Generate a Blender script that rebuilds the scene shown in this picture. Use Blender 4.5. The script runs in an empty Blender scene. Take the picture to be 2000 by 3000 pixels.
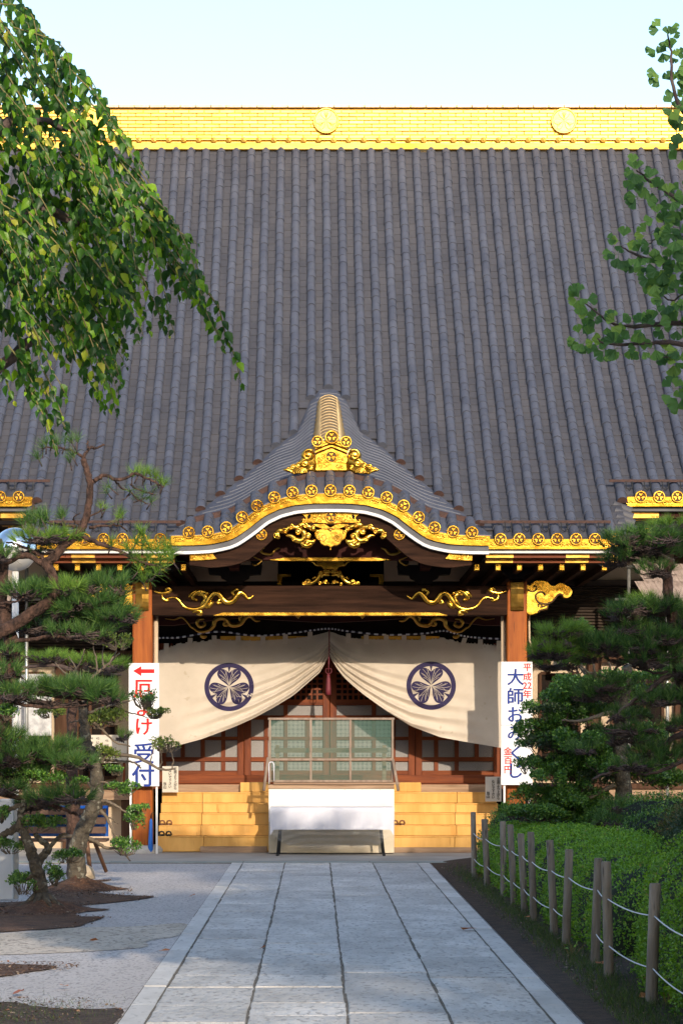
import bpy, bmesh, math, random
import numpy as np
from mathutils import Vector, Matrix, Euler
R = math.radians
PI = math.pi
rng = random.Random(7)
SC = bpy.context.scene
COL = SC.collection

# ------------------------------------------------------------------ camera, sky, sun, exposure
H_EYE = 1.55
F, CX, CY = 5644.8, 711.1, 1731.1          # focal length and horizon of the photograph, in its own units
cam_d = bpy.data.cameras.new('camera')
cam = bpy.data.objects.new('camera', cam_d)
COL.objects.link(cam)
cam.location = (0, 0, H_EYE)
cam.rotation_euler = (R(90), 0, 0)
cam_d.sensor_fit = 'VERTICAL'
cam_d.sensor_height = 36.0
cam_d.lens = 86.4
cam_d.shift_x = 0.031
cam_d.shift_y = 0.236
cam_d.clip_start = 0.1
cam_d.clip_end = 3000
SC.camera = cam

SUN_EL, SUN_AZ = 19.5, 11.0                # degrees; azimuth measured from behind the camera towards the right
world = bpy.data.worlds.new('World')
SC.world = world
world.use_nodes = True
wn = world.node_tree
sky = wn.nodes.new('ShaderNodeTexSky')
sky.sky_type = 'NISHITA'
sky.sun_disc = False
sky.sun_elevation = R(SUN_EL)
sky.sun_rotation = R(180 - SUN_AZ)
sky.air_density = 1.0
sky.dust_density = 1.3
sky.ozone_density = 1.0
bg = wn.nodes['Background']
bg.inputs['Strength'].default_value = 0.15
wn.links.new(sky.outputs[0], bg.inputs[0])
sun_d = bpy.data.lights.new('sun', 'SUN')
sun_d.energy = 2.0
sun_d.angle = R(0.55)
sun_d.color = (1.0, 0.86, 0.68)
sun = bpy.data.objects.new('sun', sun_d)
COL.objects.link(sun)
sv = Vector((math.sin(R(SUN_AZ)) * math.cos(R(SUN_EL)), -math.cos(R(SUN_AZ)) * math.cos(R(SUN_EL)), math.sin(R(SUN_EL))))
sun.rotation_euler = sv.to_track_quat('Z', 'Y').to_euler()
SC.view_settings.view_transform = 'Standard'
SC.view_settings.look = 'None'
SC.view_settings.gamma = 1.0
SC.view_settings.exposure = 1.22
SC.render.engine = 'CYCLES'
SC.cycles.max_bounces = 6
SC.cycles.transparent_max_bounces = 12

# ------------------------------------------------------------------ helpers
def at(x, y, Y):
    return Vector(((x - CX) * Y / F, Y, H_EYE + (CY - y) * Y / F))
def gnd(x, y):
    Y = F * H_EYE / (y - CY)
    return Vector(((x - CX) * Y / F, Y, 0))

WL = {}
def empty(name, loc, label=None, cat=None, group=None, parent=None):
    o = bpy.data.objects.new(name, None)
    COL.objects.link(o)
    w = Vector(loc)
    if parent:
        o.parent = parent
        o.location = w - WL[parent]
    else:
        o.location = w
    WL[o] = w
    tag(o, label, cat, group)
    return o
def tag(o, label=None, cat=None, group=None, kind=None):
    if label: o['label'] = label
    if cat: o['category'] = cat
    if group: o['group'] = group
    if kind: o['kind'] = kind
    return o
def inst(name, mesh, parent, loc, rot=(0, 0, 0), scale=(1, 1, 1)):
    o = bpy.data.objects.new(name, mesh)
    COL.objects.link(o)
    if parent:
        o.parent = parent
        o.location = Vector(loc) - WL[parent]
    else:
        o.location = loc
    o.rotation_euler = rot
    o.scale = scale
    WL[o] = Vector(loc)
    return o

class MB:
    def __init__(s):
        s.v = []; s.f = []; s.m = []; s.mi = 0
    def add(s, vs, fs):
        b = len(s.v)
        s.v.extend([tuple(p) for p in vs])
        for f in fs:
            s.f.append(tuple(i + b for i in f)); s.m.append(s.mi)
    def box(s, x0, x1, y0, y1, z0, z1):
        s.add([(x0,y0,z0),(x1,y0,z0),(x1,y1,z0),(x0,y1,z0),(x0,y0,z1),(x1,y0,z1),(x1,y1,z1),(x0,y1,z1)],
              [(0,3,2,1),(4,5,6,7),(0,1,5,4),(1,2,6,5),(2,3,7,6),(3,0,4,7)])
        return s
    def obox(s, c, size, M):
        hx, hy, hz = (q / 2 for q in size)
        c = Vector(c)
        vs = [c + M @ Vector(p) for p in [(-hx,-hy,-hz),(hx,-hy,-hz),(hx,hy,-hz),(-hx,hy,-hz),(-hx,-hy,hz),(hx,-hy,hz),(hx,hy,hz),(-hx,hy,hz)]]
        s.add(vs, [(0,3,2,1),(4,5,6,7),(0,1,5,4),(1,2,6,5),(2,3,7,6),(3,0,4,7)])
        return s
    def tube(s, pts, rad, n=8, flat=1.0, axis=None, caps=True):
        pts = [Vector(p) for p in pts]
        if not hasattr(rad, '__len__'): rad = [rad] * len(pts)
        b = len(s.v); K = len(pts)
        prev = None
        for i, p in enumerate(pts):
            d = (pts[min(i+1, K-1)] - pts[max(i-1, 0)])
            if d.length < 1e-9: d = Vector((0,0,1))
            d.normalize()
            if axis is not None:
                a = Vector(axis)
                u = a - d * a.dot(d); u.normalize()
            else:
                if prev is None:
                    t = Vector((1,0,0)) if abs(d.x) < .9 else Vector((0,1,0))
                    u = t - d * t.dot(d)
                else:
                    u = prev - d * prev.dot(d)
                    if u.length < 1e-6: u = Vector((1,0,0)) - d * d.x
                u.normalize()
            prev = u
            w = d.cross(u)
            for k in range(n):
                an = 2 * PI * k / n
                q = p + u * (math.cos(an) * rad[i] * flat) + w * (math.sin(an) * rad[i])
                s.v.append(tuple(q))
        for i in range(K - 1):
            for k in range(n):
                a0 = b + i*n + k; a1 = b + i*n + (k+1) % n
                s.f.append((a0, a1, a1 + n, a0 + n)); s.m.append(s.mi)
        if caps:
            s.f.append(tuple(b + k for k in range(n))[::-1]); s.m.append(s.mi)
            s.f.append(tuple(b + (K-1)*n + k for k in range(n))); s.m.append(s.mi)
        return s
    def lathe(s, prof, c, n=24, axis='z', arc=(0, 2*PI)):
        # prof: list of (radius, height) along axis; axis 'z' up, axis 'y' towards the camera (-Y)
        b = len(s.v); K = len(prof)
        full = abs(arc[1] - arc[0] - 2*PI) < 1e-6
        m = n if full else n + 1
        for r, h in prof:
            for k in range(m):
                an = arc[0] + (arc[1] - arc[0]) * k / n
                x, y = r * math.cos(an), r * math.sin(an)
                if axis == 'z': s.v.append((c[0] + x, c[1] + y, c[2] + h))
                else: s.v.append((c[0] + x, c[1] - h, c[2] + y))
        for i in range(K - 1):
            for k in range(n):
                k1 = (k + 1) % m
                s.f.append((b + i*m + k, b + i*m + k1, b + (i+1)*m + k1, b + (i+1)*m + k)); s.m.append(s.mi)
        return s
    def ball(s, c, r, sx=1, sy=1, sz=1, n=10, k=6):
        c = Vector(c)
        vs = []; fs = []
        for i in range(k + 1):
            th = PI * i / k
            for j in range(n):
                ph = 2 * PI * j / n
                vs.append((c.x + r*sx*math.sin(th)*math.cos(ph), c.y + r*sy*math.sin(th)*math.sin(ph), c.z + r*sz*math.cos(th)))
        for i in range(k):
            for j in range(n):
                fs.append((i*n + j, (i+1)*n + j, (i+1)*n + (j+1) % n, i*n + (j+1) % n))
        s.add(vs, fs)
        return s
    def prism(s, poly, y0, y1, inset=0.0):
        # poly in X-Z, front at y0 (towards camera), back at y1; inset: chamfer of the front edge
        n = len(poly)
        cx = sum(p[0] for p in poly) / n; cz = sum(p[1] for p in poly) / n
        area = sum(poly[i][0]*poly[(i+1) % n][1] - poly[(i+1) % n][0]*poly[i][1] for i in range(n))
        if area < 0: poly = poly[::-1]
        if inset:
            fr = []
            for i in range(n):
                a = Vector(poly[i-1]); b_ = Vector(poly[i]); c = Vector(poly[(i+1) % n])
                t = (c - a)
                if t.length < 1e-9: t = Vector((1, 0))
                t.normalize()
                fr.append((b_.x - t.y * inset, b_.y + t.x * inset))
            vs = [(p[0], y0, p[1]) for p in fr] + [(p[0], y0 + inset, p[1]) for p in poly] + [(p[0], y1, p[1]) for p in poly]
            fs = [tuple(range(n))] + [tuple(range(3*n - 1, 2*n - 1, -1))]
            for l in (0, 1):
                for i in range(n):
                    j = (i + 1) % n
                    fs.append((l*n + j, l*n + i, (l+1)*n + i, (l+1)*n + j))
        else:
            vs = [(p[0], y0, p[1]) for p in poly] + [(p[0], y1, p[1]) for p in poly]
            fs = [tuple(range(n)), tuple(range(2*n - 1, n - 1, -1))]
            for i in range(n):
                j = (i + 1) % n
                fs.append((j, i, n + i, n + j))
        s.add(vs, fs)
        return s
    def mesh(s, name, mats, smooth=False):
        me = bpy.data.meshes.new(name)
        me.from_pydata(s.v, [], s.f)
        if not isinstance(mats, (list, tuple)): mats = [mats]
        for m in mats: me.materials.append(m)
        if len(mats) > 1: me.polygons.foreach_set('material_index', s.m)
        if smooth:
            me.polygons.foreach_set('use_smooth', [True] * len(me.polygons))
        me.update()
        return me
    def build(s, name, mats, parent=None, smooth=False, bevel=0, label=None, cat=None, group=None, kind=None, loc=None, auto=None):
        o = bpy.data.objects.new(name, None) if not s.v else None
        w = WL[parent] if parent else (Vector(loc) if loc else Vector((0, 0, 0)))
        if w.length: s.v = [(p[0] - w.x, p[1] - w.y, p[2] - w.z) for p in s.v]
        me = s.mesh(name, mats, smooth or auto is not None)
        if auto is not None:
            try: me.set_sharp_from_angle(angle=R(auto))
            except Exception: pass
        o = bpy.data.objects.new(name, me)
        COL.objects.link(o)
        if parent: o.parent = parent
        else: o.location = w
        WL[o] = w
        if bevel:
            bv = o.modifiers.new('bevel', 'BEVEL'); bv.width = bevel; bv.segments = 2; bv.limit_method = 'ANGLE'; bv.angle_limit = R(50)
        return tag(o, label, cat, group, kind)

def crom(pts, n=6, closed=False):
    P = [Vector(p) for p in pts]; out = []
    m = len(P)
    rngi = range(m) if closed else range(m - 1)
    for i in rngi:
        if closed: p0, p1, p2, p3 = P[i-1], P[i], P[(i+1) % m], P[(i+2) % m]
        else: p0, p1, p2, p3 = P[max(i-1, 0)], P[i], P[i+1], P[min(i+2, m-1)]
        for k in range(n):
            t = k / n
            out.append(0.5 * ((2*p1) + (p2-p0)*t + (2*p0-5*p1+4*p2-p3)*t*t + (3*p1-p0-3*p2+p3)*t**3))
    if not closed: out.append(P[-1])
    return out
def lerp(a, b, t): return a + (b - a) * t
def sstep(a, b, x):
    t = min(1, max(0, (x - a) / (b - a))); return t*t*(3 - 2*t)

# ------------------------------------------------------------------ materials
def ramp(nt, stops):
    r = nt.nodes.new('ShaderNodeValToRGB')
    el = r.color_ramp.elements
    while len(el) < len(stops): el.new(0.5)
    for e, (p, c) in zip(el, stops):
        e.position = p; e.color = (c[0], c[1], c[2], 1)
    return r
def pm(name, c1, c2=None, scale=6.0, rough=0.6, metal=0.0, bump=0.0, bscale=40.0, vary=0.0, spec=0.4, stretch=(1,1,1), lo=0.35, hi=0.65, detail=6, bdist=0.01, rvar=0.0, coat=0.0, speck=None):
    m = bpy.data.materials.new(name); m.use_nodes = True
    nt = m.node_tree; L = nt.links.new
    b = nt.nodes['Principled BSDF']
    b.inputs['Roughness'].default_value = rough
    b.inputs['Metallic'].default_value = metal
    b.inputs['Specular IOR Level'].default_value = spec
    if coat: b.inputs['Coat Weight'].default_value = coat
    c2 = c2 or c1
    tc = nt.nodes.new('ShaderNodeTexCoord')
    mp = nt.nodes.new('ShaderNodeMapping'); mp.inputs['Scale'].default_value = stretch
    L(tc.outputs['Object'], mp.inputs[0])
    oi = nt.nodes.new('ShaderNodeObjectInfo')
    ofs = nt.nodes.new('ShaderNodeVectorMath'); ofs.operation = 'SCALE'; ofs.inputs[0].default_value = (37, 53, 71)
    L(oi.outputs['Random'], ofs.inputs['Scale']); L(ofs.outputs[0], mp.inputs['Location'])
    no = nt.nodes.new('ShaderNodeTexNoise'); no.inputs['Scale'].default_value = scale; no.inputs['Detail'].default_value = detail; no.inputs['Roughness'].default_value = 0.62
    L(mp.outputs[0], no.inputs['Vector'])
    rp = ramp(nt, [(lo, c1), (hi, c2)])
    L(no.outputs[0], rp.inputs[0])
    out = rp.outputs[0]
    if speck:
        vo = nt.nodes.new('ShaderNodeTexNoise'); vo.inputs['Scale'].default_value = speck[0]; vo.inputs['Detail'].default_value = 2
        L(mp.outputs[0], vo.inputs['Vector'])
        r2 = ramp(nt, [(speck[2], (0,0,0)), (speck[2] + .06, (1,1,1))])
        L(vo.outputs[0], r2.inputs[0])
        mx = nt.nodes.new('ShaderNodeMixRGB'); mx.inputs[2].default_value = (*speck[1], 1)
        L(r2.outputs[0], mx.inputs[0]); L(out, mx.inputs[1]); out = mx.outputs[0]
    if vary:
        ge = nt.nodes.new('ShaderNodeNewGeometry')
        ad = nt.nodes.new('ShaderNodeMath'); ad.operation = 'ADD'
        L(ge.outputs['Random Per Island'], ad.inputs[0]); L(oi.outputs['Random'], ad.inputs[1])
        fr = nt.nodes.new('ShaderNodeMath'); fr.operation = 'FRACT'; L(ad.outputs[0], fr.inputs[0])
        mr = nt.nodes.new('ShaderNodeMapRange'); mr.inputs[3].default_value = 1 - vary; mr.inputs[4].default_value = 1 + vary
        L(fr.outputs[0], mr.inputs[0])
        hs = nt.nodes.new('ShaderNodeHueSaturation'); L(mr.outputs[0], hs.inputs['Value']); L(out, hs.inputs['Color'])
        out = hs.outputs[0]
    L(out, b.inputs['Base Color'])
    if rvar:
        mr2 = nt.nodes.new('ShaderNodeMapRange'); mr2.inputs[3].default_value = rough - rvar; mr2.inputs[4].default_value = rough + rvar
        L(no.outputs[0], mr2.inputs[0]); L(mr2.outputs[0], b.inputs['Roughness'])
    if bump:
        n2 = nt.nodes.new('ShaderNodeTexNoise'); n2.inputs['Scale'].default_value = bscale; n2.inputs['Detail'].default_value = 5
        L(mp.outputs[0], n2.inputs['Vector'])
        bp = nt.nodes.new('ShaderNodeBump'); bp.inputs['Strength'].default_value = bump; bp.inputs['Distance'].default_value = bdist
        L(n2.outputs[0], bp.inputs['Height']); L(bp.outputs[0], b.inputs['Normal'])
    return m
def leafmat(name, stops, trans=0.35, tcol=None, rough=0.5, gloss=0.25):
    m = bpy.data.materials.new(name); m.use_nodes = True
    nt = m.node_tree; L = nt.links.new
    b = nt.nodes['Principled BSDF']; out = nt.nodes['Material Output']
    b.inputs['Roughness'].default_value = rough; b.inputs['Specular IOR Level'].default_value = gloss
    ge = nt.nodes.new('ShaderNodeNewGeometry'); oi = nt.nodes.new('ShaderNodeObjectInfo')
    ad = nt.nodes.new('ShaderNodeMath'); ad.operation = 'ADD'
    L(ge.outputs['Random Per Island'], ad.inputs[0]); L(oi.outputs['Random'], ad.inputs[1])
    fr = nt.nodes.new('ShaderNodeMath'); fr.operation = 'FRACT'; L(ad.outputs[0], fr.inputs[0])
    rp = ramp(nt, stops); L(fr.outputs[0], rp.inputs[0])
    L(rp.outputs[0], b.inputs['Base Color'])
    if trans:
        tr = nt.nodes.new('ShaderNodeBsdfTranslucent')
        hs = nt.nodes.new('ShaderNodeHueSaturation'); hs.inputs['Hue'].default_value = 0.475; hs.inputs['Value'].default_value = 2.0; hs.inputs['Saturation'].default_value = 1.1
        L(rp.outputs[0], hs.inputs['Color']); L(hs.outputs[0], tr.inputs['Color'])
        mx = nt.nodes.new('ShaderNodeMixShader'); mx.inputs[0].default_value = trans
        L(b.outputs[0], mx.inputs[1]); L(tr.outputs[0], mx.inputs[2]); L(mx.outputs[0], out.inputs['Surface'])
    return m
def wiremat(name, wire, hole, cell, width=0.3, alpha=None, rough=0.5, axes=('X', 'Z')):
    # a woven mesh too fine to model: a procedural grid of wires; with alpha the holes are open
    m = bpy.data.materials.new(name); m.use_nodes = True
    nt = m.node_tree; L = nt.links.new
    b = nt.nodes['Principled BSDF']; out = nt.nodes['Material Output']; b.inputs['Roughness'].default_value = rough
    tc = nt.nodes.new('ShaderNodeTexCoord'); sx = nt.nodes.new('ShaderNodeSeparateXYZ'); L(tc.outputs['Object'], sx.inputs[0])
    masks = []
    for a in axes:
        d = nt.nodes.new('ShaderNodeMath'); d.operation = 'DIVIDE'; d.inputs[1].default_value = cell; L(sx.outputs[a], d.inputs[0])
        f = nt.nodes.new('ShaderNodeMath'); f.operation = 'FRACT'; L(d.outputs[0], f.inputs[0])
        l = nt.nodes.new('ShaderNodeMath'); l.operation = 'LESS_THAN'; l.inputs[1].default_value = width; L(f.outputs[0], l.inputs[0]); masks.append(l)
    mx = nt.nodes.new('ShaderNodeMath'); mx.operation = 'MAXIMUM'; L(masks[0].outputs[0], mx.inputs[0]); L(masks[1].outputs[0], mx.inputs[1])
    if alpha is None:
        no = nt.nodes.new('ShaderNodeTexNoise'); no.inputs['Scale'].default_value = 3.0; no.inputs['Detail'].default_value = 3
        L(tc.outputs['Object'], no.inputs['Vector'])
        rp = ramp(nt, [(.35, hole), (.7, tuple(min(1, h * 2.2 + .01) for h in hole))]); L(no.outputs[0], rp.inputs[0])
        c = nt.nodes.new('ShaderNodeMixRGB'); c.inputs[2].default_value = (*wire, 1); L(rp.outputs[0], c.inputs[1])
        L(mx.outputs[0], c.inputs[0]); L(c.outputs[0], b.inputs['Base Color'])
    else:
        b.inputs['Base Color'].default_value = (*wire, 1)
        t = nt.nodes.new('ShaderNodeBsdfTransparent'); ms = nt.nodes.new('ShaderNodeMixShader')
        L(mx.outputs[0], ms.inputs[0]); L(t.outputs[0], ms.inputs[1]); L(b.outputs[0], ms.inputs[2]); L(ms.outputs[0], out.inputs['Surface'])
    return m

M = {}
M['tile'] = pm('roof_tile', (.053,.058,.079), (.078,.083,.105), 1.5, .5, bump=.2, bscale=30, vary=.06, spec=.5, speck=(26, (.17,.165,.16), .77), detail=9)
M['flat'] = pm('roof_flat_tile', (.046,.046,.055), (.068,.065,.071), 1.6, .6, bump=.2, bscale=30, vary=.07, spec=.4, stretch=(1.5,.5,.5))
M['tile_end'] = pm('tile_clay_end', (.040,.020,.016), (.072,.034,.026), 20, .8)
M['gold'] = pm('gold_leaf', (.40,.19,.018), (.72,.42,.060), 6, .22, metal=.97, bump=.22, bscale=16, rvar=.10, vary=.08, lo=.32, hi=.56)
M['gold_band'] = pm('gold_fascia', (.26,.125,.010), (.50,.275,.028), 4, .26, metal=.96, bump=.25, bscale=9, rvar=.10, lo=.3, hi=.65)
M['gold_ridge'] = pm('gold_ridge_tile', (.50,.295,.045), (.68,.44,.105), 2.5, .42, metal=.90, bump=.2, bscale=12, vary=.11, rvar=.10, stretch=(.4,1,2))
M['gold_dark'] = pm('darker_gold', (.32,.17,.03), (.50,.29,.06), 6, .34, metal=.92, bump=.15, bscale=30, rvar=.08)  # a darker gold for fittings, rear scrolls and the ridge core
M['gold_pit_shade'] = pm('gold_recess_shade', (.045,.020,.005), (.09,.045,.010), 20, .6, metal=.3)  # dark brown puts the shade of recesses and grooves into the colour
M['bronze'] = pm('bronze_ridge_cap', (.34,.25,.14), (.48,.36,.20), 14, .45, metal=.75, bump=.2, bscale=30)
M['white'] = pm('white_paint', (.60,.585,.56), (.68,.665,.64), 3, .6)
M['dark_grey'] = pm('dark_grey', (.085,.085,.09), (.13,.13,.135), 3, .7, spec=.2)
M['cream'] = pm('cream_plaster', (.46,.35,.24), (.53,.41,.29), 2, .9, bump=.1, bscale=60)
M['dark_wood'] = pm('dark_beam_wood', (.014,.0065,.004), (.042,.019,.011), 3.0, .8, bump=.35, bscale=12, stretch=(.35,4,5), spec=.08)
M['maroon'] = pm('maroon_lacquer_wood', (.022,.005,.004), (.042,.010,.007), 4, .7, stretch=(.4,3,3), spec=.12)
M['black_wood'] = pm('near_black_wood', (.007,.005,.005), (.015,.010,.008), 4, .8, spec=.1)  # near-black wood for brackets, soffits, openings and inner walls
M['red_wood'] = pm('red_brown_timber', (.20,.045,.005), (.32,.086,.011), 2.5, .55, bump=.2, bscale=10, stretch=(6,6,.5), spec=.2, speck=(5, (.13,.03,.004), .68))
M['red_rail'] = pm('red_brown_rail', (.10,.020,.004), (.20,.046,.008), 2.5, .55, bump=.2, bscale=10, stretch=(.5,6,6), spec=.2)
M['door_wood'] = pm('door_timber', (.095,.018,.0035), (.19,.042,.007), 2.5, .5, bump=.15, bscale=10, stretch=(5,5,.6), spec=.22)
M['old_wood'] = pm('weathered_timber', (.20,.12,.07), (.36,.24,.15), 3, .75, bump=.35, bscale=14, stretch=(.4,5,5))
M['step'] = pm('step_matting', (.54,.29,.075), (.68,.39,.12), 1.4, .75, bump=.35, bscale=60, stretch=(3,1,.5), vary=.04, spec=.2, speck=(5, (.46,.235,.06), .68))
M['pale_wood'] = pm('pale_new_timber', (.66,.36,.11), (.76,.45,.16), 2.2, .55, bump=.15, bscale=12, stretch=(5,5,.4))
M['mesh_grey'] = wiremat('door_wire_mesh', (.34,.32,.31), (.035,.026,.022), .0125, .30)
M['shutter'] = pm('dark_shutter', (.040,.029,.023), (.075,.055,.042), 2, .7, bump=.1, stretch=(.3,3,8), spec=.1)
M['navy'] = pm('navy_print', (.018,.013,.050), (.026,.018,.065), 30, .85)
M['stone'] = pm('pale_stone', (.34,.32,.29), (.46,.43,.39), 12, .8, bump=.4, bscale=50)
M['black'] = pm('black_metal', (.012,.012,.013), (.02,.02,.02), 8, .45)
M['side_wood'] = pm('dull_brown_timber', (.045,.022,.013), (.090,.046,.028), 2.5, .75, bump=.2, bscale=10, stretch=(5,5,.6), spec=.1)
# ------------------------------------------------------------------ TEMPLE HALL
XC = 0.31
PITCH = 0.283
hall = empty('temple_hall', (XC, 41, 0), 'large wooden temple hall with grey tiled roof, gold ridge and curved gold porch gable', 'temple')

YE = 36.9            # porch eave line
YM = 38.1            # main eave line
YR = 46.5            # ridge foot
def zr(Y):
    t = Y - YE
    return 4.72 + .601 * t + .0267 * t * t
def sr(Y):
    return .601 + .0534 * (Y - YE)
# curved gable profile (height of the tile-end centres above the straight eave)
_d = np.linspace(0, 2.6, 261)
_h = np.interp(_d, [0,.14,.28,.567,.84,1.095,1.32,1.54,1.81,2.09,2.6], [.630,.629,.626,.600,.528,.404,.225,.072,.014,0,-.006])
_hp = np.concatenate([_h[40:0:-1], _h, np.full(40, _h[-1])])
_k = np.exp(-np.linspace(-2, 2, 25)**2); _k /= _k.sum()
_h = np.convolve(_hp, _k, 'same')[40:40+261]
ZK0 = 4.855
def hk(d): return float(np.interp(abs(d), _d, _h))
def zf(x): return ZK0 + hk(x - XC)
def dzf(x): return (zf(x + .01) - zf(x - .01)) / .02
YK = 36.75           # front of the curved gable
_vd = [0, .15, .29, .45, .564, .827, 1.095, 1.37, 1.667, 1.945, 2.22, 2.42]
_vy = [41.0, 40.94, 40.72, 40.15, 39.84, 39.55, 39.12, 38.70, 38.25, 37.85, 37.45, 37.15]
def yv(x):
    d = abs(x - XC)
    return float(np.interp(d, _vd, _vy)) if d <= 2.42 else YE
def zk(x, Y):
    v = yv(x); a = zf(x) - .03
    return a + (zr(v) - a) * (Y - YK) / (v - YK)
def krise(d):
    x = XC + d
    return (zr(yv(x)) - zf(x) + .03) / (yv(x) - YK)
def ystart(x):
    d = abs(x - XC)
    if d <= 2.42: return yv(x)
    if d <= 4.40: return YE
    return YM
# arc-length positions of the gable's tile rows
_arc = np.concatenate([[0], np.cumsum(np.hypot(np.diff(_d), np.diff(_h)))])
KX = [float(np.interp(i * PITCH, _arc, _d)) for i in range(9)]

def tile_mesh(name, L, r0, r1, mat, n=8, cap=True, endm=None):
    mb = MB()
    vs = []
    for y, r in ((0, r0), (L, r1)):
        for k in range(n + 1):
            a = -0.30 + (PI + .6) * k / n
            vs.append((r * math.cos(a), y, r * math.sin(a)))
    mb.add(vs, [(k + 1, k, n + 1 + k, n + 2 + k) for k in range(n)])
    if cap:
        mb.mi = 1 if endm else 0
        mb.add([v for v in vs[:n + 1]], [tuple(range(n + 1))])
    me = mb.mesh(name, [mat] + ([endm] if endm else []), True)
    me.set_sharp_from_angle(angle=R(60))
    return me
TL = 0.225
RT = .082
tile_me = tile_mesh('round_tile', TL + .02, RT, RT - .009, M['tile'])
cut_me = tile_mesh('round_tile_cut', TL + .02, RT, RT - .009, M['tile'], endm=M['tile_end'])
fb = MB(); FW = PITCH - .10
fb.add([(-.12,0,.003),(.12,0,.003),(.12,.24,-.005),(-.12,.24,-.005),(-.12,0,-.012),(.12,0,-.012)], [(0,1,2,3),(4,5,1,0)])
flat_me = fb.mesh('flat_tile', M['flat'])

# roof deck under the tiles
dk = MB()
def deck_strip(x0, x1, y0a, y0b, n=16):
    for i in range(n):
        a0, a1 = lerp(y0a, YR, i / n), lerp(y0a, YR, (i + 1) / n)
        b0, b1 = lerp(y0b, YR, i / n), lerp(y0b, YR, (i + 1) / n)
        dk.add([(x0, a0, zr(a0) - .06), (x1, b0, zr(b0) - .06), (x1, b1, zr(b1) - .06), (x0, a1, zr(a1) - .06)], [(0, 1, 2, 3)])
xs = [XC + (i - 124) * PITCH / 4 for i in range(249)]
for a, b in zip(xs[:-1], xs[1:]):
    mid = (a + b) / 2
    e = ystart(mid)
    if abs(mid - XC) < 2.42: deck_strip(a, b, ystart(a) + .01, ystart(b) + .01)
    else: deck_strip(a, b, e, e)
roof = dk.build('roof', M['flat'], hall, label='dark grey tiled roof slope')

# round and flat tiles: the largest in view as parts, the rest as one part
rounds, flats = [], []
for k in range(-30, 31):
    x = XC + k * PITCH
    d = abs(x - XC)
    if abs(k) == 16: y = YM - .05
    else: y = ystart(x) + (0.0 if d > 2.42 else .02)
    first = True
    while y < YR - .02:
        rounds.append((x, y, first)); first = False
        y += TL * math.cos(math.atan(sr(y)))
for k in range(-30, 30):
    x = XC + (k + .5) * PITCH
    y = max(ystart(x - .09), ystart(x + .09)) if abs(x - XC) < 2.42 else ystart(x)
    y += rng.uniform(-.005, .005)
    while y < YR - .02:
        flats.append((x, y)); y += .215 * math.cos(math.atan(sr(y)))
def inframe(x, y): return -CX - 5 < x * F / y < 1568 - CX + 5
rounds.sort(key=lambda t: t[1]); flats.sort(key=lambda t: t[1])
nvis = 0
rest = MB()
def bake(mb, me, loc, rot, sc=(1,1,1), mi=0):
    m = Matrix.LocRotScale(Vector(loc), Euler(rot), Vector(sc))
    b = len(mb.v)
    mb.v.extend([tuple(m @ v.co) for v in me.vertices])
    for p in me.polygons:
        mb.f.append(tuple(i + b for i in p.vertices)); mb.m.append(p.material_index + mi)
for (x, y, first) in rounds:
    a = math.atan(sr(y + .1))
    loc = (x + rng.uniform(-.005, .005), y + rng.uniform(-.006, .006), zr(y) + rng.uniform(-.001, .008))
    d = abs(x - XC)
    cut = first and d < 2.42
    rot = (a, 0, rng.uniform(-.008, .008))
    if inframe(x, y) and nvis < 300:
        inst('round_tile', cut_me if (cut or (first and d > 4.4 and d < 4.6)) else tile_me, roof, loc, rot); nvis += 1
    else:
        bake(rest, tile_me, loc, rot)
rest.build('round_tile_field', M['tile'], roof, kind='stuff', auto=50)
nvis = 0
rest = MB()
for (x, y) in flats:
    a = math.atan(sr(y + .1))
    loc = (x, y, zr(y) - .020 + rng.uniform(-.002, .002)); rot = (a, rng.uniform(-.006, .006), rng.uniform(-.004, .004))
    if inframe(x, y) and nvis < 300:
        inst('flat_tile', flat_me, roof, loc, rot); nvis += 1
    else: bake(rest, flat_me, loc, rot)
rest.build('flat_tile_field', M['flat'], roof, kind='stuff')

# verge tiles at both sides of the porch roof
vt = tile_mesh('verge_tile', .30, .075, .07, M['flat'])
for s in (-1, 1):
    for i in range(7):
        y = 37.02 + i * .175
        inst('verge_tile', vt, roof, (XC + s * 4.66, y, zr(y) - .16), (R(20), 0, s * R(90)))
    vb = MB()
    x0, x1 = sorted((XC + s * 4.30, XC + s * 4.60))
    vb.add([(x0, YE, zr(YE) - .02), (x1, YE, zr(YE) - .22), (x1, YM + .1, zr(YM + .1) - .22), (x0, YM + .1, zr(YM + .1) - .02)], [(0,1,2,3)])
    vb.build('verge_board', M['tile_end'], roof)

# eave disc with trefoil crest, and relief panel between discs
def heart(cx, cz, ang, s, n=18, tip=.05, w=1.12):
    out = []
    for i in range(n):
        t = 2 * PI * i / n
        hx = 16 * math.sin(t)**3 / 16; hy = (13*math.cos(t) - 5*math.cos(2*t) - 2*math.cos(3*t) - math.cos(4*t)) / 16
        a = (hy + 17/16) / (29/16) * .78 + tip
        b = math.copysign(abs(hx)**.72, hx) * .40 * w
        ca, sa = math.cos(ang), math.sin(ang)
        out.append((cx + s * (a * ca - b * sa), cz + s * (a * sa + b * ca)))
    return out
def disc_mesh(r=.094):
    mb = MB()
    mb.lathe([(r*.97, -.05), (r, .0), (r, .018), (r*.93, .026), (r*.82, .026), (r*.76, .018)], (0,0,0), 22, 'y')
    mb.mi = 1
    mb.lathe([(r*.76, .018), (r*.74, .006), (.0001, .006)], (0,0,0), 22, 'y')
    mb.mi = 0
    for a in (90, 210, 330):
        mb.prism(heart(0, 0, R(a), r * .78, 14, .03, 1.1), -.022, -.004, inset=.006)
    return mb.mesh('eave_disc', [M['gold'], M['gold_pit_shade']])
disc_me = disc_mesh()
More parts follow.
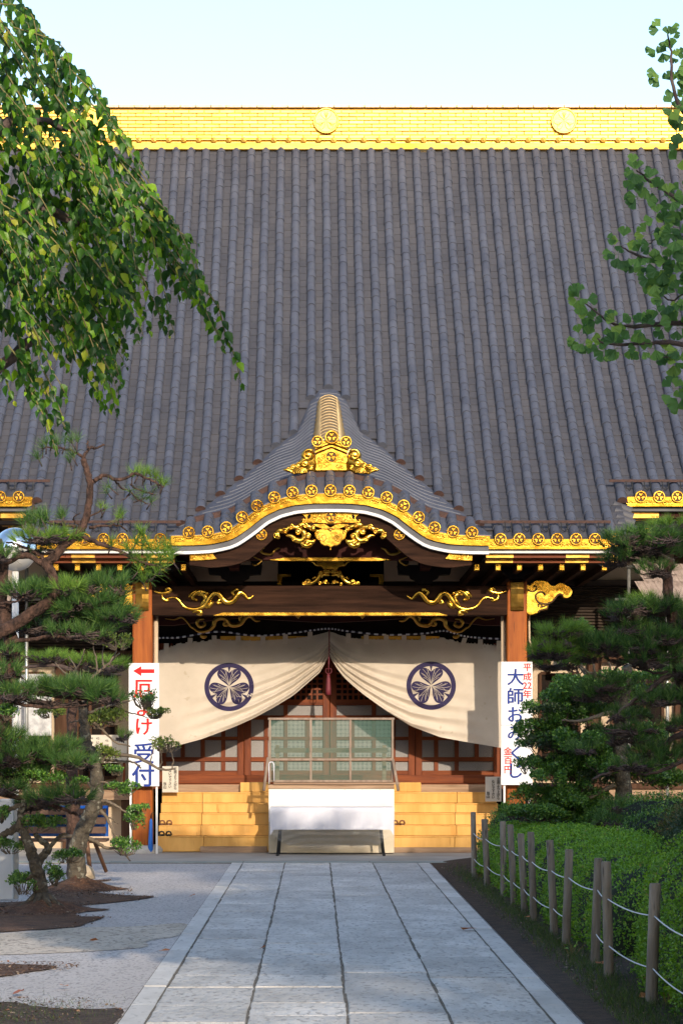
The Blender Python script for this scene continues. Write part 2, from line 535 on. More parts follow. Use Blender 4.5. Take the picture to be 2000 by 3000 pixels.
def spiral(c, r, turns, start, sgn=1, n=18, k=1.0):
    return [Vector((c[0] + r * (1 - (i / n))**k * math.cos(start + sgn * 2*PI*turns*i/n), c[1] + r * (1 - (i / n))**k * math.sin(start + sgn * 2*PI*turns*i/n))) for i in range(n)]
def relief_mesh(w=.17, h=.055):
    mb = MB()
    out = [(-w/2, 0), (-w/2 + .015, h/2), (w/2 - .015, h/2), (w/2, 0), (w/2 - .015, -h/2), (-w/2 + .015, -h/2)]
    mb.tube([(p[0], -.004, p[1]) for p in crom(out, 3, True)] + [(out[0][0], -.004, out[0][1])], .006, 5)
    for s in (-1, 1):
        mb.tube([(p.x, -.006, p.y) for p in spiral((s * w * .30, 0), h * .33, 1.3, 0 if s < 0 else PI, s, 10)], .006, 5)
        mb.tube([(p.x, -.006, p.y) for p in spiral((s * w * .12, -.002), h * .28, 1.2, PI/2, -s, 9)], .006, 5)
    mb.ball((0, -.005, .004), .012, n=7, k=4)
    return mb.mesh('relief_panel', M['gold'], True)
relief_me = relief_mesh()

# straight porch eaves left and right of the gable
for s in (-1, 1):
    xa, xb = XC + s * 2.36, XC + s * 4.46
    x0, x1 = min(xa, xb), max(xa, xb)
    g = MB().box(x0, x1, YE - .02, YE + .05, 4.615, 4.775).build('eave_fascia', M['gold_band'], hall, bevel=.008)
    for k in range(9, 16):
        x = XC + s * k * PITCH
        inst('eave_disc', disc_me, g, (x, YE - .03, zr(YE) + .05))
        inst('relief_panel', relief_me, g, (x + s * PITCH / 2 * -1, YE - .022, 4.690))
    MB().box(x0, x1, YE + .04, YE + .12, 4.565, 4.612).build('white_board', M['white'], hall)
    e1 = MB().box(x0 + .05, x1 - .05, YE + .13, YE + .22, 4.500, 4.560).build('eave_batten', M['red_rail'], hall)
    e2 = MB().box(x0 + .10, x1 - .10, YE + .25, YE + .36, 4.435, 4.494).build('eave_batten', M['red_rail'], hall)
    for (px, w) in ((2.55, .42), (3.72, .36), (4.32, .22)):
        xx = XC + s * px
        MB().box(xx - w/2, xx + w/2, YE + .122, YE + .228, 4.497, 4.563).build('gold_fitting', M['gold_dark'], e1, bevel=.006)
        MB().box(xx - w/2, xx + w/2, YE + .242, YE + .368, 4.432, 4.497).build('gold_fitting', M['gold_dark'], e2, bevel=.006)
    for i in range(7):
        x = XC + s * (2.22 + i * .322)
        r_ = MB().box(x - .04, x + .04, YE + .45, 41.1, 4.33, 4.43).build('rafter', M['dark_wood'], hall)
        MB().box(x - .044, x + .044, YE + .36, YE + .47, 4.325, 4.435).build('rafter_end', M['gold'], r_, bevel=.012)
    # snow guard bar
    y = YE + .30
    sg = MB().box(XC + s*4.24 if s < 0 else XC + 2.26, XC + 4.24 if s > 0 else XC - 2.26, y, y + .03, zr(y) + .135, zr(y) + .178).build('snow_guard', M['tile_end'], roof)
    for k in range(9, 15):
        x = XC + s * (k + .5) * PITCH
        MB().tube([(x - .05, y, zr(y) + .15), (x - .045, y, zr(y) + .04), (x, y - .01, zr(y) + .01), (x + .045, y, zr(y) + .04), (x + .05, y, zr(y) + .15)], .008, 5).build('bracket_loop', M['black'], sg)
    # main hall eaves further out
    a, b = XC + s * 4.60, XC + s * 8.6
    x0, x1 = min(a, b), max(a, b)
    g = MB().box(x0, x1, YM - .02, YM + .05, zr(YM) - .105, zr(YM) + .055).build('eave_fascia', M['gold_band'], hall, bevel=.008)
    for k in range(17, 31):
        x = XC + s * k * PITCH
        if not inframe(x, YM): continue
        inst('eave_disc', disc_me, g, (x, YM - .03, zr(YM) + .05))
        inst('relief_panel', relief_me, g, (x - s * PITCH / 2, YM - .022, zr(YM) - .03))
    z0 = zr(YM) - .105
    MB().box(x0, x1, YM + .05, YM + .14, z0 - .06, z0 - .003).build('eave_batten', M['dark_grey'], hall)
    e1 = MB().box(x0, x1, YM + .15, YM + .30, z0 - .16, z0 - .065).build('eave_batten', M['maroon'], hall)
    e2 = MB().box(x0, x1, YM + .32, YM + .46, z0 - .26, z0 - .165).build('eave_batten', M['red_rail'], hall)
    for px in (4.86, 6.4, 7.9):
        MB().box(XC + s*px - .26, XC + s*px + .26, YM + .31, YM + .47, z0 - .264, z0 - .162).build('gold_fitting', M['gold_dark'], e2, bevel=.006)
        MB().box(XC + s*px - .26, XC + s*px + .26, YM + .145, YM + .305, z0 - .163, z0 - .062).build('gold_fitting', M['gold_dark'], e1, bevel=.006)
    for i in range(10):
        x = XC + s * (4.98 + i * .325)
        r_ = MB().box(x - .045, x + .045, YM + .5, 41.1, z0 - .37, z0 - .27).build('rafter', M['dark_wood'], hall)
        MB().box(x - .05, x + .05, YM + .40, YM + .52, z0 - .378, z0 - .262).build('rafter_end', M['gold'], r_, bevel=.012)
    y = YM + .26
    sg = MB().box(min(XC + s*4.36, XC + s*8.5), max(XC + s*4.36, XC + s*8.5), y, y + .03, zr(y) + .135, zr(y) + .175).build('snow_guard', M['tile_end'], roof)
    for k in range(16, 30):
        x = XC + s * (k + .5) * PITCH
        if inframe(x, y):
            MB().tube([(x - .05, y, zr(y) + .15), (x - .045, y, zr(y) + .04), (x, y - .01, zr(y) + .01), (x + .045, y, zr(y) + .04), (x + .05, y, zr(y) + .15)], .008, 5).build('bracket_loop', M['black'], sg)
    # soffits
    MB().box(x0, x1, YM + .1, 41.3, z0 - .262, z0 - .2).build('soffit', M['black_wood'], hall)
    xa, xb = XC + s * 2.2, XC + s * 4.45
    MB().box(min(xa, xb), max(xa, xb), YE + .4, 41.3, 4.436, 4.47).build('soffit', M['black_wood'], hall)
    sx0, sx1 = sorted((XC + s * 4.42, XC + s * 4.47))
    pv = [(YE + .1, 4.47), (YE + .1, zr(YE + .1) - .12)] + [(yy, zr(yy) - .12) for yy in (37.5, 38.0, 38.6)] + [(41.2, zr(38.6) - .12), (41.2, 4.47)]
    n_ = len(pv); pb_ = MB(); pb_.add([(sx0, *q) for q in pv] + [(sx1, *q) for q in pv], [tuple(range(n_)), tuple(range(2*n_ - 1, n_ - 1, -1))] + [(i, (i+1) % n_, n_ + (i+1) % n_, n_ + i) for i in range(n_)])
    pb_.build('porch_side_board', M['maroon'], hall)
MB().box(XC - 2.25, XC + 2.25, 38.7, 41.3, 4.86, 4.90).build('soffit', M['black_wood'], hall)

# ------------------------------------------------------------------ curved gable
gable = empty('porch_gable', (XC, YK, ZK0), parent=hall)
gs = MB()
NX = 96
gx = [XC - 2.40 + 4.80 * i / NX for i in range(NX + 1)]
ROWY = [YK + .0]
y = YK + .62
while y < 41.2:
    ROWY.append(y); y += .15
for i in range(NX):
    x0, x1 = gx[i], gx[i + 1]
    v0, v1 = yv(x0) + .05, yv(x1) + .05
    prev = ROWY[0]
    for j, yy in enumerate(ROWY[1:] + [99]):
        a0, a1 = min(prev, v0), min(prev, v1)
        b0, b1 = min(yy, v0), min(yy, v1)
        lift = .0 if j == 0 else .006
        near = (v0 - prev < .32)
        if near: b0, b1 = v0, v1
        if b0 > a0 or b1 > a1:
            la = lift if (j > 0) else 0
            gs.add([(x0, a0, zk(x0, a0) + la), (x1, a1, zk(x1, a1) + la), (x1, b1, zk(x1, b1) - (0 if near else .004)), (x0, b0, zk(x0, b0) - (0 if near else .004))], [(0, 1, 2, 3)])
            gs.add([(x0, a0, zk(x0, a0) - .02), (x1, a1, zk(x1, a1) - .02), (x1, a1, zk(x1, a1) + la), (x0, a0, zk(x0, a0) + la)], [(0, 1, 2, 3)])
        prev = yy
        if near or yy >= max(v0, v1): break
groof = gs.build('gable_roof', M['tile'], gable)
short_me = tile_mesh('gable_tile', .215, RT, RT - .006, M['tile'])
for i, kx in enumerate(KX):
    for s in ((1,) if i == 0 else (-1, 1)):
        x = XC + s * kx
        b = -math.atan(dzf(x)); a = math.atan(krise(kx))
        for j in range(3):
            yy = YK + .005 + j * .198
            inst('round_tile', short_me, groof, (x, yy, zk(x, yy) + .03), (a, b, 0))
        inst('eave_disc', disc_me, groof, (x, YK - .02, zf(x)), (0, b, 0))
        if i < 8 or s: 
            xm = XC + s * float(np.interp((i + .5) * PITCH, _arc, _d))
            nx, nz = -dzf(xm), 1.0; q = math.hypot(nx, nz)
            inst('relief_panel', relief_me, groof, (xm - nx/q*.095, YK - .012, zf(xm) - nz/q*.095), (0, -math.atan(dzf(xm)), 0))
# band behind the short tiles
bd = MB()
for i in range(NX):
    x0, x1 = gx[i], gx[i+1]
    if abs((x0 + x1)/2 - XC) > 2.2: continue
    yy = YK + .60
    bd.add([(x0, yy, zk(x0, yy) - .01), (x1, yy, zk(x1, yy) - .01), (x1, yy, zk(x1, yy) + .075), (x0, yy, zk(x0, yy) + .075), (x1, yy + .10, zk(x1, yy + .1) + .055), (x0, yy + .10, zk(x0, yy + .1) + .055)], [(0,1,2,3), (3,2,4,5)])
bd.build('course_band', M['tile_end'], gable)

def offs(x, o):
    nx, nz = -dzf(x), 1.0; q = math.hypot(nx, nz)
    return (x - nx / q * o, zf(x) - nz / q * o)
def band(o1, o2, y0, y1, dm, n=90):
    mb = MB()
    f1 = o1 if callable(o1) else (lambda d: o1)
    f2 = o2 if callable(o2) else (lambda d: o2)
    ring = []
    for i in range(n + 1):
        x = XC - dm + 2 * dm * i / n
        d = abs(x - XC)
        a = offs(x, f1(d)); b = offs(x, f2(d))
        ring.append([(a[0], y0, a[1]), (b[0], y0, b[1]), (b[0], y1, b[1]), (a[0], y1, a[1])])
    vs = [p for r_ in ring for p in r_]
    fs = []
    for i in range(n):
        for k in range(4):
            fs.append((i*4 + k, i*4 + (k+1) % 4, (i+1)*4 + (k+1) % 4, (i+1)*4 + k))
    fs.append((0, 3, 2, 1)); e = n * 4
    fs.append((e, e+1, e+2, e+3))
    mb.add(vs, fs)
    return mb
band(.045, .19, YK - .008, YK + .06, 2.38).build('gold_edge_board', M['gold_band'], gable, auto=40)
band(.195, .274, YK + .03, YK + .09, 2.37).build('shaded_moulding', M['dark_grey'], gable, auto=40)  # dark grey stands in for shading on the white board's upper part
band(.276, .318, YK + .0, YK + .10, 2.37).build('white_moulding', M['white'], gable, auto=40)
bgb = band(.315, lambda d: .315 + float(np.interp(d, [0,.5,1.0,1.5,1.8,2.12], [.19,.19,.20,.25,.22,.16])), YK + .10, YK + .22, 2.12).build('bargeboard', M['dark_wood'], gable, auto=40)
band(.03, .30, YK + .06, 38.6, 2.36, 60).build('gable_soffit', M['maroon'], gable, auto=40)
# tympanum beam with gold edge
tb = MB()
zb = at(0, 1287, 37.5).z
pts = []
for i in range(41):
    x = XC - 1.55 + 3.1 * i / 40
    pts.append((x, max(zb + .03, offs(x, .30)[1])))
pts += [(XC + 1.62, zb + .0), (XC - 1.62, zb + .0)]
tb.prism(pts, 37.45, 37.62)
ty = tb.build('tympanum_board', M['maroon'], gable)
a = at(618, 1286, 37.44).x; b = at(897, 1286, 37.44).x
MB().prism([(a, zb + .002), (a + .25, zb + .034), (b - .25, zb + .034), (b, zb + .002), (b - .2, zb - .012), (a + .2, zb - .012)], 37.42, 37.60).build('gold_strip', M['gold'], ty)
def stroke(mb, pts2, Y, w, n=5, flat=.7, seg=7, taper=True):
    # a carved gold tendril lying on a plane facing the camera; pts2 in X-Z
    P = crom([Vector((p[0], p[1])) for p in pts2], n)
    K = len(P)
    rad = []
    for i in range(K):
        t = i / (K - 1)
        r_ = w * (min(1, .35 + 2.2 * t) * min(1, .25 + 3 * (1 - t)) if taper else 1)
        rad.append(max(r_, .003))
    mb.tube([(p.x, Y, p.y) for p in P], rad, seg, flat, axis=(0, -1, 0))
def curl(mb, c, r, turns, start, sgn, Y, w, flat=.8):
    P = spiral(c, r, turns, start, sgn, 22, 1.0)
    K = len(P)
    mb.tube([(p.x, Y, p.y) for p in P], [w * (1 - .55 * i / K) for i in range(K)], 6, flat, axis=(0, -1, 0))
def mir(pts, cx): return [(2 * cx - p[0], p[1]) for p in pts]
def A(ptsd, Y, X0=0, Y0=0, S=1.0):
    return [(at(X0 + p[0]*S, Y0 + p[1]*S, Y).x, at(X0 + p[0]*S, Y0 + p[1]*S, Y).z) for p in ptsd]
for s in (-1, 1):
    g = MB()
    for p2, w in (([(300,990),(335,1020),(380,1025),(405,1000),(430,990)], .022), ([(335,1020),(325,1000),(345,990)], .014), ([(265,1035),(300,1050),(325,1065),(290,1090),(272,1082)], .012)):
        q = A(p2, 37.43, 470.4, 862.4, .4)
        if s > 0: q = mir(q, XC + .005)
        stroke(g, q, 37.44, w)
    g.build('scroll_carving', M['gold_dark'], ty, smooth=True)
# gold plaque under the apex
YP = YK + .085
pl = [(0,0),(5,4),(13,12),(16,16),(11,22),(3,28),(36,26.5),(73,29),(110,26.5),(143,28),(135,22),(130,16),(133,12),(141,4),(146,0),(110,1),(73,1.5),(36,1)]
pl = A(pl, YP, 686, 1174)
pq = MB().prism(pl, YP, YP + .06, inset=.006).build('gable_plaque', M['gold'], gable)
inst('crest_disc', disc_me, pq, (XC + .01, YP - .01, at(0, 1187, YP).z), scale=(.98, .8, .98))
for s in (-1, 1):
    h_ = A([(706,1186),(710,1181),(714,1184),(712,1190),(707,1193)], YP)
    if s > 0: h_ = mir(h_, XC + .012)
    MB().prism(h_, YP - .004, YP + .01).build('plaque_opening', M['black_wood'], pq)
    rel = MB()
    for cxp, cyp, rr, sg in ((722, 1188, 5, 1), (733, 1183, 4, -1), (735, 1194, 4, 1), (744, 1189, 4.5, -1), (697, 1196, 4, 1), (727, 1196, 3, 1)):
        c = at(cxp, cyp, YP)
        cc = (c.x if s < 0 else 2*(XC + .012) - c.x, c.z)
        curl(rel, cc, rr / 153, 1.4, rng.uniform(0, 6), sg * s, YP - .004, .010)
    rel.build('plaque_relief', M['gold'], pq, smooth=True)
    cc = at(600.5, 1228, YK + .1)
    inst('crest_disc', disc_me, bgb, (XC + s * (XC - cc.x) if s > 0 else cc.x, YK + .095, cc.z), scale=(.92, .8, .92))
    # gold corner plates at the ends of the bargeboard
    cp = A([(1022,1284),(1028,1276),(1032,1270),(1026,1263),(1050,1262),(1084,1264),(1084,1288),(1050,1287)], YK + .08)
    if s < 0: cp = mir(cp, XC + .01)
    cpo = MB().prism(cp, YK + .07, YK + .24, inset=.006).build('gold_corner_plate', M['gold'], gable)
    rel = MB()
    for (px, py, rr, sg) in ((1045,1274,4,1),(1055,1280,4,-1),(1062,1272,4.5,1),(1072,1280,4,1),(1076,1271,3.5,-1)):
        c = at(px, py, YK + .07); cc = (c.x if s > 0 else 2*(XC + .01) - c.x, c.z)
        curl(rel, cc, rr / 153, 1.4, rng.uniform(0, 6), sg, YK + .066, .010)
    rel.build('plate_relief', M['gold'], cpo, smooth=True)
# carved pendant (gegyo)
YG = YK + .09
def G(p): return A(p, YG, 611.5, 862.4, .19)
def symm(pts, cx=775):
    return pts + [(2*cx - p[0], p[1]) for p in pts[::-1]]
body = symm([(775,2112),(768,2085),(735,2062),(700,2062),(660,2040),(640,2000),(610,1985),(585,1940),(585,1905),(605,1875),(640,1860),(690,1850),(740,1862)])
pd = MB().prism(G(body), YG - .03, YG + .05, inset=.012).build('gable_pendant', M['gold'], gable)
up = symm([(775,1835),(740,1815),(700,1790),(620,1792),(560,1800),(600,1830),(650,1850),(690,1870),(775,1885)])
MB().prism(G(up), YG - .015, YG + .05, inset=.01).build('pendant_crown', M['gold'], pd)
fl = MB()
for px, py, r_ in ((775, 1872, .022), (750, 1850, .018), (800, 1850, .018), (775, 1848, .014)):
    q = G([(px, py)])[0]; fl.ball((q[0], YG - .05, q[1]), r_, 1, .8, .8, 8, 5)
fl.build('pendant_flower', M['gold_ridge'], pd, smooth=True)
for s in (-1, 1):
    cw = MB()
    def pp(l):
        q = G(l); return q if s < 0 else mir(q, G([(775, 0)])[0][0])
    for cxp, cyp, rr, tn, st, sg, w in ((690,1955,55,1.5,PI*.9,1,.012),):
        q = pp([(cxp, cyp)])[0]
        curl(cw, q, rr * .19 / 153, tn, st if s < 0 else PI - st, sg * s * -1, YG - .034, .010)
    cw.build('pendant_groove', M['gold_dark'], pd, smooth=True)
    wg = MB()
    for l, w in (([(600,1880),(560,1860),(520,1830),(470,1815),(420,1800),(400,1830),(430,1850)], .042),
                 ([(430,1850),(400,1830),(350,1835),(300,1830),(250,1860),(215,1880),(160,1875),(120,1910),(95,1900)], .040),
                 ([(160,1875),(140,1920),(150,1955),(110,1950)], .030),
                 ([(240,1935),(300,1940),(360,1985),(420,1995),(460,1960),(455,1900),(420,1870),(370,1870)], .046),
                 ([(460,1960),(500,2000),(560,2010),(590,1980)], .036),
                 ([(420,1995),(440,2040),(490,2060),(540,2035),(545,2005)], .040)):
        stroke(wg, pp(l), YG, w, 5, .8, 7)
    for cxp, cyp, rr in ((505,1945,38),(385,1890,40),(490,2025,34),(565,1850,32),(300,1835,30),(230,1885,34),(120,1935,30),(470,1820,28),(610,1900,24),(340,1985,24)):
        q = pp([(cxp, cyp)])[0]
        wg.ball((q[0], YG - .015, q[1]), rr * .19 / 153, 1, .8, 1, 10, 6)
        curl(wg, q, rr * 1.15 * .19 / 153, 1.3, rng.uniform(0, 6), s, YG - .045, .010)
    wg.build('pendant_wing', M['gold'], pd, smooth=True)

# gable ridge with bronze courses
gr = MB()
rows = []
for i in range(2):
    t = i
ya, yb = YK + .78, 40.4
for yy, wt, wb, hh in ((ya, .125, .30, .50), (yb, .115, .16, .10)):
    zb_ = zk(XC, yy)
    rows.append([(XC - wb, yy, zb_), (XC - wt, yy, zb_ + hh), (XC + wt, yy, zb_ + hh), (XC + wb, yy, zb_)])
gr.add(rows[0] + rows[1], [(0,1,2,3), (7,6,5,4), (0,4,5,1), (1,5,6,2), (2,6,7,3)])
gridge = gr.build('gable_ridge', M['bronze'], gable)
for i in range(15):
    t0 = i / 15; yy = lerp(ya, yb, t0 + .02)
    h_ = lerp(.50, .10, t0); w_ = lerp(.125, .115, t0); wb_ = lerp(.30, .16, t0)
    c = zk(XC, yy)
    cs = MB()
    P = [(XC - wb_ - .012, c + .03), (XC - w_ - .012, c + h_), (XC - w_*.5, c + h_ + .035), (XC, c + h_ + .045), (XC + w_*.5, c + h_ + .035), (XC + w_ + .012, c + h_), (XC + wb_ + .012, c + .03)]
    cs.tube([(p[0], yy, p[1]) for p in P], .013, 5)
    cs.build('ridge_course', M['bronze'], gridge, smooth=True)
stepb = MB(); yy = ya - .02
stepb.box(XC - .33, XC + .33, yy - .12, yy + .55, zk(XC, yy) - .1, zk(XC, yy) + .36)
stepb.build('ridge_foot', M['bronze'], gridge, bevel=.02)
# ridge-end ornament
YO = YK + .60
def O(p): return A(p, YO, 611.5, 862.4, .19)
OX = O([(785, 0)])[0][0]
def O2(half): return O(half + [(1570 - p[0], p[1]) for p in half[::-1]])
orn = MB().prism(O2([(610,1160),(602,1070),(580,1020),(600,950),(785,880)][:4] + [(785,872)]), YO - .02, YO + .14, inset=.012).build('ridge_end_ornament', M['gold'], gable)
MB().prism(O2([(598,1155),(602,1065),(785,1048)]), YO - .05, YO, inset=.01).build('ornament_base', M['gold'], orn)
for dy, th, oy in ((0, 34, -.06), (-42, 30, -.09)):
    MB().prism(O2([(592,945 + dy),(592,945 + dy - th),(785,868 + dy - th*1.1),][:3]) [:0] or O([(592,945+dy),(592,945+dy-th),(785,868+dy-th),(978,945+dy-th),(978,945+dy),(785,868+dy)]), YO + oy, YO + .12, inset=.008).build('ornament_moulding', M['gold'], orn)
MB().prism(O([(590,880),(600,800),(700,790),(785,740),(870,790),(970,800),(980,880),(785,800)]), YO - .05, YO + .2, inset=.015).build('ornament_cap', M['gold'], orn)
for px, py, sc_ in ((790,757,1.12),(618,808,.95),(960,812,.95)):
    q = O([(px, py)])[0]; inst('crest_disc', disc_me, orn, (q[0], YO - .09, q[1]), scale=(sc_*1.0, 1.6, sc_*1.0))
q = O([(785, 985)])[0]; inst('crest_disc', disc_me, orn, (q[0], YO - .025, q[1]), scale=(1.05, .9, 1.05))
for s in (-1, 1):
    wg = MB()
    def pp(l):
        q = O(l); return q if s < 0 else mir(q, OX)
    for cxp, cyp, rr, hgt in ((505,965,84,.07),(470,1062,62,.06),(385,1090,42,.05),(322,1105,38,.05),(265,1135,30,.04),(545,1115,36,.04),(340,1165,30,.04)):
        q = pp([(cxp, cyp)])[0]; r_ = rr * .19 / 151
        wg.ball((q[0], YO + .03, q[1]), r_, 1, .75, .92, 14, 8)
        curl(wg, q, r_ * .86, 1.5, PI * .2 if s < 0 else PI * .8, -s, YO + .03 - r_ * .62, r_ * .20)
    wg.prism(pp([(210,1140),(240,1120),(300,1090),(360,1060),(420,1010),(440,940),(500,900),(570,930),(600,1000),(605,1165),(450,1180),(330,1192),(300,1170),(250,1160)]), YO + .0, YO + .10, inset=.02)
    stroke(wg, pp([(205,1140),(250,1140),(300,1160),(330,1190)]), YO, .022)
    for k in range(4):
        stroke(wg, pp([(370 + k*22, 1185),(385 + k*18, 1140 + k*10),(430, 1120 + k*14),(475 - k*18, 1140 + k*10),(490 - k*22, 1180)]), YO - .01, .010, taper=False)
    wg.build('ornament_scroll_wing', M['gold'], orn, smooth=True)
    rel = MB()
    for cxp, cyp, rr in ((650,1020,28),(680,1000,20),(640,1040,18),(690,960,18),(650,1105,24),(710,1100,24)):
        curl(rel, pp([(cxp, cyp)])[0], rr*.19/151, 1.4, rng.uniform(0, 6), s, YO - (.03 if cyp < 1060 else .056), .010)
    rel.build('ornament_relief', M['gold'], orn, smooth=True)

# ------------------------------------------------------------------ main gold ridge
rz0 = 12.955
core = MB().box(XC - 8.7, XC + 8.7, YR + .06, YR + .5, rz0, rz0 + .86)
ridge = core.build('main_ridge', M['gold_dark'], hall)
fm = MB(); fm.add([(XC - 8.7, YR - .06, rz0 + .02), (XC + 8.7, YR - .06, rz0 + .02), (XC + 8.7, YR - .03, rz0 + .14), (XC - 8.7, YR - .03, rz0 + .14), (XC + 8.7, YR + .07, rz0 + .15), (XC - 8.7, YR + .07, rz0 + .15), (XC + 8.7, YR + .07, rz0 - .0), (XC - 8.7, YR + .07, rz0 - .0)], [(0,1,2,3), (3,2,4,5), (7,6,1,0)])
fm.build('ridge_flange', M['gold_ridge'], ridge)
bar = MB().box(XC - 8.7, XC + 8.7, YR + .0, YR + .07, rz0 + .205, rz0 + .235).build('ridge_rail', M['gold_ridge'], ridge, bevel=.006)
boss = MB(); boss.lathe([(.052,-.06),(.055,0),(.05,.016),(.04,.02),(.034,.014),(.022,.018),(.0001,.026)], (0,0,0), 14, 'y'); boss_me = boss.mesh('ridge_boss', M['gold_ridge'], True)
boss_me.set_sharp_from_angle(angle=R(50))
for k in range(-30, 31):
    x = XC + (k + .5) * PITCH
    if inframe(x, YR): inst('ridge_boss', boss_me, ridge, (x, YR + .0, rz0 + .205))
rt = MB().box(-.1405, .1405, -.02, .05, -.0300, .0300); rt_me = rt.mesh('ridge_tile', M['gold_ridge'])
bm = bmesh.new(); bm.from_mesh(rt_me); bmesh.ops.bevel(bm, geom=bm.edges[:], offset=.007, segments=1, affect='EDGES'); bm.to_mesh(rt_me); bm.free()
n_rt = 0; rest = MB()
for j in range(8):
    z = rz0 + .275 + j * .0685
    for k in range(-30, 31):
        x = XC + k * .288 + (.144 if j % 2 else 0)
        loc = (x, YR + .045 + rng.uniform(-.003, .003) + (.004 if j % 2 else 0), z)
        if x * F / YR > 250 - CX and inframe(x, YR) and n_rt < 300:
            inst('ridge_tile', rt_me, ridge, loc, (rng.uniform(-.02, .02), 0, 0)); n_rt += 1
        else: bake(rest, rt_me, loc, (0, 0, 0))
rest.build('ridge_tile_field', M['gold_ridge'], ridge, kind='stuff')
for k in range(-30, 31, 1):
    x = XC + k * .29
    MB().box(x - .143, x + .143, YR - .02, YR + .58, rz0 + .815, rz0 + .875).build('ridge_cap', M['bronze'], ridge, bevel=.01)
def crest_mesh(r):
    mb = MB()
    mb.lathe([(r, -.06), (r, .03), (r*.96, .045), (r*.90, .045), (r*.86, .03), (r*.84, .02), (.0001, .02)], (0,0,0), 40, 'y')
    for a in (90, 210, 330): mb.prism(heart(0, 0, R(a), r * .92, 22, .03, 1.15), -.036, -.02, inset=.006)
    for a in (90, 210, 330):
        for b in (-24, -10, 10, 24):
            p = [(r * q * math.cos(R(a + b * q)), -.037, r * q * math.sin(R(a + b * q))) for q in (.15, .4, .62)]
            mb.tube(p, .006, 5)
    return mb.mesh('ridge_crest', M['gold_ridge'])
cm = crest_mesh(.245)
for k in (-1, 0, 1):
    inst('ridge_crest', cm, ridge, (XC + k * 4.49, YR - .0, rz0 + .565))

# ------------------------------------------------------------------ porch frame
PX = 2.90
PYc = 38.25
for s in (-1, 1):
    x = XC + s * PX
    po = MB().box(x - .155, x + .155, PYc - .155, PYc + .155, .12, 4.22).build('post', M['red_wood'], hall, bevel=.02)
    MB().lathe([(.30,0),(.31,.06),(.27,.11),(.20,.13),(.0001,.13)], (x, PYc, 0), 20).build('stone_base', M['stone'], po, smooth=True)
    cap = MB()
    prof = [(4.215,.165),(4.20,.20),(4.10,.21),(4.02,.185),(3.95,.205),(3.90,.20),(3.83,.185),(3.80,.205),(3.77,.18)]
    for i in range(len(prof) - 1):
        (z1, d1), (z0, d0) = prof[i], prof[i+1]
        cap.add([(x - .10, PYc - d1, z1), (x, PYc - d1 - .03, z1), (x + .10, PYc - d1, z1), (x - .10, PYc - d0, z0), (x, PYc - d0 - .03, z0), (x + .10, PYc - d0, z0)], [(3,4,1,0), (4,5,2,1)])
    for sx in (-.10, .10):
        cap.add([(x + sx, PYc - d, z) for z, d in prof] + [(x + sx, PYc - .15, prof[-1][0]), (x + sx, PYc - .15, prof[0][0])], [tuple(range(len(prof) + 2))])
    cap.add([(x - .10, PYc - .165, 4.215), (x, PYc - .195, 4.215), (x + .10, PYc - .165, 4.215), (x + .10, PYc, 4.25), (x - .10, PYc, 4.25)], [(0,1,2,3,4)])
    cap.build('gold_post_cap', M['gold_dark'], po)
    # cloud-shaped beam end
    cl = [(130,840),(160,830),(200,795),(260,782),(320,795),(360,830),(395,828),(430,808),(470,812),(500,830),(535,850),(550,890),(535,930),(500,948),(470,940),(450,912),(420,912),(400,945),(370,975),(330,990),(330,1010),(325,1045),(300,1055),(260,1062),(230,1085),(130,1085)]
    q = A(cl, PYc - .12, 1176, 1136.8, .25)
    if s < 0: q = mir(q, XC + .008)
    q = [(p.x, p.y) for p in crom(q, 3, True)]
    be = MB().prism(q, PYc - .12, PYc + .12, inset=.008).build('cloud_beam_end', [M['gold']], hall)
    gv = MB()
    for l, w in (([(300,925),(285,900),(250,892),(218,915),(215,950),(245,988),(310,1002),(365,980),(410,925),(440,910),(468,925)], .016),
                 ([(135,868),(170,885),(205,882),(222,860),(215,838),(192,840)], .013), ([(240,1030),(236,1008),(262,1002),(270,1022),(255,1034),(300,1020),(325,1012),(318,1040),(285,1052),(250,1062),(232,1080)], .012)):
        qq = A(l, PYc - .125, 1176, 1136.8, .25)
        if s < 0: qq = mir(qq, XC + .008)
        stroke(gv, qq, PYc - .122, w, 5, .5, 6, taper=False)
    gv.build('groove_shade_line', M['gold_pit_shade'], be, smooth=True)  # dark raised lines standing in for the shade of carved grooves
    # bracket complexes
    for bx in (PX, 1.47):
        bxx = XC + s * bx
        yb_ = PYc if bx == PX else 38.3
        zt = 4.18 if bx != PX else 4.26
        bk = MB()
        prof = [(-.10,zt),(.10,zt),(.14,zt+.07),(.21,zt+.10),(.23,zt+.15),(.40,zt+.16),(.42,zt+.30),(-.42,zt+.30),(-.40,zt+.16),(-.23,zt+.15),(-.21,zt+.10),(-.14,zt+.07)]
        bk.prism([(bxx + p[0], p[1]) for p in prof], yb_ - .14, yb_ + .14)
        br = bk.build('bracket_block', M['black_wood'], hall)
        for ox in (-.33, 0, .33):
            MB().box(bxx + ox - .085, bxx + ox + .085, yb_ - .16, yb_ + .16, zt + .32, zt + .42).build('bearing_block', M['black_wood'], br, bevel=.015)
        MB().box(bxx - .08, bxx + .08, yb_ - .75, yb_ - .14, zt + .20, zt + .31).build('bracket_arm', M['maroon'], br, bevel=.02)
    # cream rain pipe beside the post and pale conduit outside
    MB().tube([(x - s * .195, PYc + .12, 1.3), (x - s * .195, PYc + .12, 3.70)], .035, 10).build('rain_pipe', M['cream'], po, smooth=True)
    if s > 0:
        MB().tube([at(1214,1405,38.4), at(1215,1470,38.4), at(1221,1492,38.4), at(1232,1512,38.4)], .016, 7).build('conduit', M['cream'], po, smooth=True)
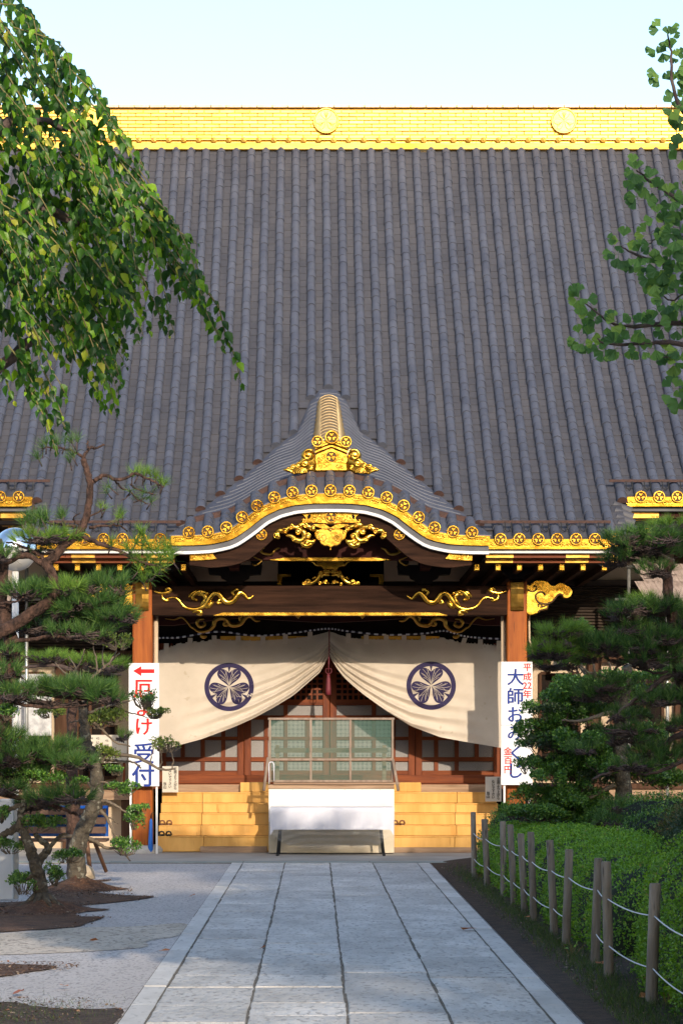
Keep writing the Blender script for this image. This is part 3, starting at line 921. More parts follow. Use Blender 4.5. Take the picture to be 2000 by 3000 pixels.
MB().box(XC - 4.0, XC + 4.0, 38.16, 38.40, 4.62, 4.80).build('purlin', M['black_wood'], hall)
BZ0, BZ1 = 3.697, 4.155
beam = MB().box(XC - PX + .14, XC + PX - .14, 38.10, 38.40, BZ0, BZ1).build('front_beam', M['dark_wood'], hall, bevel=.015)
YB = 38.10
sx0, sx1 = at(490, 1408, YB).x, at(1027, 1408, YB).x
MB().prism([(sx0, BZ0 - .004), (sx0 + .15, BZ0 + .040), (sx1 - .15, BZ0 + .040), (sx1, BZ0 - .004)], YB - .012, YB + .2).build('gold_strip', M['gold'], beam)
scl = [([(135,212),(180,228),(225,226),(262,210),(250,192),(228,200),(238,222)], .040), ([(196,240),(205,272),(230,285),(255,282)], .034), ([(225,272),(290,262),(325,282),(350,315),(395,345),(460,358)], .026),
       ([(335,300),(380,340),(455,352),(520,325),(548,285),(590,232),(632,235),(655,265),(690,298),(735,290),(765,255),(792,225),(825,240),(858,272),(898,246)], .062),
       ([(548,300),(575,300),(560,325),(530,345)], .05), ([(455,280),(432,268),(445,238),(485,215),(520,225),(545,218)], .050), ([(402,262),(425,232),(470,212),(495,212)], .04), ([(470,245),(510,240),(530,262),(515,300),(490,330)], .052),
       ([(432,380),(455,365),(492,368),(490,388),(460,392)], .042), ([(765,262),(735,222),(768,200),(778,222)], .036), ([(650,262),(630,290),(622,305),(655,305)], .036), ([(600,232),(640,225),(672,268)], .03)]
rear = [([(220,425),(290,432),(345,415),(390,450),(420,490),(470,520)], .018), ([(430,490),(480,525),(550,515),(590,480),(600,440),(640,420),(690,430),(720,470),(760,475),(800,460),(830,420),(870,405),(910,440),(948,442)], .045),
        ([(520,430),(480,430),(465,460),(490,485),(525,470),(515,445)], .035), ([(490,545),(510,565),(540,560)], .035), ([(690,430),(670,470),(710,475)], .03), ([(800,450),(790,420),(810,400)], .028)]
for s in (-1, 1):
    mb = MB()
    for l, w in scl:
        q = A(l, YB, 313.6, 1293.6, .3)
        if s > 0: q = mir(q, XC + .008)
        stroke(mb, q, YB - .012, w * .78, 5, .75, 8)
    for (cxp, cyp, rr) in ((496,228,16),(540,230,15),(458,280,14)):
        q = A([(cxp, cyp)], YB, 313.6, 1293.6, .3)[0]
        if s > 0: q = (2*(XC + .008) - q[0], q[1])
        mb.ball((q[0], YB - .02, q[1]), rr * .3 / 148, 1, .9, 1, 9, 6)
    mb.build('gold_scroll', M['gold'], beam, smooth=True)
YRB = 39.3
rb = MB().prism(A([(345,1436),(400,1436),(470,1426),(560,1418),(640,1424),(756,1430),(872,1424),(952,1418),(1040,1426),(1110,1436),(1166,1436),(1166,1380),(345,1380)], YRB), YRB, YRB + .22).build('rear_beam', M['maroon'], hall)
for s in (-1, 1):
    mb = MB()
    for l, w in rear:
        q = A(l, YRB, 313.6, 1293.6, .3)
        if s > 0: q = mir(q, XC + .01)
        stroke(mb, q, YRB - .015, w * .8, 5, .75, 8)
    mb.build('gold_scroll', M['gold_dark'], rb, smooth=True)
    q = A([(1208,400),(1225,396),(1240,396),(1258,400),(1245,415),(1238,425),(1228,415)], 38.3, 313.6, 1293.6, .3)
    if s > 0: q = mir(q, XC + .01)
    MB().prism(q, 38.3, 38.36).build('drop_ornament', M['gold_dark'], beam)
a, b = at(620,0,39.9).x, at(900,0,39.9).x
MB().box(at(505,0,39.95).x, at(705,0,39.95).x, 40.15, 40.2, at(0,1472,40.15).z, at(0,1461,40.15).z).build('gold_strip', M['gold_dark'], hall)
MB().box(at(830,0,39.95).x, at(1010,0,39.95).x, 40.15, 40.2, at(0,1472,40.15).z, at(0,1461,40.15).z).build('gold_strip', M['gold_dark'], hall)
# frog-leg strut and bracket on the front beam
YF = 38.14
fs_ = MB()
cxp = 758.5
def FP(p): return A(p, YF)
fs_.prism(FP([(cxp-34,1298),(cxp-30,1290),(cxp+30,1290),(cxp+34,1298),(cxp+20,1302),(cxp+16,1308),(cxp-16,1308),(cxp-20,1302)]), YF - .06, YF + .2, inset=.01)
fk = fs_.build('frog_leg_strut', M['gold'], hall)
for s in (-1, 1):
    mb = MB()
    for l, w in (([(cxp-12,1312),(cxp-24,1318),(cxp-30,1330),(cxp-40,1338),(cxp-58,1341),(cxp-64,1337)], .045), ([(cxp-2,1322),(cxp-16,1320),(cxp-20,1328)], .030), ([(cxp-2,1341),(cxp-14,1337),(cxp-20,1341)], .035), ([(cxp-30,1330),(cxp-36,1326),(cxp-42,1331)], .024)):
        q = FP(l)
        if s > 0: q = mir(q, FP([(cxp, 0)])[0][0])
        stroke(mb, q, YF - .01, w * .8, 5, .8, 8)
    for (dx, dy, rr) in ((-10,1314,5),(-22,1316,5),(-10,1336,5),(-24,1341,4),(-50,1336,6),(-61,1340,5),(-4,1314,4)):
        q = FP([(cxp + dx * -s, dy)])[0]
        mb.ball((q[0], YF - .03, q[1]), rr / 148, 1, .8, 1, 9, 6)
        curl(mb, q, rr * 1.1 / 148, 1.3, rng.uniform(0, 6), s, YF - .055, .009)
    q = FP([(cxp-44,1291),(cxp-38,1292),(cxp-32,1298),(cxp-24,1297),(cxp-26,1292)])
    if s > 0: q = mir(q, FP([(cxp, 0)])[0][0])
    stroke(mb, q, YF - .04, .02)
    mb.build('strut_scroll', M['gold'], fk, smooth=True)

# ------------------------------------------------------------------ walls, doors, stairs
YW = 41.2
zt_ = at(0, 1335, YW).z
def wallbox(xa, xb, z0, z1, m, nm, d=.2, y=YW): return MB().box(xa, xb, y, y + d, z0, z1).build(nm, m, hall)
oa, ob = at(638, 0, YW).x, at(882, 0, YW).x
XL, XR_ = XC - 8.6, XC + 8.6
wallbox(XL, oa, zt_, 5.75, M['cream'], 'plaster_wall'); wallbox(ob, XR_, zt_, 5.75, M['cream'], 'plaster_wall')
wallbox(oa, ob, zt_, 5.75, M['black_wood'], 'dark_opening', .2, YW + .5)
for s in (-1, 1):
    pl = A([(637,1318),(668,1318),(668,1325),(648,1326),(647,1344),(637,1344)], YW - .03)
    if s > 0: pl = mir(pl, XC + .035)
    MB().prism(pl, YW - .03, YW + .02, inset=.004).build('gold_corner_fitting', M['gold'], hall)
# inner dark wall above the doors
xdl, xdr = XC - 2.92, XC + 2.92
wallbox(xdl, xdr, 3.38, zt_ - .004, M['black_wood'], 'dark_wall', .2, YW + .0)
# side bays: shutters, beams, pillars
for s in (-1, 1):
    xa, xb = sorted((XC + s * 2.93, XC + s * 8.6))
    zs0 = at(0, 1492, YW).z
    sh = MB().box(xa, xb, YW + .10, YW + .2, zs0, zt_ - .004).build('shutter', M['shutter'], hall)
    n = 22; hh = (zt_ - zs0) / n
    for i in range(n):
        z = zs0 + i * hh
        sl = MB(); sl.add([(xa, YW + .10, z + hh), (xb, YW + .10, z + hh), (xb, YW + .05, z + .012), (xa, YW + .05, z + .012), (xa, YW + .10, z), (xb, YW + .10, z)], [(3,2,1,0), (4,5,2,3)])
        sl.build('slat', M['shutter'], sh)
    MB().box(xa, xb, YW - .06, YW + .12, zt_ - .07, zt_ + .02).build('lintel', M['shutter'], hall)
    MB().box(xa, xb, YW - .10, YW + .14, zs0 - .22, zs0 - .02).build('tie_beam', M['side_wood'], hall)
    MB().box(xa, xb, YW + .06, YW + .16, 1.0, zs0 - .18).build('lower_wall', M['cream'], hall)
    for px in (3.15, 4.45, 5.9, 7.4):
        MB().box(XC + s*px - .11, XC + s*px + .11, YW - .12, YW + .12, .95, 5.3 if px > 4.6 else zs0 - .05).build('pillar', M['side_wood'], hall, bevel=.012)
    for (pxa, pxb, z0, z1) in ((3.55, 4.20, 1.15, 2.9), (4.75, 5.6, 1.15, 2.9)):
        xx0, xx1 = sorted((XC + s*pxa, XC + s*pxb))
        wd = MB()
        wd.box(xx0, xx1, YW + .02, YW + .05, z0, z1)
        wo = wd.build('side_window', M['black_wood'], hall)
        for i in range(4):
            xx = lerp(xx0, xx1, i / 3); MB().box(xx - .025, xx + .025, YW - .02, YW + .02, z0, z1).build('stile', M['side_wood'], wo)
        for i in range(5):
            zz = lerp(z0, z1, i / 4); MB().box(xx0, xx1, YW - .012, YW + .018, zz - .025, zz + .025).build('rail', M['side_wood'], wo)
    # veranda and foundation
    xv0, xv1 = sorted((XC + s * 3.06, XC + s * 8.6))
    MB().box(xv0, xv1, 39.85, YW + .1, .98, 1.06).build('veranda_floor', M['side_wood'], hall)
    MB().box(xv0, xv1, 39.90, 40.05, .80, .975).build('veranda_edge', M['old_wood'], hall)
    MB().box(xv0, xv1, 40.25, 40.40, 0, .80).build('foundation_wall', M['cream'], hall)
    for i in range(6):
        xx = XC + s * (3.3 + i * .95)
        MB().box(xx - .07, xx + .07, 39.95, 40.09, .0, .80).build('veranda_post', M['side_wood'], hall)
MB().box(XC - 3.05, XC + 3.05, 39.92, 41.4, .98, 1.06).build('porch_floor', M['door_wood'], hall)

MB().box(XL, XR_, 42.0, 42.2, 0, 6.6).build('interior_wall', M['black_wood'], hall)
MB().box(XL, XR_, 41.5, 42.0, 5.7, 5.8).build('interior_ceiling', M['black_wood'], hall)
# doors
YD = 41.0
def dx(x): return at(x, 0, YD).x
def dz(y): return at(0, y, YD).z
def door(xa, xb, mull, mid):
    x0, x1 = dx(xa), dx(xb)
    st = .115
    dr = MB().box(x0 + .004, x0 + st, YD - .03, YD + .03, dz(1797), dz(1478)).build('door', M['door_wood'], hall, bevel=.006)
    MB().box(x1 - st, x1 - .004, YD - .03, YD + .03, dz(1797), dz(1478)).build('stile', M['door_wood'], dr, bevel=.006)
    MB().box(x0 + st, x1 - st, YD + .012, YD + .016, dz(1775), dz(1612)).build('mesh_panel', M['mesh_grey'], dr)
    MB().box(x0 + st, x1 - st, YD - .01, YD + .02, dz(1797), dz(1772)).build('kick_board', M['door_wood'], dr)
    for ya_, yb_ in ((1607,1620),(1643,1653),(1692,1700),(1739,1749),(1770,1783)):
        MB().box(x0 + st, x1 - st, YD - .022, YD + .022, dz(yb_), dz(ya_)).build('rail', M['red_rail'], dr, bevel=.005)
    for mx_, (ya_, yb_) in [(q, (1620,1643)) for q in mull[:1]] + [(q, (1653,1692)) for q in mull + mid] + [(q, (1700,1739)) for q in mull + mid] + [(q, (1749,1770)) for q in mull]:
        MB().box(dx(mx_) - .035, dx(mx_) + .035, YD - .018, YD + .018, dz(yb_), dz(ya_)).build('mullion', M['door_wood'], dr, bevel=.004)
    # fine lattice above
    MB().box(x0 + st, x1 - st, YD + .012, YD + .016, dz(1607), dz(1478)).build('lattice_back', M['black_wood'], dr)
    n = int((x1 - x0 - 2*st) / .088)
    for i in range(1, n):
        xx = lerp(x0 + st, x1 - st, i / n)
        MB().box(xx - .016, xx + .016, YD - .012, YD + .011, dz(1607), dz(1478)).build('lattice_bar', M['door_wood'], dr)
    for i in range(1, 11):
        zz = dz(1607) + i * .088
        MB().box(x0 + st, x1 - st, YD - .016, YD + .008, zz - .016, zz + .016).build('lattice_bar', M['door_wood'], dr)
door(366, 561, [513, 466], [420]); door(561, 757, [656, 611], [705]); door(757, 953, [858, 903], [809]); door(953, 1148, [1001, 1048], [1094])
MB().box(dx(350), dx(1165), YD - .10, YD + .10, 1.055, dz(1795)).build('threshold', M['red_rail'], hall, bevel=.01)
MB().box(dx(350), dx(1165), 40.2, 40.35, 1.062, 1.20).build('porch_sill', M['red_rail'], hall, bevel=.01)
for xx in (dx(352), dx(1163)):
    MB().box(xx - .1, xx + .1, YD - .1, YD + .1, 1.06, 3.4).build('door_post', M['door_wood'], hall, bevel=.01)

# stairs in matted risers
stairs = MB().box(XC - 2.68, XC + 2.68, 39.86, 39.92, .1, 1.05).build('staircase', M['old_wood'], hall)
ry = [38.5, 38.78, 39.06, 39.34, 39.62]
rzs = [0.012, .254, .417, .603, .756, .927]
for i in range(5):
    cuts = [XC - 2.69, at(466 + rng.uniform(-4, 4), 0, ry[i]).x, at(1047 + rng.uniform(-5, 5), 0, ry[i]).x, XC + 2.70]
    for a, b in zip(cuts[:-1], cuts[1:]):
        MB().box(a + .003, b - .003, ry[i] + rng.uniform(-.006, .006), 39.86 if i == 4 else ry[i+1] - .002 + .03, rzs[i] + .003, rzs[i+1]).build('step', M['step'], stairs, bevel=.006)
        MB().box(a + .004, b - .004, ry[i] - .010, ry[i] + .02, rzs[i+1] - .014, rzs[i+1] + .003).build('nosing', M['step'], stairs, bevel=.004)
for xa, xb in ((552, 620), (902, 966)):
    MB().box(at(xa,0,39.8).x, at(xb,0,39.8).x, 39.7, 40.1, .93, at(0,1797,39.8).z).build('step', M['step'], stairs, bevel=.012)
for xa, xb, h_ in ((460, 613, .10), (905, 1100, .085)):
    MB().box(at(xa,0,38.4).x, at(xb,0,38.4).x, 38.38, 38.47, .004, h_).build('ground_plank', M['old_wood'], stairs, bevel=.006)
# ------------------------------------------------------------------ GROUND
M['agg'] = pm('washed_aggregate', (.42,.385,.365), (.58,.535,.51), .8, .85, bump=.9, bscale=34, lo=.3, hi=.7, bdist=.02, stretch=(1,.4,1), speck=(38, (.31,.285,.27), .55))
M['agg2'] = pm('tan_aggregate', (.42,.35,.27), (.58,.50,.41), 1.6, .88, bump=.9, bscale=30, bdist=.02, stretch=(.8,.4,1), speck=(30, (.29,.24,.195), .55))
M['slab'] = pm('granite_slab', (.44,.418,.388), (.62,.592,.555), 3.2, .75, bump=1.0, bscale=18, vary=.12, stretch=(1,.4,1), bdist=.03, speck=(24, (.36,.338,.312), .57))
M['kerb'] = pm('smooth_kerb_stone', (.50,.475,.44), (.64,.612,.575), 3, .75, bump=.4, bscale=20, vary=.10, stretch=(1,.4,1), speck=(22, (.44,.42,.39), .60))
M['joint'] = pm('joint_earth', (.09,.078,.062), (.19,.165,.13), 12, .95, bump=.6, bscale=80)
M['soil'] = pm('dark_garden_soil', (.035,.022,.015), (.085,.052,.034), 9, .95, bump=1.0, bscale=45, bdist=.03, speck=(60, (.16,.10,.06), .66))
M['red_soil'] = pm('red_garden_soil', (.055,.026,.015), (.15,.070,.036), 7, .95, bump=1.0, bscale=30, bdist=.04, speck=(40, (.26,.17,.11), .64))
M['apron'] = pm('concrete_apron', (.30,.27,.235), (.40,.37,.33), 1.5, .85, bump=.2, bscale=120)
M['green_stone'] = pm('greenish_stone_strip', (.23,.26,.24), (.32,.35,.32), 3, .8, bump=.2, bscale=100)
g = MB(); g.add([(-250,-250,-.012),(250,-250,-.012),(250,250,-.012),(-250,250,-.012)], [(0,1,2,3)])
g.build('ground', M['agg'], kind='structure')
XK = [-1.109, -.949, -.353, .289, .898, 1.525, 1.70]
XN = [-1.106, -.950, -.366, .222, .820, 1.415, 1.572]     # the same lines nearer the viewer: the path narrows slightly
def xk(i, y, o=0.0): return lerp(XN[i], XK[i], (y - 14.1) / 20.8) + o
YP0, YP1 = 2.0, 34.9
pb = MB(); pb.add([(xk(0, YP0) - .004, YP0, -.007), (xk(6, YP0) + .004, YP0, -.007), (xk(6, YP1) + .004, YP1, -.007), (xk(0, YP1) - .004, YP1, -.007)], [(0,1,2,3)])
path = pb.build('path', M['joint'], kind='structure')
def slab(i0, o0, i1, o1, y0, y1, m, nm, jit=.006, b=.007):
    vs = []
    j = lambda: rng.uniform(-jit, jit)
    c = [(xk(i0, y0, o0) + j(), y0 + j()), (xk(i1, y0, o1) + j(), y0 + j()), (xk(i1, y1, o1) + j(), y1 + j()), (xk(i0, y1, o0) + j(), y1 + j())]
    # edges broken by a few points so that joints are not ruled lines
    ring = []
    for i in range(4):
        a, d = Vector(c[i]), Vector(c[(i+1) % 4])
        n = 5 if (a - d).length > .5 else 3
        nrm = Vector((-(d - a).y, (d - a).x)).normalized()
        for k in range(n):
            ring.append(a.lerp(d, k / n) + (nrm * rng.uniform(0, jit*1.2) if k else Vector((0, 0))))
    cen = sum(ring, Vector((0, 0))) / len(ring)
    n = len(ring); h = rng.uniform(-.003, .002); tx, ty_ = rng.uniform(-.002, .002), rng.uniform(-.002, .002)
    mb = MB()
    top = [(p.x + (cen.x - p.x) * b / .3, p.y + (cen.y - p.y) * b / .5, h + tx * (p.x - cen.x) + ty_ * (p.y - cen.y)) for p in ring]
    mid = [(p.x, p.y, -.006) for p in ring]
    mb.add(top + mid, [tuple(range(n))] + [(n + i, n + (i+1) % n, (i+1) % n, i) for i in range(n)])
    return mb.build(nm, m, path)
for c in range(4):
    y = YP0 - rng.uniform(0, .6)
    while y < YP1:
        L_ = rng.choice([.72, .9, 1.05, 1.2, 1.45, 1.7]) * rng.uniform(.95, 1.05)
        y1 = min(YP1, y + L_)
        if YP1 - y1 < .4: y1 = YP1
        slab(1 + c, .006, 2 + c, -.006, max(y, YP0) + .007, y1 - .007, M['slab'], 'paving_slab')
        y = y1
for xa, xb in ((0, 1), (5, 6)):
    y = YP0
    while y < YP1 - .01:
        y1 = min(YP1, y + rng.choice([.9, 1.2, 1.5]))
        if YP1 - y1 < .4: y1 = YP1
        slab(xa, .003, xb, -.004, y + .002, y1 - .002, M['kerb'], 'kerb_stone', .002, .004)
        y = y1
MB().box(-10, 10, 35.45, 40.3, -.2, .004).build('apron', M['apron'], kind='structure')
st = MB().box(-10, 10, 34.92, 35.44, -.2, .0).build('stone_strip', M['joint'], kind='structure')
x = -10
while x < 10:
    w = rng.uniform(1.6, 2.2); MB().box(x + .004, x + w - .004, 34.93, 35.43, -.1, .006).build('strip_stone', M['green_stone'], st, bevel=.006); x += w

PATCH_EDGE = []
def patch(name, dpts, m, z, kind='structure', n=9, mound=None):
    P = [gnd(*p) for p in dpts]
    P2 = crom([Vector((p.x, p.y)) for p in P], n, True)
    if m is not M['agg2']:
        P2 = [p + Vector((rng.gauss(0, .007), rng.gauss(0, .015))) for p in P2]
        PATCH_EDGE.extend((p.x, p.y) for p in P2)
    bm = bmesh.new()
    vs = [bm.verts.new((p.x, p.y, z)) for p in P2]
    f = bm.faces.new(vs)
    if f.normal.z < 0: f.normal_flip()
    me = bpy.data.meshes.new(name); bm.to_mesh(me); bm.free(); me.materials.append(m)
    o = bpy.data.objects.new(name, me); COL.objects.link(o); WL[o] = Vector((0,0,0))
    return tag(o, kind=kind)
C2 = lambda l: [(.4*x, 1724.8 + .4*y) for x, y in l]
patch('tan_gravel', C2([(-900,1060),(0,1042),(420,1010),(750,1003),(1060,985),(1030,1050),(850,1085),(830,1120),(500,1145),(0,1165),(-900,1190)]), M['agg2'], -.008)
patch('soil_patch', C2([(-500,930),(0,922),(90,930),(110,905),(250,880),(420,915),(450,945),(595,950),(500,985),(420,1008),(0,1036),(-500,1060)]), M['red_soil'], -.004)
patch('soil_patch', C2([(-300,870),(150,860),(310,800),(400,775),(480,770),(540,805),(700,825),(888,833),(700,862),(340,892),(200,885),(-300,900)]), M['red_soil'], -.003)
patch('soil_patch', C2([(-400,1225),(0,1218),(330,1233),(150,1268),(0,1290),(-400,1310)]), M['red_soil'], -.004)
patch('soil_patch', C2([(-900,1450),(0,1437),(200,1462),(500,1478),(705,1482),(610,1600),(300,1900),(-900,2100)]), M['soil'], -.003)
patch('soil_patch', C2([(440,775),(460,745),(640,738),(560,752),(470,770)]), M['red_soil'], -.002)
# soil bed on the right of the path
sb = MB(); ny, nx_ = 60, 16
for i in range(ny + 1):
    yy = 3 + (36.2 - 3) * i / ny
    for j in range(nx_ + 1):
        xx = xk(6, yy) + .012 + (7.5 - XK[6]) * (j / nx_)**1.3
        if i == ny: yy_ = yy - max(0, 1.1 - .9 * (xx - XK[6]))
        else: yy_ = min(yy, 36.2 - max(0, 1.1 - .9 * (xx - XK[6])))
        sb.v.append((xx, yy_, -.006 + .05 * sstep(0, .8, xx - xk(6, yy)) + rng.uniform(-.006, .006) * (j > 0)))
for i in range(ny):
    for j in range(nx_):
        a = i*(nx_+1) + j; sb.f.append((a, a+1, a+nx_+2, a+nx_+1)); sb.m.append(0)
sb.build('soil_bed', M['soil'], kind='structure', smooth=True)

# ------------------------------------------------------------------ text helper
def text(s, size, loc, mat, parent, name='lettering', bold=.0, spacing=1.0, extr=.002):
    cu = bpy.data.curves.new('t', 'FONT')
    cu.body = s; cu.size = size; cu.align_x = 'CENTER'; cu.align_y = 'CENTER'; cu.extrude = extr;  cu.space_line = spacing; cu.resolution_u = 3
    o = bpy.data.objects.new('t', cu); COL.objects.link(o)
    dg = bpy.context.evaluated_depsgraph_get()
    me = bpy.data.meshes.new_from_object(o.evaluated_get(dg))
    bpy.data.objects.remove(o); bpy.data.curves.remove(cu)
    me.materials.clear(); me.materials.append(mat)
    # centre on the glyph box and turn it upright
    co = np.array([v.co[:] for v in me.vertices])
    if len(co):
        c = (co.max(0) + co.min(0)) / 2
        me.transform(Matrix.Translation((-c[0], -c[1], 0)))
    if bold:
        V0 = [v.co.copy() for v in me.vertices]; F0 = [tuple(p.vertices) for p in me.polygons]; n0 = len(V0)
        mb = MB()
        for i, (ox, oz) in enumerate(((0, 0), (bold, 0), (-bold, 0), (0, bold * .6), (0, -bold * .6))):
            mb.add([(v.x + ox, v.y + oz, v.z + i * .0004) for v in V0], F0)
        me = mb.mesh(name, mat)
    return inst(name, me, parent, loc, (R(90), 0, 0))
M['red_ink'] = pm('red_paint', (.55,.008,.008), (.62,.012,.012), 10, .6, spec=.2)
M['blue_ink'] = pm('blue_paint', (.008,.025,.17), (.014,.04,.23), 14, .6, spec=.2)
M['black_ink'] = pm('black_ink', (.02,.02,.02), (.03,.03,.03), 14, .6)
M['sign'] = pm('white_sign_board', (.66,.66,.66), (.70,.70,.70), 3, .45)
M['paper'] = pm('cream_paper_board', (.50,.45,.37), (.55,.50,.42), 4, .7)

# standing sign boards
def standing_sign(x0, x1, y0, y1, Y, label, legs, seam=None):
    a = at(x0, y1, Y); b = at(x1, y0, Y)
    t = empty('sign_board', ((a.x + b.x)/2, Y, 0), label, 'sign')
    if seam:
        zs = at(0, seam, Y).z
        MB().box(a.x, b.x, Y, Y + .03, zs + .002, b.z).build('panel', M['sign'], t, bevel=.004)
        MB().box(a.x, b.x, Y, Y + .03, a.z, zs - .002).build('panel', M['sign'], t, bevel=.004)
    else:
        MB().box(a.x, b.x, Y, Y + .03, a.z, b.z).build('panel', M['sign'], t, bevel=.004)
    for lx in legs:
        X = at(lx, 0, Y).x
        MB().box(X - .016, X + .016, Y + .03, Y + .06, 0.004, b.z - .2).build('leg', M['white'], t, bevel=.003)
    return t
YS = 37.92
PXM = F / YS
def onsign(t, items):
    for s, x, y, h, m in items:
        p = at(x, y, YS - .003)
        text(s, h / PXM, (p.x, YS - .003, p.z), m, t, bold=h / PXM * .022)
sl = standing_sign(296, 366, 1523, 1806, YS, 'tall white sign board with red arrow and blue characters at left post', (300, 360))
ar = A([(306,1541),(325,1530),(325,1537),(355,1537),(355,1546),(325,1546),(325,1553)], YS)
MB().prism(ar, YS - .004, YS - .001).build('arrow', M['red_ink'], sl)
onsign(sl, [('厄', 329, 1582, 46, M['red_ink']), ('よ', 331, 1627, 42, M['red_ink']), ('け', 331, 1669, 44, M['red_ink']), ('受', 331, 1730, 50, M['blue_ink']), ('付', 329, 1781, 54, M['blue_ink'])])
sr_ = standing_sign(1150, 1222, 1520, 1803, YS, 'tall white sign board with blue column of characters at right post', (1158, 1216), 1666)
onsign(sr_, [('大', 1183, 1555, 40, M['blue_ink']), ('師', 1183, 1599, 40, M['blue_ink']), ('お', 1183.5, 1641, 40, M['blue_ink']), ('み', 1182.5, 1684, 38, M['blue_ink']), ('く', 1184, 1730, 40, M['blue_ink']), ('じ', 1184, 1770, 40, M['blue_ink']),
             ('平', 1210, 1533, 20, M['red_ink']), ('成', 1210, 1554, 20, M['red_ink']), ('22', 1210, 1574.5, 21, M['red_ink']), ('年', 1210, 1594, 20, M['red_ink']), ('金', 1165.5, 1725, 20, M['red_ink']), ('百', 1166, 1746, 20, M['red_ink']), ('円', 1166, 1768, 20, M['red_ink'])])
# small notices
def notice(x0, x1, y0, y1, Y, label, cols):
    a = at(x0, y1, Y); b = at(x1, y0, Y)
    t = empty('notice_board', ((a.x + b.x)/2, Y, a.z), label, 'notice')
    MB().box(a.x, b.x, Y, Y + .02, a.z, b.z).build('panel', M['paper'], t, bevel=.003)
    pm_ = F / Y
    for s, x, yt, h in cols:
        for i, ch in enumerate(s):
            p = at(x, yt + i * h * .98, Y)
            text(ch, h * 1.02 / pm_, (p.x, Y - .002, p.z), M['black_ink'], t, bold=.0015)
    return t
notice(373, 410, 1760, 1820, 39.45, 'small cream notice board on the steps beside the left sign', [('正面より上がら', 403, 1766, 7.6), ('ないで下さい', 391, 1770, 7.6), ('当山', 379, 1800, 8)])
notice(1114, 1151, 1784, 1841, 39.2, 'small cream notice board on the steps beside the right sign', [('正面より上がら', 1144, 1790, 7.4), ('ないで下さい', 1132, 1795, 7.4), ('当山', 1120, 1822, 8)])

# ------------------------------------------------------------------ curtains
M['cloth'] = pm('cream_cotton', (.45,.385,.31), (.525,.455,.375), 1.6, .9, bump=.25, bscale=120, speck=(7, (.42,.35,.27), .68))
YCU = 40.0
CUR = {-1: ([(335,1506),(353,1497),(412,1477),(500,1468),(583,1470),(628,1468),(673,1465),(715,1460),(755,1450)],
            [(335,1731),(374,1722),(463,1698),(538,1670),(583,1650),(629,1625),(674,1597),(703,1572),(734,1545),(755,1508)]),
       1: ([(757,1450),(800,1464),(841,1467),(970,1468),(1015,1464),(1057,1474),(1159,1482),(1180,1485)],
           [(757,1508),(773,1535),(790,1557),(812,1577),(835,1596),(889,1635),(943,1668),(1009,1693),(1078,1706),(1150,1718),(1180,1722)])}
def curf(s, x, z):
    tp, bt = CUR[s]
    px = x * F / YCU + CX; py = CY - (z - H_EYE) * F / YCU
    t_ = np.interp(px, [p[0] for p in tp], [p[1] for p in tp]); b_ = np.interp(px, [p[0] for p in bt], [p[1] for p in bt])
    v = (py - t_) / max(b_ - t_, 1e-3)
    x0, x1 = tp[0][0], tp[-1][0]
    c = (px - x0) / (x1 - x0)
    if s > 0: c = 1 - c
    hgt = (b_ - t_) / 141
    amp = .040 * sstep(.22, .8, v) * sstep(.08, .6, c) * (1 - .35 * sstep(.85, 1, c))
    ph = 2 * PI * (6.5 * v**1.25) + 2.2 * math.sin(3.1 * c + s) + .8 * math.sin(7 * c)
    q = math.sin(ph); q = q * abs(q)**.3 if q > 0 else q * abs(q)**.05 * .75
    y = YCU - .10 * v * (1 - .3 * c) - amp * q
    y -= .018 * math.sin(9 * v + 5 * c) * (1 - v) + .010 * math.sin(26 * c + 3 * v) * (.3 + v) * (1 - sstep(.6, .95, c))
    y -= .012 * math.sin(14 * (c - .5 * v)) * sstep(.1, .5, v)
    # drooping folds radiating from the hanging tabs
    y -= .014 * math.sin(2 * PI * (c * 6 + v * 1.5)) * math.exp(-3.0 * v)
    return y
def smooth_interp(px, pts, w=6):
    xs_ = np.linspace(px - w, px + w, 7)
    return float(np.mean(np.interp(xs_, [p[0] for p in pts], [p[1] for p in pts])))
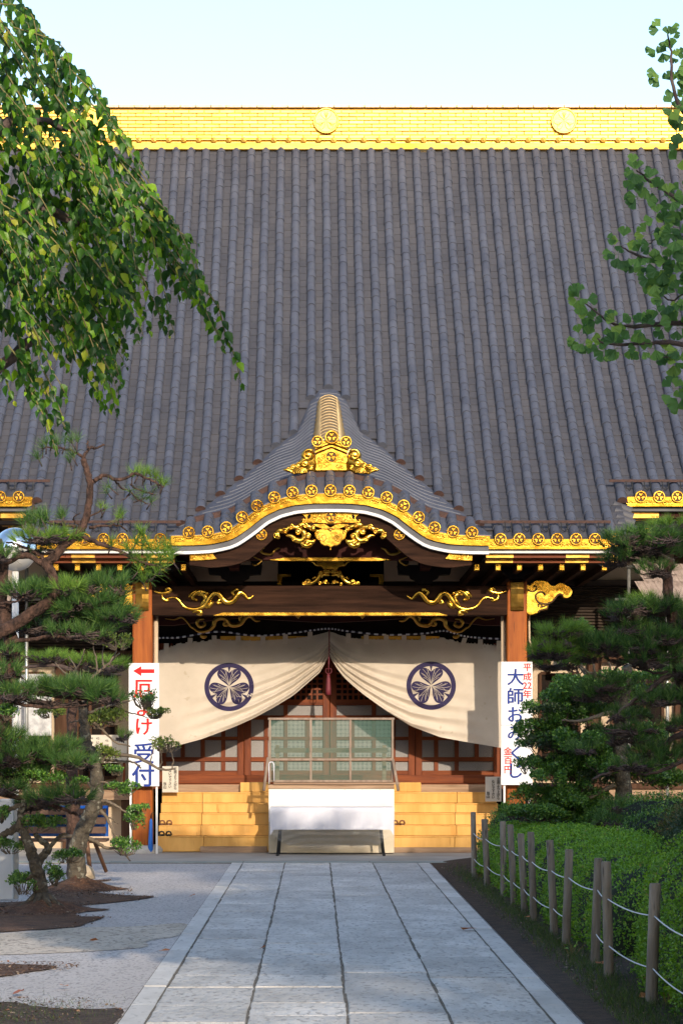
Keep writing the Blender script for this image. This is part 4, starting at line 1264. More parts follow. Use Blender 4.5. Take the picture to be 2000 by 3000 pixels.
def emblem(s, cxd, cyd, Rm, parent):
    c = at(cxd, cyd, YCU)
    def lay(poly, ofs, m, name, dens=.03):
        # triangulate finely and drape over the cloth
        bm = bmesh.new()
        vs = [bm.verts.new((p[0], p[1], 0)) for p in poly]
        bm.faces.new(vs)
        bmesh.ops.triangulate(bm, faces=bm.faces[:])
        for _ in range(5):
            long = [e for e in bm.edges if e.calc_length() > dens]
            if not long: break
            bmesh.ops.subdivide_edges(bm, edges=long, cuts=1, use_grid_fill=False)
            bmesh.ops.triangulate(bm, faces=bm.faces[:])
        mb = MB()
        bm.verts.ensure_lookup_table()
        vv = [(v.co.x, curf(s, v.co.x, v.co.y) - ofs, v.co.y) for v in bm.verts]
        ff = []
        for f in bm.faces:
            idx = [v.index for v in f.verts]
            ff.append(tuple(idx) if f.normal.z > 0 else tuple(idx[::-1]))
        bm.verts.index_update(); bm.free()
        mb.add(vv, ff)
        return mb.build(name, m, parent, smooth=True)
    ci = lambda r, n=48: [(c.x + r * Rm * math.cos(2*PI*i/n), c.z + r * Rm * math.sin(2*PI*i/n) * .98) for i in range(n)]
    # ring as quads
    n = 72; mb = MB(); vs = []
    for i in range(n):
        a = 2*PI*i/n
        for r in (1.0, .9, .81):
            x_, z_ = c.x + r * Rm * math.cos(a), c.z + r * Rm * math.sin(a) * .98
            vs.append((x_, curf(s, x_, z_) - .006, z_))
    fs = []
    for i in range(n):
        j = (i + 1) % n
        for k in (0, 1): fs.append((i*3 + k, i*3 + k + 1, j*3 + k + 1, j*3 + k))
    mb.add(vs, fs); mb.build('crest_ring', M['navy'], parent, smooth=True)
    for a in (90, 210, 330):
        hp = heart(c.x, c.z, R(a), Rm * .915, 44, .02, 1.32)
        lay(hp, .006, M['navy'], 'crest_leaf')
        # filled wedge joining notch and ring
        ca = R(a)
        for (da, r1, r2) in ((0, .56, .82),):
            w = .075
            poly = [(c.x + Rm * r1 * math.cos(ca), c.z + Rm * r1 * math.sin(ca)), (c.x + Rm * r2 * math.cos(ca - w), c.z + Rm * r2 * math.sin(ca - w)), (c.x + Rm * r2 * math.cos(ca + w), c.z + Rm * r2 * math.sin(ca + w))]
            lay(poly, .0055, M['navy'], 'crest_stem')
        # pale veins
        vn = MB()
        for b in (-1, 1):
            targets = [(.46, 44), (.66, 38), (.76, 27), (.74, 14)]
            for r2, ang in targets:
                pts = []
                for q in np.linspace(.06, 1, 7):
                    rr = q * r2
                    an = ca + b * R(ang) * (q ** .7) * 1.0
                    x_, z_ = c.x + Rm * rr * math.cos(an), c.z + Rm * rr * math.sin(an)
                    pts.append((x_, curf(s, x_, z_) - .010, z_))
                vn.tube(pts, .0034, 4, .25, axis=(0, -1, 0))
            # border between the two lobes
        for b in (-1, 1):
            for r2, a0, a1, r0 in ((.64, 22, 8, .45), (.60, 31, 38, .36)):
                pts = []
                for q in np.linspace(0, 1, 4):
                    rr = lerp(r0, r2, q); an = ca + b * R(lerp(a0, a1, q))
                    x_, z_ = c.x + Rm * rr * math.cos(an), c.z + Rm * rr * math.sin(an)
                    pts.append((x_, curf(s, x_, z_) - .010, z_))
                vn.tube(pts, .0030, 4, .25, axis=(0, -1, 0))
        vn.build('crest_vein', M['cloth'], parent, smooth=True)
M['rope'] = pm('rope_white', (.55,.55,.6), (.65,.65,.7), 10, .8)
M['rope_dark'] = pm('rope_navy', (.01,.01,.03), (.02,.02,.04), 10, .8)
TABS = {-1: (383, 437, 493, 548, 604, 655, 712), 1: (800, 841, 886, 927, 972, 1060, 1102, 1144)}
for s in (-1, 1):
    tp, bt = CUR[s]
    NU, NV = 170, 100
    mb = MB()
    for i in range(NU + 1):
        px = lerp(tp[0][0], tp[-1][0], i / NU)
        t_ = float(np.interp(px, [p[0] for p in tp], [p[1] for p in tp])); b_ = float(np.interp(px, [p[0] for p in bt], [p[1] for p in bt]))
        if 12 < i < NU - 12: t_ = smooth_interp(px, tp); b_ = smooth_interp(px, bt)
        for j in range(NV + 1):
            p = at(px, lerp(t_, b_, j / NV), YCU)
            mb.v.append((p.x, curf(s, p.x, p.z), p.z))
    for i in range(NU):
        for j in range(NV):
            a = i*(NV+1) + j; mb.f.append((a, a+1, a+NV+2, a+NV+1)); mb.m.append(0)
    lab = 'cream temple curtain, left half, drawn up to the middle' if s < 0 else 'cream temple curtain, right half, drawn up to the middle'
    cu = mb.build('curtain', M['cloth'], smooth=True, label=lab, cat='curtain', group='pair of crested entrance curtains')
    for tx in TABS[s]:
        ty_ = float(np.interp(tx, [p[0] for p in tp], [p[1] for p in tp]))
        p0, p1 = at(tx, ty_ - 9, YCU), at(tx, ty_ + 13, YCU)
        tilt = .05 if (s > 0 and tx == 1060) else rng.uniform(-.006, .006)
        tb_ = MB(); tb_.add([(p0.x - .038 + tilt, YCU - .03, p0.z), (p0.x + .038 + tilt, YCU - .03, p0.z), (p1.x + .042, YCU - .035, p1.z), (p1.x - .042, YCU - .035, p1.z), (p0.x - .038 + tilt, YCU + .02, p0.z), (p0.x + .038 + tilt, YCU + .02, p0.z)], [(0,3,2,1), (4,0,1,5)])
        tb_.build('tab', M['cloth'], cu)
    emblem(s, 526.6 if s < 0 else 989.3, 1578 if s < 0 else 1575, .402, cu)
rp = MB()
rpts = crom([at(*p, YCU - .005) for p in ((348,1490),(362,1467),(412,1464),(500,1451),(583,1460),(655,1456),(715,1448),(757,1444),(800,1450),(886,1458),(972,1455),(1020,1449),(1060,1460),(1102,1465),(1165,1468))], 20)
for i in range(len(rpts) - 1):
    rp.mi = (i // 2) % 2
    rp.tube([rpts[i], rpts[i+1]], .016, 6, caps=False)
rp.build('curtain_rope', [M['rope_dark'], M['rope']], smooth=True, label='dark and white twisted rope holding the curtains up', cat='rope')
M['tassel'] = pm('maroon_silk', (.10,.012,.02), (.16,.02,.03), 20, .6)
tcd = empty('tassel_cord', at(756, 1600, 39.75), 'maroon cord with long tassel hanging between the curtains', 'tassel')
MB().tube([at(756,1447,39.8), at(756,1480,39.75), at(755,1520,39.7), at(754.5,1548,39.7)], .010, 6).build('cord', M['tassel'], tcd, smooth=True)
kn = MB()
for sx in (-1, 1): kn.tube([at(754.5,1536,39.69), at(754.5 + sx*6,1536,39.69), at(754.5 + sx*7,1543,39.69), at(754.5 + sx*2,1548,39.69), at(754.5,1550,39.69)], .007, 6)
kn.build('knot', M['tassel'], tcd, smooth=True)
tp_ = at(754, 1549, 39.7)
MB().lathe([(.0001,.0),(.022,-.005),(.030,-.03),(.026,-.05),(.034,-.07),(.042,-.25),(.044,-.33),(.0001,-.33)], tp_, 14).build('tassel', M['tassel'], tcd, smooth=True)

# ------------------------------------------------------------------ offering box with mesh screen
M['green_mesh'] = wiremat('green_net', (.030,.105,.072), (0,0,0), .014, .30, alpha=True)
M['cage_wood'] = pm('grey_frame_wood', (.17,.12,.085), (.27,.20,.15), 4, .7, bump=.2, bscale=20, stretch=(4,4,1))
M['box_white'] = pm('white_panel', (.60,.575,.53), (.66,.63,.59), 2, .5)
YX = 37.85
ob = empty('offering_box', (XC + .02, YX, 0), 'white panelled offering box with wooden top ledge before the steps', 'offering box')
a, b = at(617, 1961, YX), at(905, 1812, YX)
zsp = .50
MB().box(a.x, b.x, YX, YX + .55, zsp + .003, b.z).build('panel', M['box_white'], ob, bevel=.006)
M['box_cream'] = pm('cream_lower_panel', (.44,.37,.265), (.54,.47,.36), 2, .55, speck=(6, (.34,.27,.18), .68))  # lower panel of the box, cream with darker specks
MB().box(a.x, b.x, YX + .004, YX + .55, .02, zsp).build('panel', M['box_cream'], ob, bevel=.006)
a2, b2 = at(617, 1812, YX), at(905, 1803, YX)
MB().box(a2.x - .01, b2.x + .0, YX - .015, YX + .57, b.z + .002, b.z + .065).build('rim', M['old_wood'], ob, bevel=.006)
a3 = at(628, 1803, YX); b3 = at(918, 1798, YX)
MB().box(a3.x, b3.x, YX - .05, YX + .12, b.z + .067, b.z + .098).build('ledge_plank', M['old_wood'], ob, bevel=.006)
for hx0, hy0, hx1, hy1 in ((615.6,1740,606,1816), (901.6,1745,914.5,1816)):
    MB().tube([at(hx0, hy0, YX + .05), at(hx1, hy1, YX - .06)], .024, 8).build('handrail', M['cage_wood'], ob, smooth=True)
for i in range(6):
    q = at(672 + i * 40, 1814, YX); MB().ball((q.x, YX, q.z), .006, n=6, k=4).build('screw', M['cage_wood'], ob)
YCg = YX + .10
zc0 = b.z + .10
cage = empty('mesh_screen', (XC + .02, YCg, zc0), 'green net screen in a grey wooden frame standing on the offering box', 'screen')
xa, xb = at(620, 0, YCg).x, at(901, 0, YCg).x
zt2, zm = at(0, 1651, YCg).z, at(0, 1744.5, YCg).z
for x_ in (xa, at(713.8,0,YCg).x, at(804.5,0,YCg).x, xb):
    MB().box(x_ - .017, x_ + .017, YCg - .015, YCg + .015, zc0, zt2).build('upright', M['cage_wood'], cage, bevel=.003)
for z_, e in ((zc0 + .02, 0), (zm, 0), (zt2, .03)):
    MB().box(xa - e, xb + e, YCg - .019, YCg + .011, z_ - .017, z_ + .017).build('crossbar', M['cage_wood'], cage, bevel=.003)
nt_ = MB(); nt_.add([(xa, YCg + .014, zc0), (xb, YCg + .014, zc0), (xb, YCg + .014, zt2), (xa, YCg + .014, zt2)], [(0,1,2,3)])
nt_.build('net', M['green_mesh'], cage)
rk = empty('wooden_rack', (XC + .02, 38.3, zc0), 'plain wooden trestle bar behind the green net screen', 'rack')
for x_ in (637, 882):
    X = at(x_, 0, 38.3).x; MB().box(X - .03, X + .03, 38.28, 38.34, zc0, at(0,1711,38.3).z).build('leg', M['old_wood'], rk, bevel=.004)
MB().box(at(630,0,38.3).x, at(890,0,38.3).x, 38.255, 38.278, at(0,1729,38.3).z, at(0,1718,38.3).z).build('bar', M['old_wood'], rk, bevel=.004)
MB().tube([at(618,1800,YX-.02), at(617.5,1757,YX-.02), at(619,1751,YX-.02), at(626,1750,YX-.02), at(629,1756,YX-.02), at(629.5,1793,YX-.02)], .008, 6).build('white_rope', M['rope'], smooth=True, label='short white rope looped over the left corner of the net screen', cat='rope')

# folding table with white cloth and clear plastic
tbl = empty('folding_table', (XC + .02, 37.4, 0), 'narrow folding table on slanted black legs before the offering box', 'table')
zt3 = .735
xa, xb = at(622, 0, 37.2).x, at(902, 0, 37.2).x
MB().box(xa + .02, xb - .02, 37.15, 37.78, zt3 - .03, zt3).build('tabletop', M['old_wood'], tbl, bevel=.004)
for (x0_, x1_, sy) in ((646.4, 637, 1), (871, 881.5, 1), (648, 641, 0), (869, 878, 0)):
    yy = 37.12 if sy else 37.70
    ta = at(x0_, 1900, yy); 
    X1 = at(x1_, 0, yy).x
    MB().tube([(ta.x, yy + .05, zt3 - .03), (X1, yy, .03)], .017, 8).build('leg', M['black'], tbl, smooth=True)
    MB().tube([(X1, yy, .035), (X1, yy, .006)], .023, 8).build('rubber_foot', M['black'], tbl, smooth=True)
    mt = lerp(.03, zt3, .58)
    MB().tube([(lerp(X1, ta.x, .52), lerp(yy, yy + .05, .52), mt - .05), (lerp(X1, ta.x, .60), lerp(yy, yy + .05, .60), mt)], .021, 8).build('collar', M['dark_grey'], tbl, smooth=True)
M['white_cloth'] = pm('white_tablecloth', (.46,.46,.52), (.52,.52,.58), 2, .75, bump=.1, bscale=60)
tc_ = MB(); NU = 120
for i in range(NU + 1):
    t = i / NU; x_ = lerp(xa - .01, xb + .01, t)
    edge = min(t, 1 - t)
    wv = .010 * math.sin(t * 31) + .006 * math.sin(t * 73 + 1)
    drop = at(0, 1905.5, 37.1).z + (.0 if edge > .03 else -.09 * (1 - edge / .03))
    row = [(x_, 37.76, zt3 + .006), (x_, 37.16, zt3 + .006), (x_, 37.128, zt3 - .005)]
    for k in range(1, 8):
        q = k / 7; row.append((x_, 37.122 + wv * q - .012 * q, lerp(zt3 - .005, drop, q)))
    tc_.v.extend(row)
W_ = 10
for i in range(NU):
    for k in range(W_ - 1):
        a = i*W_ + k; tc_.f.append((a, a+1, a+W_+1, a+W_)); tc_.m.append(0)
tc_.build('tablecloth', M['white_cloth'], smooth=True, label='white cloth draped over the folding table', cat='tablecloth')
pmx = bpy.data.materials.new('clear_plastic'); pmx.use_nodes = True
nt = pmx.node_tree; L = nt.links.new
tr = nt.nodes.new('ShaderNodeBsdfTransparent'); gl = nt.nodes.new('ShaderNodeBsdfGlossy'); gl.inputs['Roughness'].default_value = .30
df = nt.nodes.new('ShaderNodeBsdfDiffuse'); df.inputs[0].default_value = (.8,.8,.78,1)
m1 = nt.nodes.new('ShaderNodeMixShader'); m1.inputs[0].default_value = .80; L(gl.outputs[0], m1.inputs[1]); L(df.outputs[0], m1.inputs[2])
m2 = nt.nodes.new('ShaderNodeMixShader'); m2.inputs[0].default_value = .07; L(tr.outputs[0], m2.inputs[1]); L(m1.outputs[0], m2.inputs[2])
L(m2.outputs[0], nt.nodes['Material Output'].inputs['Surface'])
ps = MB(); NU, NV = 90, 34
for i in range(NU + 1):
    t = i / NU; x_ = lerp(xa - .03, xb + .03, t)
    zb_ = .30 - .20 * (1 - (2*t - 1)**2)**.6 + .16 * abs(2*t - 1)**8
    for j in range(NV + 1):
        v = j / NV; z_ = lerp(zt3 + .012, zb_, v)
        yy = 37.105 - .05 * v + .010 * math.sin(46 * v * (1 - (2*t-1)**2 * .6) + 3 * t + 2 * math.sin(9 * t)) * sstep(.35, .9, v) + .006 * math.sin(60 * t + 4 * v) * v
        ps.v.append((x_, yy, z_))
for i in range(NU):
    for j in range(NV):
        a = i*(NV+1) + j; ps.f.append((a, a+1, a+NV+2, a+NV+1)); ps.m.append(0)
ps.build('plastic_sheet', pmx, smooth=True, label='clear plastic sheet hanging in folds over the white tablecloth', cat='plastic sheet')

# ------------------------------------------------------------------ small things
M['sandal'] = pm('brown_sandal_leather', (.12,.05,.02), (.22,.10,.05), 10, .6)
def shoes(loc, name, label, m, cat):
    t = empty(name, loc, label, cat)
    for s in (-1, 1):
        c = Vector(loc) + Vector((s * .055, 0, 0))
        sole = [(c.x + .042 * math.cos(a) , c.y + .12 * math.sin(a)) for a in [2*PI*i/14 for i in range(14)]]
        mb = MB(); n = 14
        mb.add([(p[0], p[1], c.z + .003) for p in sole] + [(p[0], p[1], c.z + .03) for p in sole], [tuple(range(n))[::-1], tuple(range(n, 2*n))] + [(i, (i+1) % n, n + (i+1) % n, n + i) for i in range(n)])
        mb.build('sole', m, t)
        st_ = MB(); st_.tube([(c.x - .042, c.y - .02, c.z + .025), (c.x - .03, c.y - .03, c.z + .065), (c.x, c.y - .035, c.z + .075), (c.x + .03, c.y - .03, c.z + .065), (c.x + .042, c.y - .02, c.z + .025)], .014, 6, 2.2, axis=(0,1,0))
        st_.build('strap', m, t, smooth=True)
    return t
shoes((at(381,0,38.9).x, 38.92, rzs[2]), 'sandals', 'pair of brown sandals on the left end of the steps', M['sandal'], 'sandals')
shoes((at(380,0,38.64).x, 38.64, rzs[1]), 'shoes', 'pair of black slippers on the lowest step at left', M['black'], 'shoes')
shoes((at(915,0,38.9).x, 38.92, rzs[2]), 'sandals', 'pair of brown sandals on the steps just right of the offering box', M['sandal'], 'sandals')
# blue closed umbrella leaning by the left post
M['blue'] = pm('blue_nylon', (.01,.10,.42), (.015,.14,.52), 8, .5)
um = empty('umbrella', at(346, 1942, 38.0), 'closed blue umbrella standing against the left sign leg', 'umbrella')
u0 = at(346, 1941, 38.0); u1 = at(347.5, 1880, 38.05)
MB().tube([(u0.x, u0.y, .01), (u0.x, u0.y, .06), tuple(u0.lerp(u1, .2)), tuple(u0.lerp(u1, .9)), tuple(u1)], [.006, .04, .036, .024, .008], 9).build('canopy', M['blue'], um, smooth=True)
MB().tube([u1, u1 + Vector((0,0,.06)), u1 + Vector((.02,0,.09)), u1 + Vector((.05,0,.08))], .008, 7).build('handle', M['black'], um, smooth=True)

# bench with blue cover
M['brown_metal'] = pm('brown_bench_frame', (.10,.045,.02), (.16,.075,.035), 6, .6)
M['bench_slat'] = pm('dark_bench_slat', (.07,.035,.02), (.12,.06,.035), 3, .6, stretch=(.5,4,4))
bn = empty('park_bench', (-2.98, 32.0, 0), 'brown slatted bench with a blue cover over its back', 'bench')
bx0, bx1 = -4.35, -2.62
for x_ in (-4.2, -2.83):
    MB().tube([(x_ + .02, 31.55, 0), (x_ - .04, 31.72, .40), (x_ - .04, 31.75, .82)], [.028, .03, .025], 7).build('leg', M['brown_metal'], bn, smooth=True)
    MB().tube([(x_ + .16, 32.3, 0), (x_ + .02, 32.15, .40), (x_ - .02, 31.75, .42)], [.025, .028, .025], 7).build('leg', M['brown_metal'], bn, smooth=True)
for i in range(3): MB().box(bx0, bx1, 31.66 - i*.006, 31.70 - i*.006, .52 + i * .12, .61 + i * .12).build('back_slat', M['bench_slat'], bn, bevel=.008)
for i in range(4): MB().box(bx0, bx1, 31.74 + i*.12, 31.84 + i*.12, .41, .445).build('seat_slat', M['bench_slat'], bn, bevel=.008)
cv = MB()
cvp = [(31.80, .48), (31.80, .84), (31.78, .875), (31.72, .88), (31.655, .875), (31.64, .845)]
for x_ in (bx0 - .02, bx1 + .02):
    cv.v.extend([(x_, p[0], p[1]) for p in cvp])
n = len(cvp)
for i in range(n - 1): cv.f.append((i, i+1, n+i+1, n+i)); cv.m.append(0)
cv.build('cover', M['blue'], bn, smooth=True)
# boulder
def boulder(c, r, seed, name, label, m):
    rr = random.Random(seed)
    mb = MB(); mb.ball((0,0,0), 1, n=12, k=8)
    offs_ = [Vector((rr.uniform(-1,1), rr.uniform(-1,1), rr.uniform(-1,1))).normalized() for _ in range(14)]
    vs = []
    for v in mb.v:
        p = Vector(v); k = 1.0
        for o_ in offs_:
            dd = p.normalized().dot(o_)
            if dd > .62: k = min(k, .68 / dd * 1.12)
        p = p * k * (1 + rr.uniform(-.02, .02))
        vs.append((c[0] + p.x * r[0], c[1] + p.y * r[1], c[2] + max(p.z, -.35) * r[2]))
    mb.v = vs
    return mb.build(name, m, label=label, cat='rock', auto=25)
M['rock'] = pm('tan_rock', (.34,.26,.17), (.55,.45,.33), 7, .85, bump=.7, bscale=25)
q = gnd(201, 2024)
boulder((q.x, q.y + .1, .07), (.10, .12, .14), 3, 'boulder', 'small tan rock at the foot of the tree by the bench', M['rock'])
# globe lamp
M['chrome'] = pm('mirror_chrome', (.86,.88,.9), (.9,.92,.94), 3, .06, metal=1)
M['lamp_grey'] = pm('lamp_lower_globe', (.42,.40,.37), (.50,.47,.44), 3, .25, spec=.6)
YL = 26.2
lc = at(36, 1262, YL)
lp = empty('lamp_post', (lc.x, YL, 0), 'white lamp post with round globe, its upper half mirrored', 'lamp')
Rl = .235
MB().lathe([(Rl*math.cos(t), Rl*math.sin(t)) for t in [PI/2*i/12 for i in range(13)]][:-1] + [(.0001, Rl)], (lc.x, YL, lc.z), 32).build('globe_top', M['chrome'], lp, smooth=True)
MB().lathe([(.0001 + (Rl - .004) * math.cos(t), -(Rl - .004) * math.sin(t)) for t in [R(85)*i/10 for i in range(11)]], (lc.x, YL, lc.z - .001), 32).build('globe_bottom', M['lamp_grey'], lp, smooth=True)
MB().tube([(lc.x, YL, .0), (lc.x, YL, lc.z - Rl)], .036, 14).build('pole', M['white'], lp, smooth=True)
q0 = at(18, 0, YL)
MB().box(lc.x - .16, lc.x - .015, YL - .09, YL + .05, 0.0, at(0,1835,YL).z).build('meter_box', M['white'], lp, bevel=.01)
# pipe and corrugated awnings at both sides
M['pipe'] = pm('galvanised_pipe', (.36,.36,.35), (.50,.50,.48), 10, .4, metal=.7)
M['corr'] = pm('brown_corrugated_sheet', (.22,.17,.15), (.36,.29,.26), 4, .6, stretch=(1,4,1))
for s in (-1, 1):
    Ya = 39.6
    xa = at(1443, 0, Ya).x if s > 0 else at(62, 0, Ya).x
    t = empty('awning', (xa, Ya, 0), 'pipe framed brown corrugated awning beside the ' + ('right' if s > 0 else 'left') + ' wing of the hall', 'awning', 'corrugated side awnings')
    ztop = at(0, 1299, Ya).z
    for dx_, dy_ in ((0, 0), (.62, .0), (1.9, 0)):
        MB().tube([(xa + s*dx_, Ya + dy_, 1.06 if False else 0), (xa + s*dx_, Ya + dy_, ztop)], .028, 10).build('pipe', M['pipe'], t, smooth=True)
    zh = at(0, 1377, Ya).z
    MB().tube([(xa - s*.23, Ya - .06, zh), (xa + s*2.0, Ya - .06, zh)], .022, 8).build('pipe', M['pipe'], t, smooth=True)
    MB().tube([(xa - s*.05, Ya - .06, ztop - .02), (xa + s*2.0, Ya - .06, ztop - .02)], .022, 8).build('pipe', M['pipe'], t, smooth=True)
    for r_ in range(2):
        cs = MB(); n = 90
        for i in range(n + 1):
            xx = xa + s * (.05 + 2.2 * i / n)
            wv = .012 * math.sin(i * 2*PI / 3.6)
            y0_, z0_, y1_, z1_ = ((Ya - .10, ztop + .02, Ya - .30, ztop - .28), (Ya - .28, ztop - .27, Ya - .5, ztop - .60))[r_]
            cs.v.extend([(xx, y0_ + wv, z0_), (xx + s*.16, y1_ + wv, z1_)])
        for i in range(n): cs.f.append((2*i, 2*i+1, 2*i+3, 2*i+2)); cs.m.append(0)
        cs.build('corrugated_sheet', M['corr'], t)
# notice boards on the left wing, box lamp on the right wing
M['grey_board'] = pm('mottled_grey_board', (.30,.30,.31), (.52,.52,.52), 9, .6, bump=.2)
a, b = at(38, 1690, 40.4), at(119, 1548, 40.4)
gb = empty('wall_board', ((a.x+b.x)/2, 40.4, a.z), 'mottled grey board on the left wing behind the pine', 'board')
MB().box(a.x, b.x, 40.4, 40.43, a.z, b.z).build('panel', M['grey_board'], gb, bevel=.004)
for x_ in (a.x + .05, b.x - .05): MB().box(x_ - .03, x_ + .03, 40.44, 40.5, 1.06, b.z - .1).build('leg', M['door_wood'], gb)
a, b = at(206, 1752, 40.2), at(292, 1688, 40.2)
nb = empty('number_board', ((a.x+b.x)/2, 40.2, a.z), 'cream board of printed numbers on the left wing beside the sign', 'notice')
MB().box(a.x, b.x, 40.2, 40.23, a.z, b.z).build('panel', M['paper'], nb, bevel=.003)
for x_ in (a.x + .05, b.x - .05): MB().box(x_ - .02, x_ + .02, 40.235, 40.27, 1.06, a.z + .2).build('leg', M['door_wood'], nb)
for s_, x_, y_ in (('44', 210, 1696), ('45', 225, 1696), ('50', 225, 1706), ('44', 246, 1711), ('47', 264, 1719), ('46', 246, 1701), ('49', 211, 1706), ('51', 240, 1720), ('52', 226, 1716)):
    p = at(x_, y_, 40.2); text(s_, 8.2 * 40.2 / F, (p.x, 40.198, p.z), M['black_ink'], nb)
a, b = at(1264, 1546, 40.9), at(1308, 1518, 40.9)
bl = empty('box_lamp', ((a.x+b.x)/2, 40.9, a.z), 'cream framed box lamp on the right wing above the pine', 'lamp')
MB().box(a.x, b.x, 40.9, 41.08, a.z, a.z + .04).build('frame', M['cream'], bl); MB().box(a.x, a.x + .04, 40.9, 41.08, a.z + .042, b.z).build('frame', M['cream'], bl); MB().box(b.x - .04, b.x, 40.9, 41.08, a.z + .042, b.z).build('frame', M['cream'], bl)
MB().box(a.x + .045, b.x - .045, 40.95, 41.0, a.z + .045, b.z).build('pane', M['black'], bl)

# ------------------------------------------------------------------ rope fence
M['log'] = pm('weathered_log', (.15,.125,.10), (.27,.235,.195), 5, .88, bump=.8, bscale=14, stretch=(4,4,.5), vary=.15, speck=(9, (.09,.07,.055), .66))
M['wrope'] = pm('white_plastic_rope', (.66,.67,.70), (.74,.75,.78), 20, .6)
fence = empty('rope_fence', (2.06, 25, 0), 'row of weathered log posts strung with two white ropes beside the path', 'fence')
FY = [11.2, 13.0, 15.02, 16.78, 17.86, 19.65, 20.8, 22.5, 23.8, 25.0, 26.45, 28.55, 30.6]
FX = 2.06
ftop = []
for y_ in FY:
    lean = rng.uniform(-.045, .045); h_ = rng.uniform(.74, .84); r_ = rng.uniform(.032, .038)
    x_ = FX + rng.uniform(-.03, .03)
    mb = MB()
    mb.tube([(x_, y_, -.02), (x_ + lean*.3, y_, h_*.35), (x_ + lean*.7, y_, h_*.7), (x_ + lean, y_, h_ - .012), (x_ + lean, y_, h_)], [r_*1.05, r_, r_*.97, r_*.96, r_*.86], 12)
    mb.build('post', M['log'], fence, auto=45)
    ftop.append((x_, y_, lean, h_))
for hf in (.70, .30):
    for a, b in zip(ftop[:-1], ftop[1:]):
        if hf < .5 and (18.6 < (a[1] + b[1])/2 < 18.9): continue
        p0 = Vector((a[0] + a[2]*hf, a[1], hf * .80)); p1 = Vector((b[0] + b[2]*hf, b[1], hf * .80))
        pts = [p0.lerp(p1, i/8) - Vector((0,0,.022 * 4 * (i/8) * (1 - i/8) * (p1-p0).length / 1.6)) for i in range(9)]
        MB().tube(pts, .0045, 6).build('rope', M['wrope'], fence, smooth=True)
# fallen leaves
M['dead'] = leafmat('dead_leaf', [(0, (.35,.10,.03)), (.5, (.42,.17,.05)), (1, (.30,.14,.06))], .15)
lfm = MB(); lfm.add([(0,-.05,0),(.03,-.02,.012),(.025,.03,.004),(0,.05,.016),(-.025,.03,.010),(-.03,-.02,.002),(0,0,.004)], [(0,1,6),(1,2,6),(2,3,6),(3,4,6),(4,5,6),(5,0,6)])
lf_me = lfm.mesh('fallen_leaf', M['dead'])
for i, (dx_, dy_, sc_, lab) in enumerate(((1076,2138,1.5,'curled orange leaf on the right of the paving near the kerb'), (604,2180,.7,'small orange leaf on the long joint left of the path centre'), (640,1961,1.1,'brown leaf at the foot of the offering box'), (826,2008,.5,'tiny dark leaf on the paving before the table'), (216,2164,1.0,'orange leaf on the tan gravel at left'), (44,2285,1.3,'orange leaf at the lower left edge of the gravel'), (148,2269,.8,'small orange leaf on the grey gravel at lower left'), (442,2060,.8,'small red leaf on the gravel left of the kerb'), (378,2188,1.0,'brown leaf lying against the left kerb'), (1480,2310,1.2,'orange leaf on the dark soil at lower right'), (1380,2230,1.0,'brown leaf on the dark soil under the rope fence'), (1210,2120,.8,'pale leaf on the soil beside the right kerb'))):
    p = gnd(dx_, dy_); o = inst('fallen_leaf', lf_me, None, (p.x, p.y, .014 if p.x < 1.7 else .055), (rng.uniform(-.3,.3), rng.uniform(-.3,.3), rng.uniform(0, 6)), (sc_,)*3)
    tag(o, lab, 'leaf', 'fallen leaves')
# ------------------------------------------------------------------ VEGETATION
nr = np.random.default_rng(11)
def norm(a): return a / np.maximum(np.linalg.norm(a, axis=-1, keepdims=True), 1e-9)
class LB:
    """collects many copies of a small leaf template"""
    def __init__(s): s.V = []; s.Fc = []; s.n = 0
    def add(s, tv, tf, P, D, N, S, S2=None):
        P = np.asarray(P, float); D = norm(np.asarray(D, float)); N = np.asarray(N, float)
        N = norm(N - D * (N * D).sum(1, keepdims=True)); B = np.cross(N, D)
        S = np.asarray(S, float).reshape(-1, 1, 1)
        S2 = S if S2 is None else np.asarray(S2, float).reshape(-1, 1, 1)
        tv = np.asarray(tv, float)
        V = P[:, None, :] + S * tv[None, :, 0:1] * D[:, None, :] + S2 * tv[None, :, 1:2] * B[:, None, :] + S2 * tv[None, :, 2:3] * N[:, None, :]
        k = tv.shape[0]; n = P.shape[0]
        tf = np.asarray(tf)
        Fa = tf[None] + (np.arange(n) * k)[:, None, None] + s.n
        s.V.append(V.reshape(-1, 3)); s.Fc.append(Fa.reshape(-1, tf.shape[1])); s.n += n * k
    def build(s, name, mat, parent, kind=None, smooth=False):
        w = WL[parent] if parent else Vector((0, 0, 0))
        V = np.concatenate(s.V) - np.array(w[:]); 
        me = bpy.data.meshes.new(name)
        me.vertices.add(len(V)); me.vertices.foreach_set('co', V.astype(np.float32).ravel())
        tot = sum(f.size for f in s.Fc); npoly = sum(f.shape[0] for f in s.Fc)
        me.loops.add(tot); me.polygons.add(npoly)
        me.loops.foreach_set('vertex_index', np.concatenate([f.ravel() for f in s.Fc]).astype(np.int32))
        st = []; c = 0
        for f in s.Fc:
            st.append(c + np.arange(f.shape[0]) * f.shape[1]); c += f.size
        me.polygons.foreach_set('loop_start', np.concatenate(st).astype(np.int32))
        me.materials.append(mat); me.update(calc_edges=True); me.validate()
        if smooth: me.polygons.foreach_set('use_smooth', [True] * npoly)
        o = bpy.data.objects.new(name, me); COL.objects.link(o)
        if parent: o.parent = parent
        WL[o] = w
        return tag(o, kind=kind)

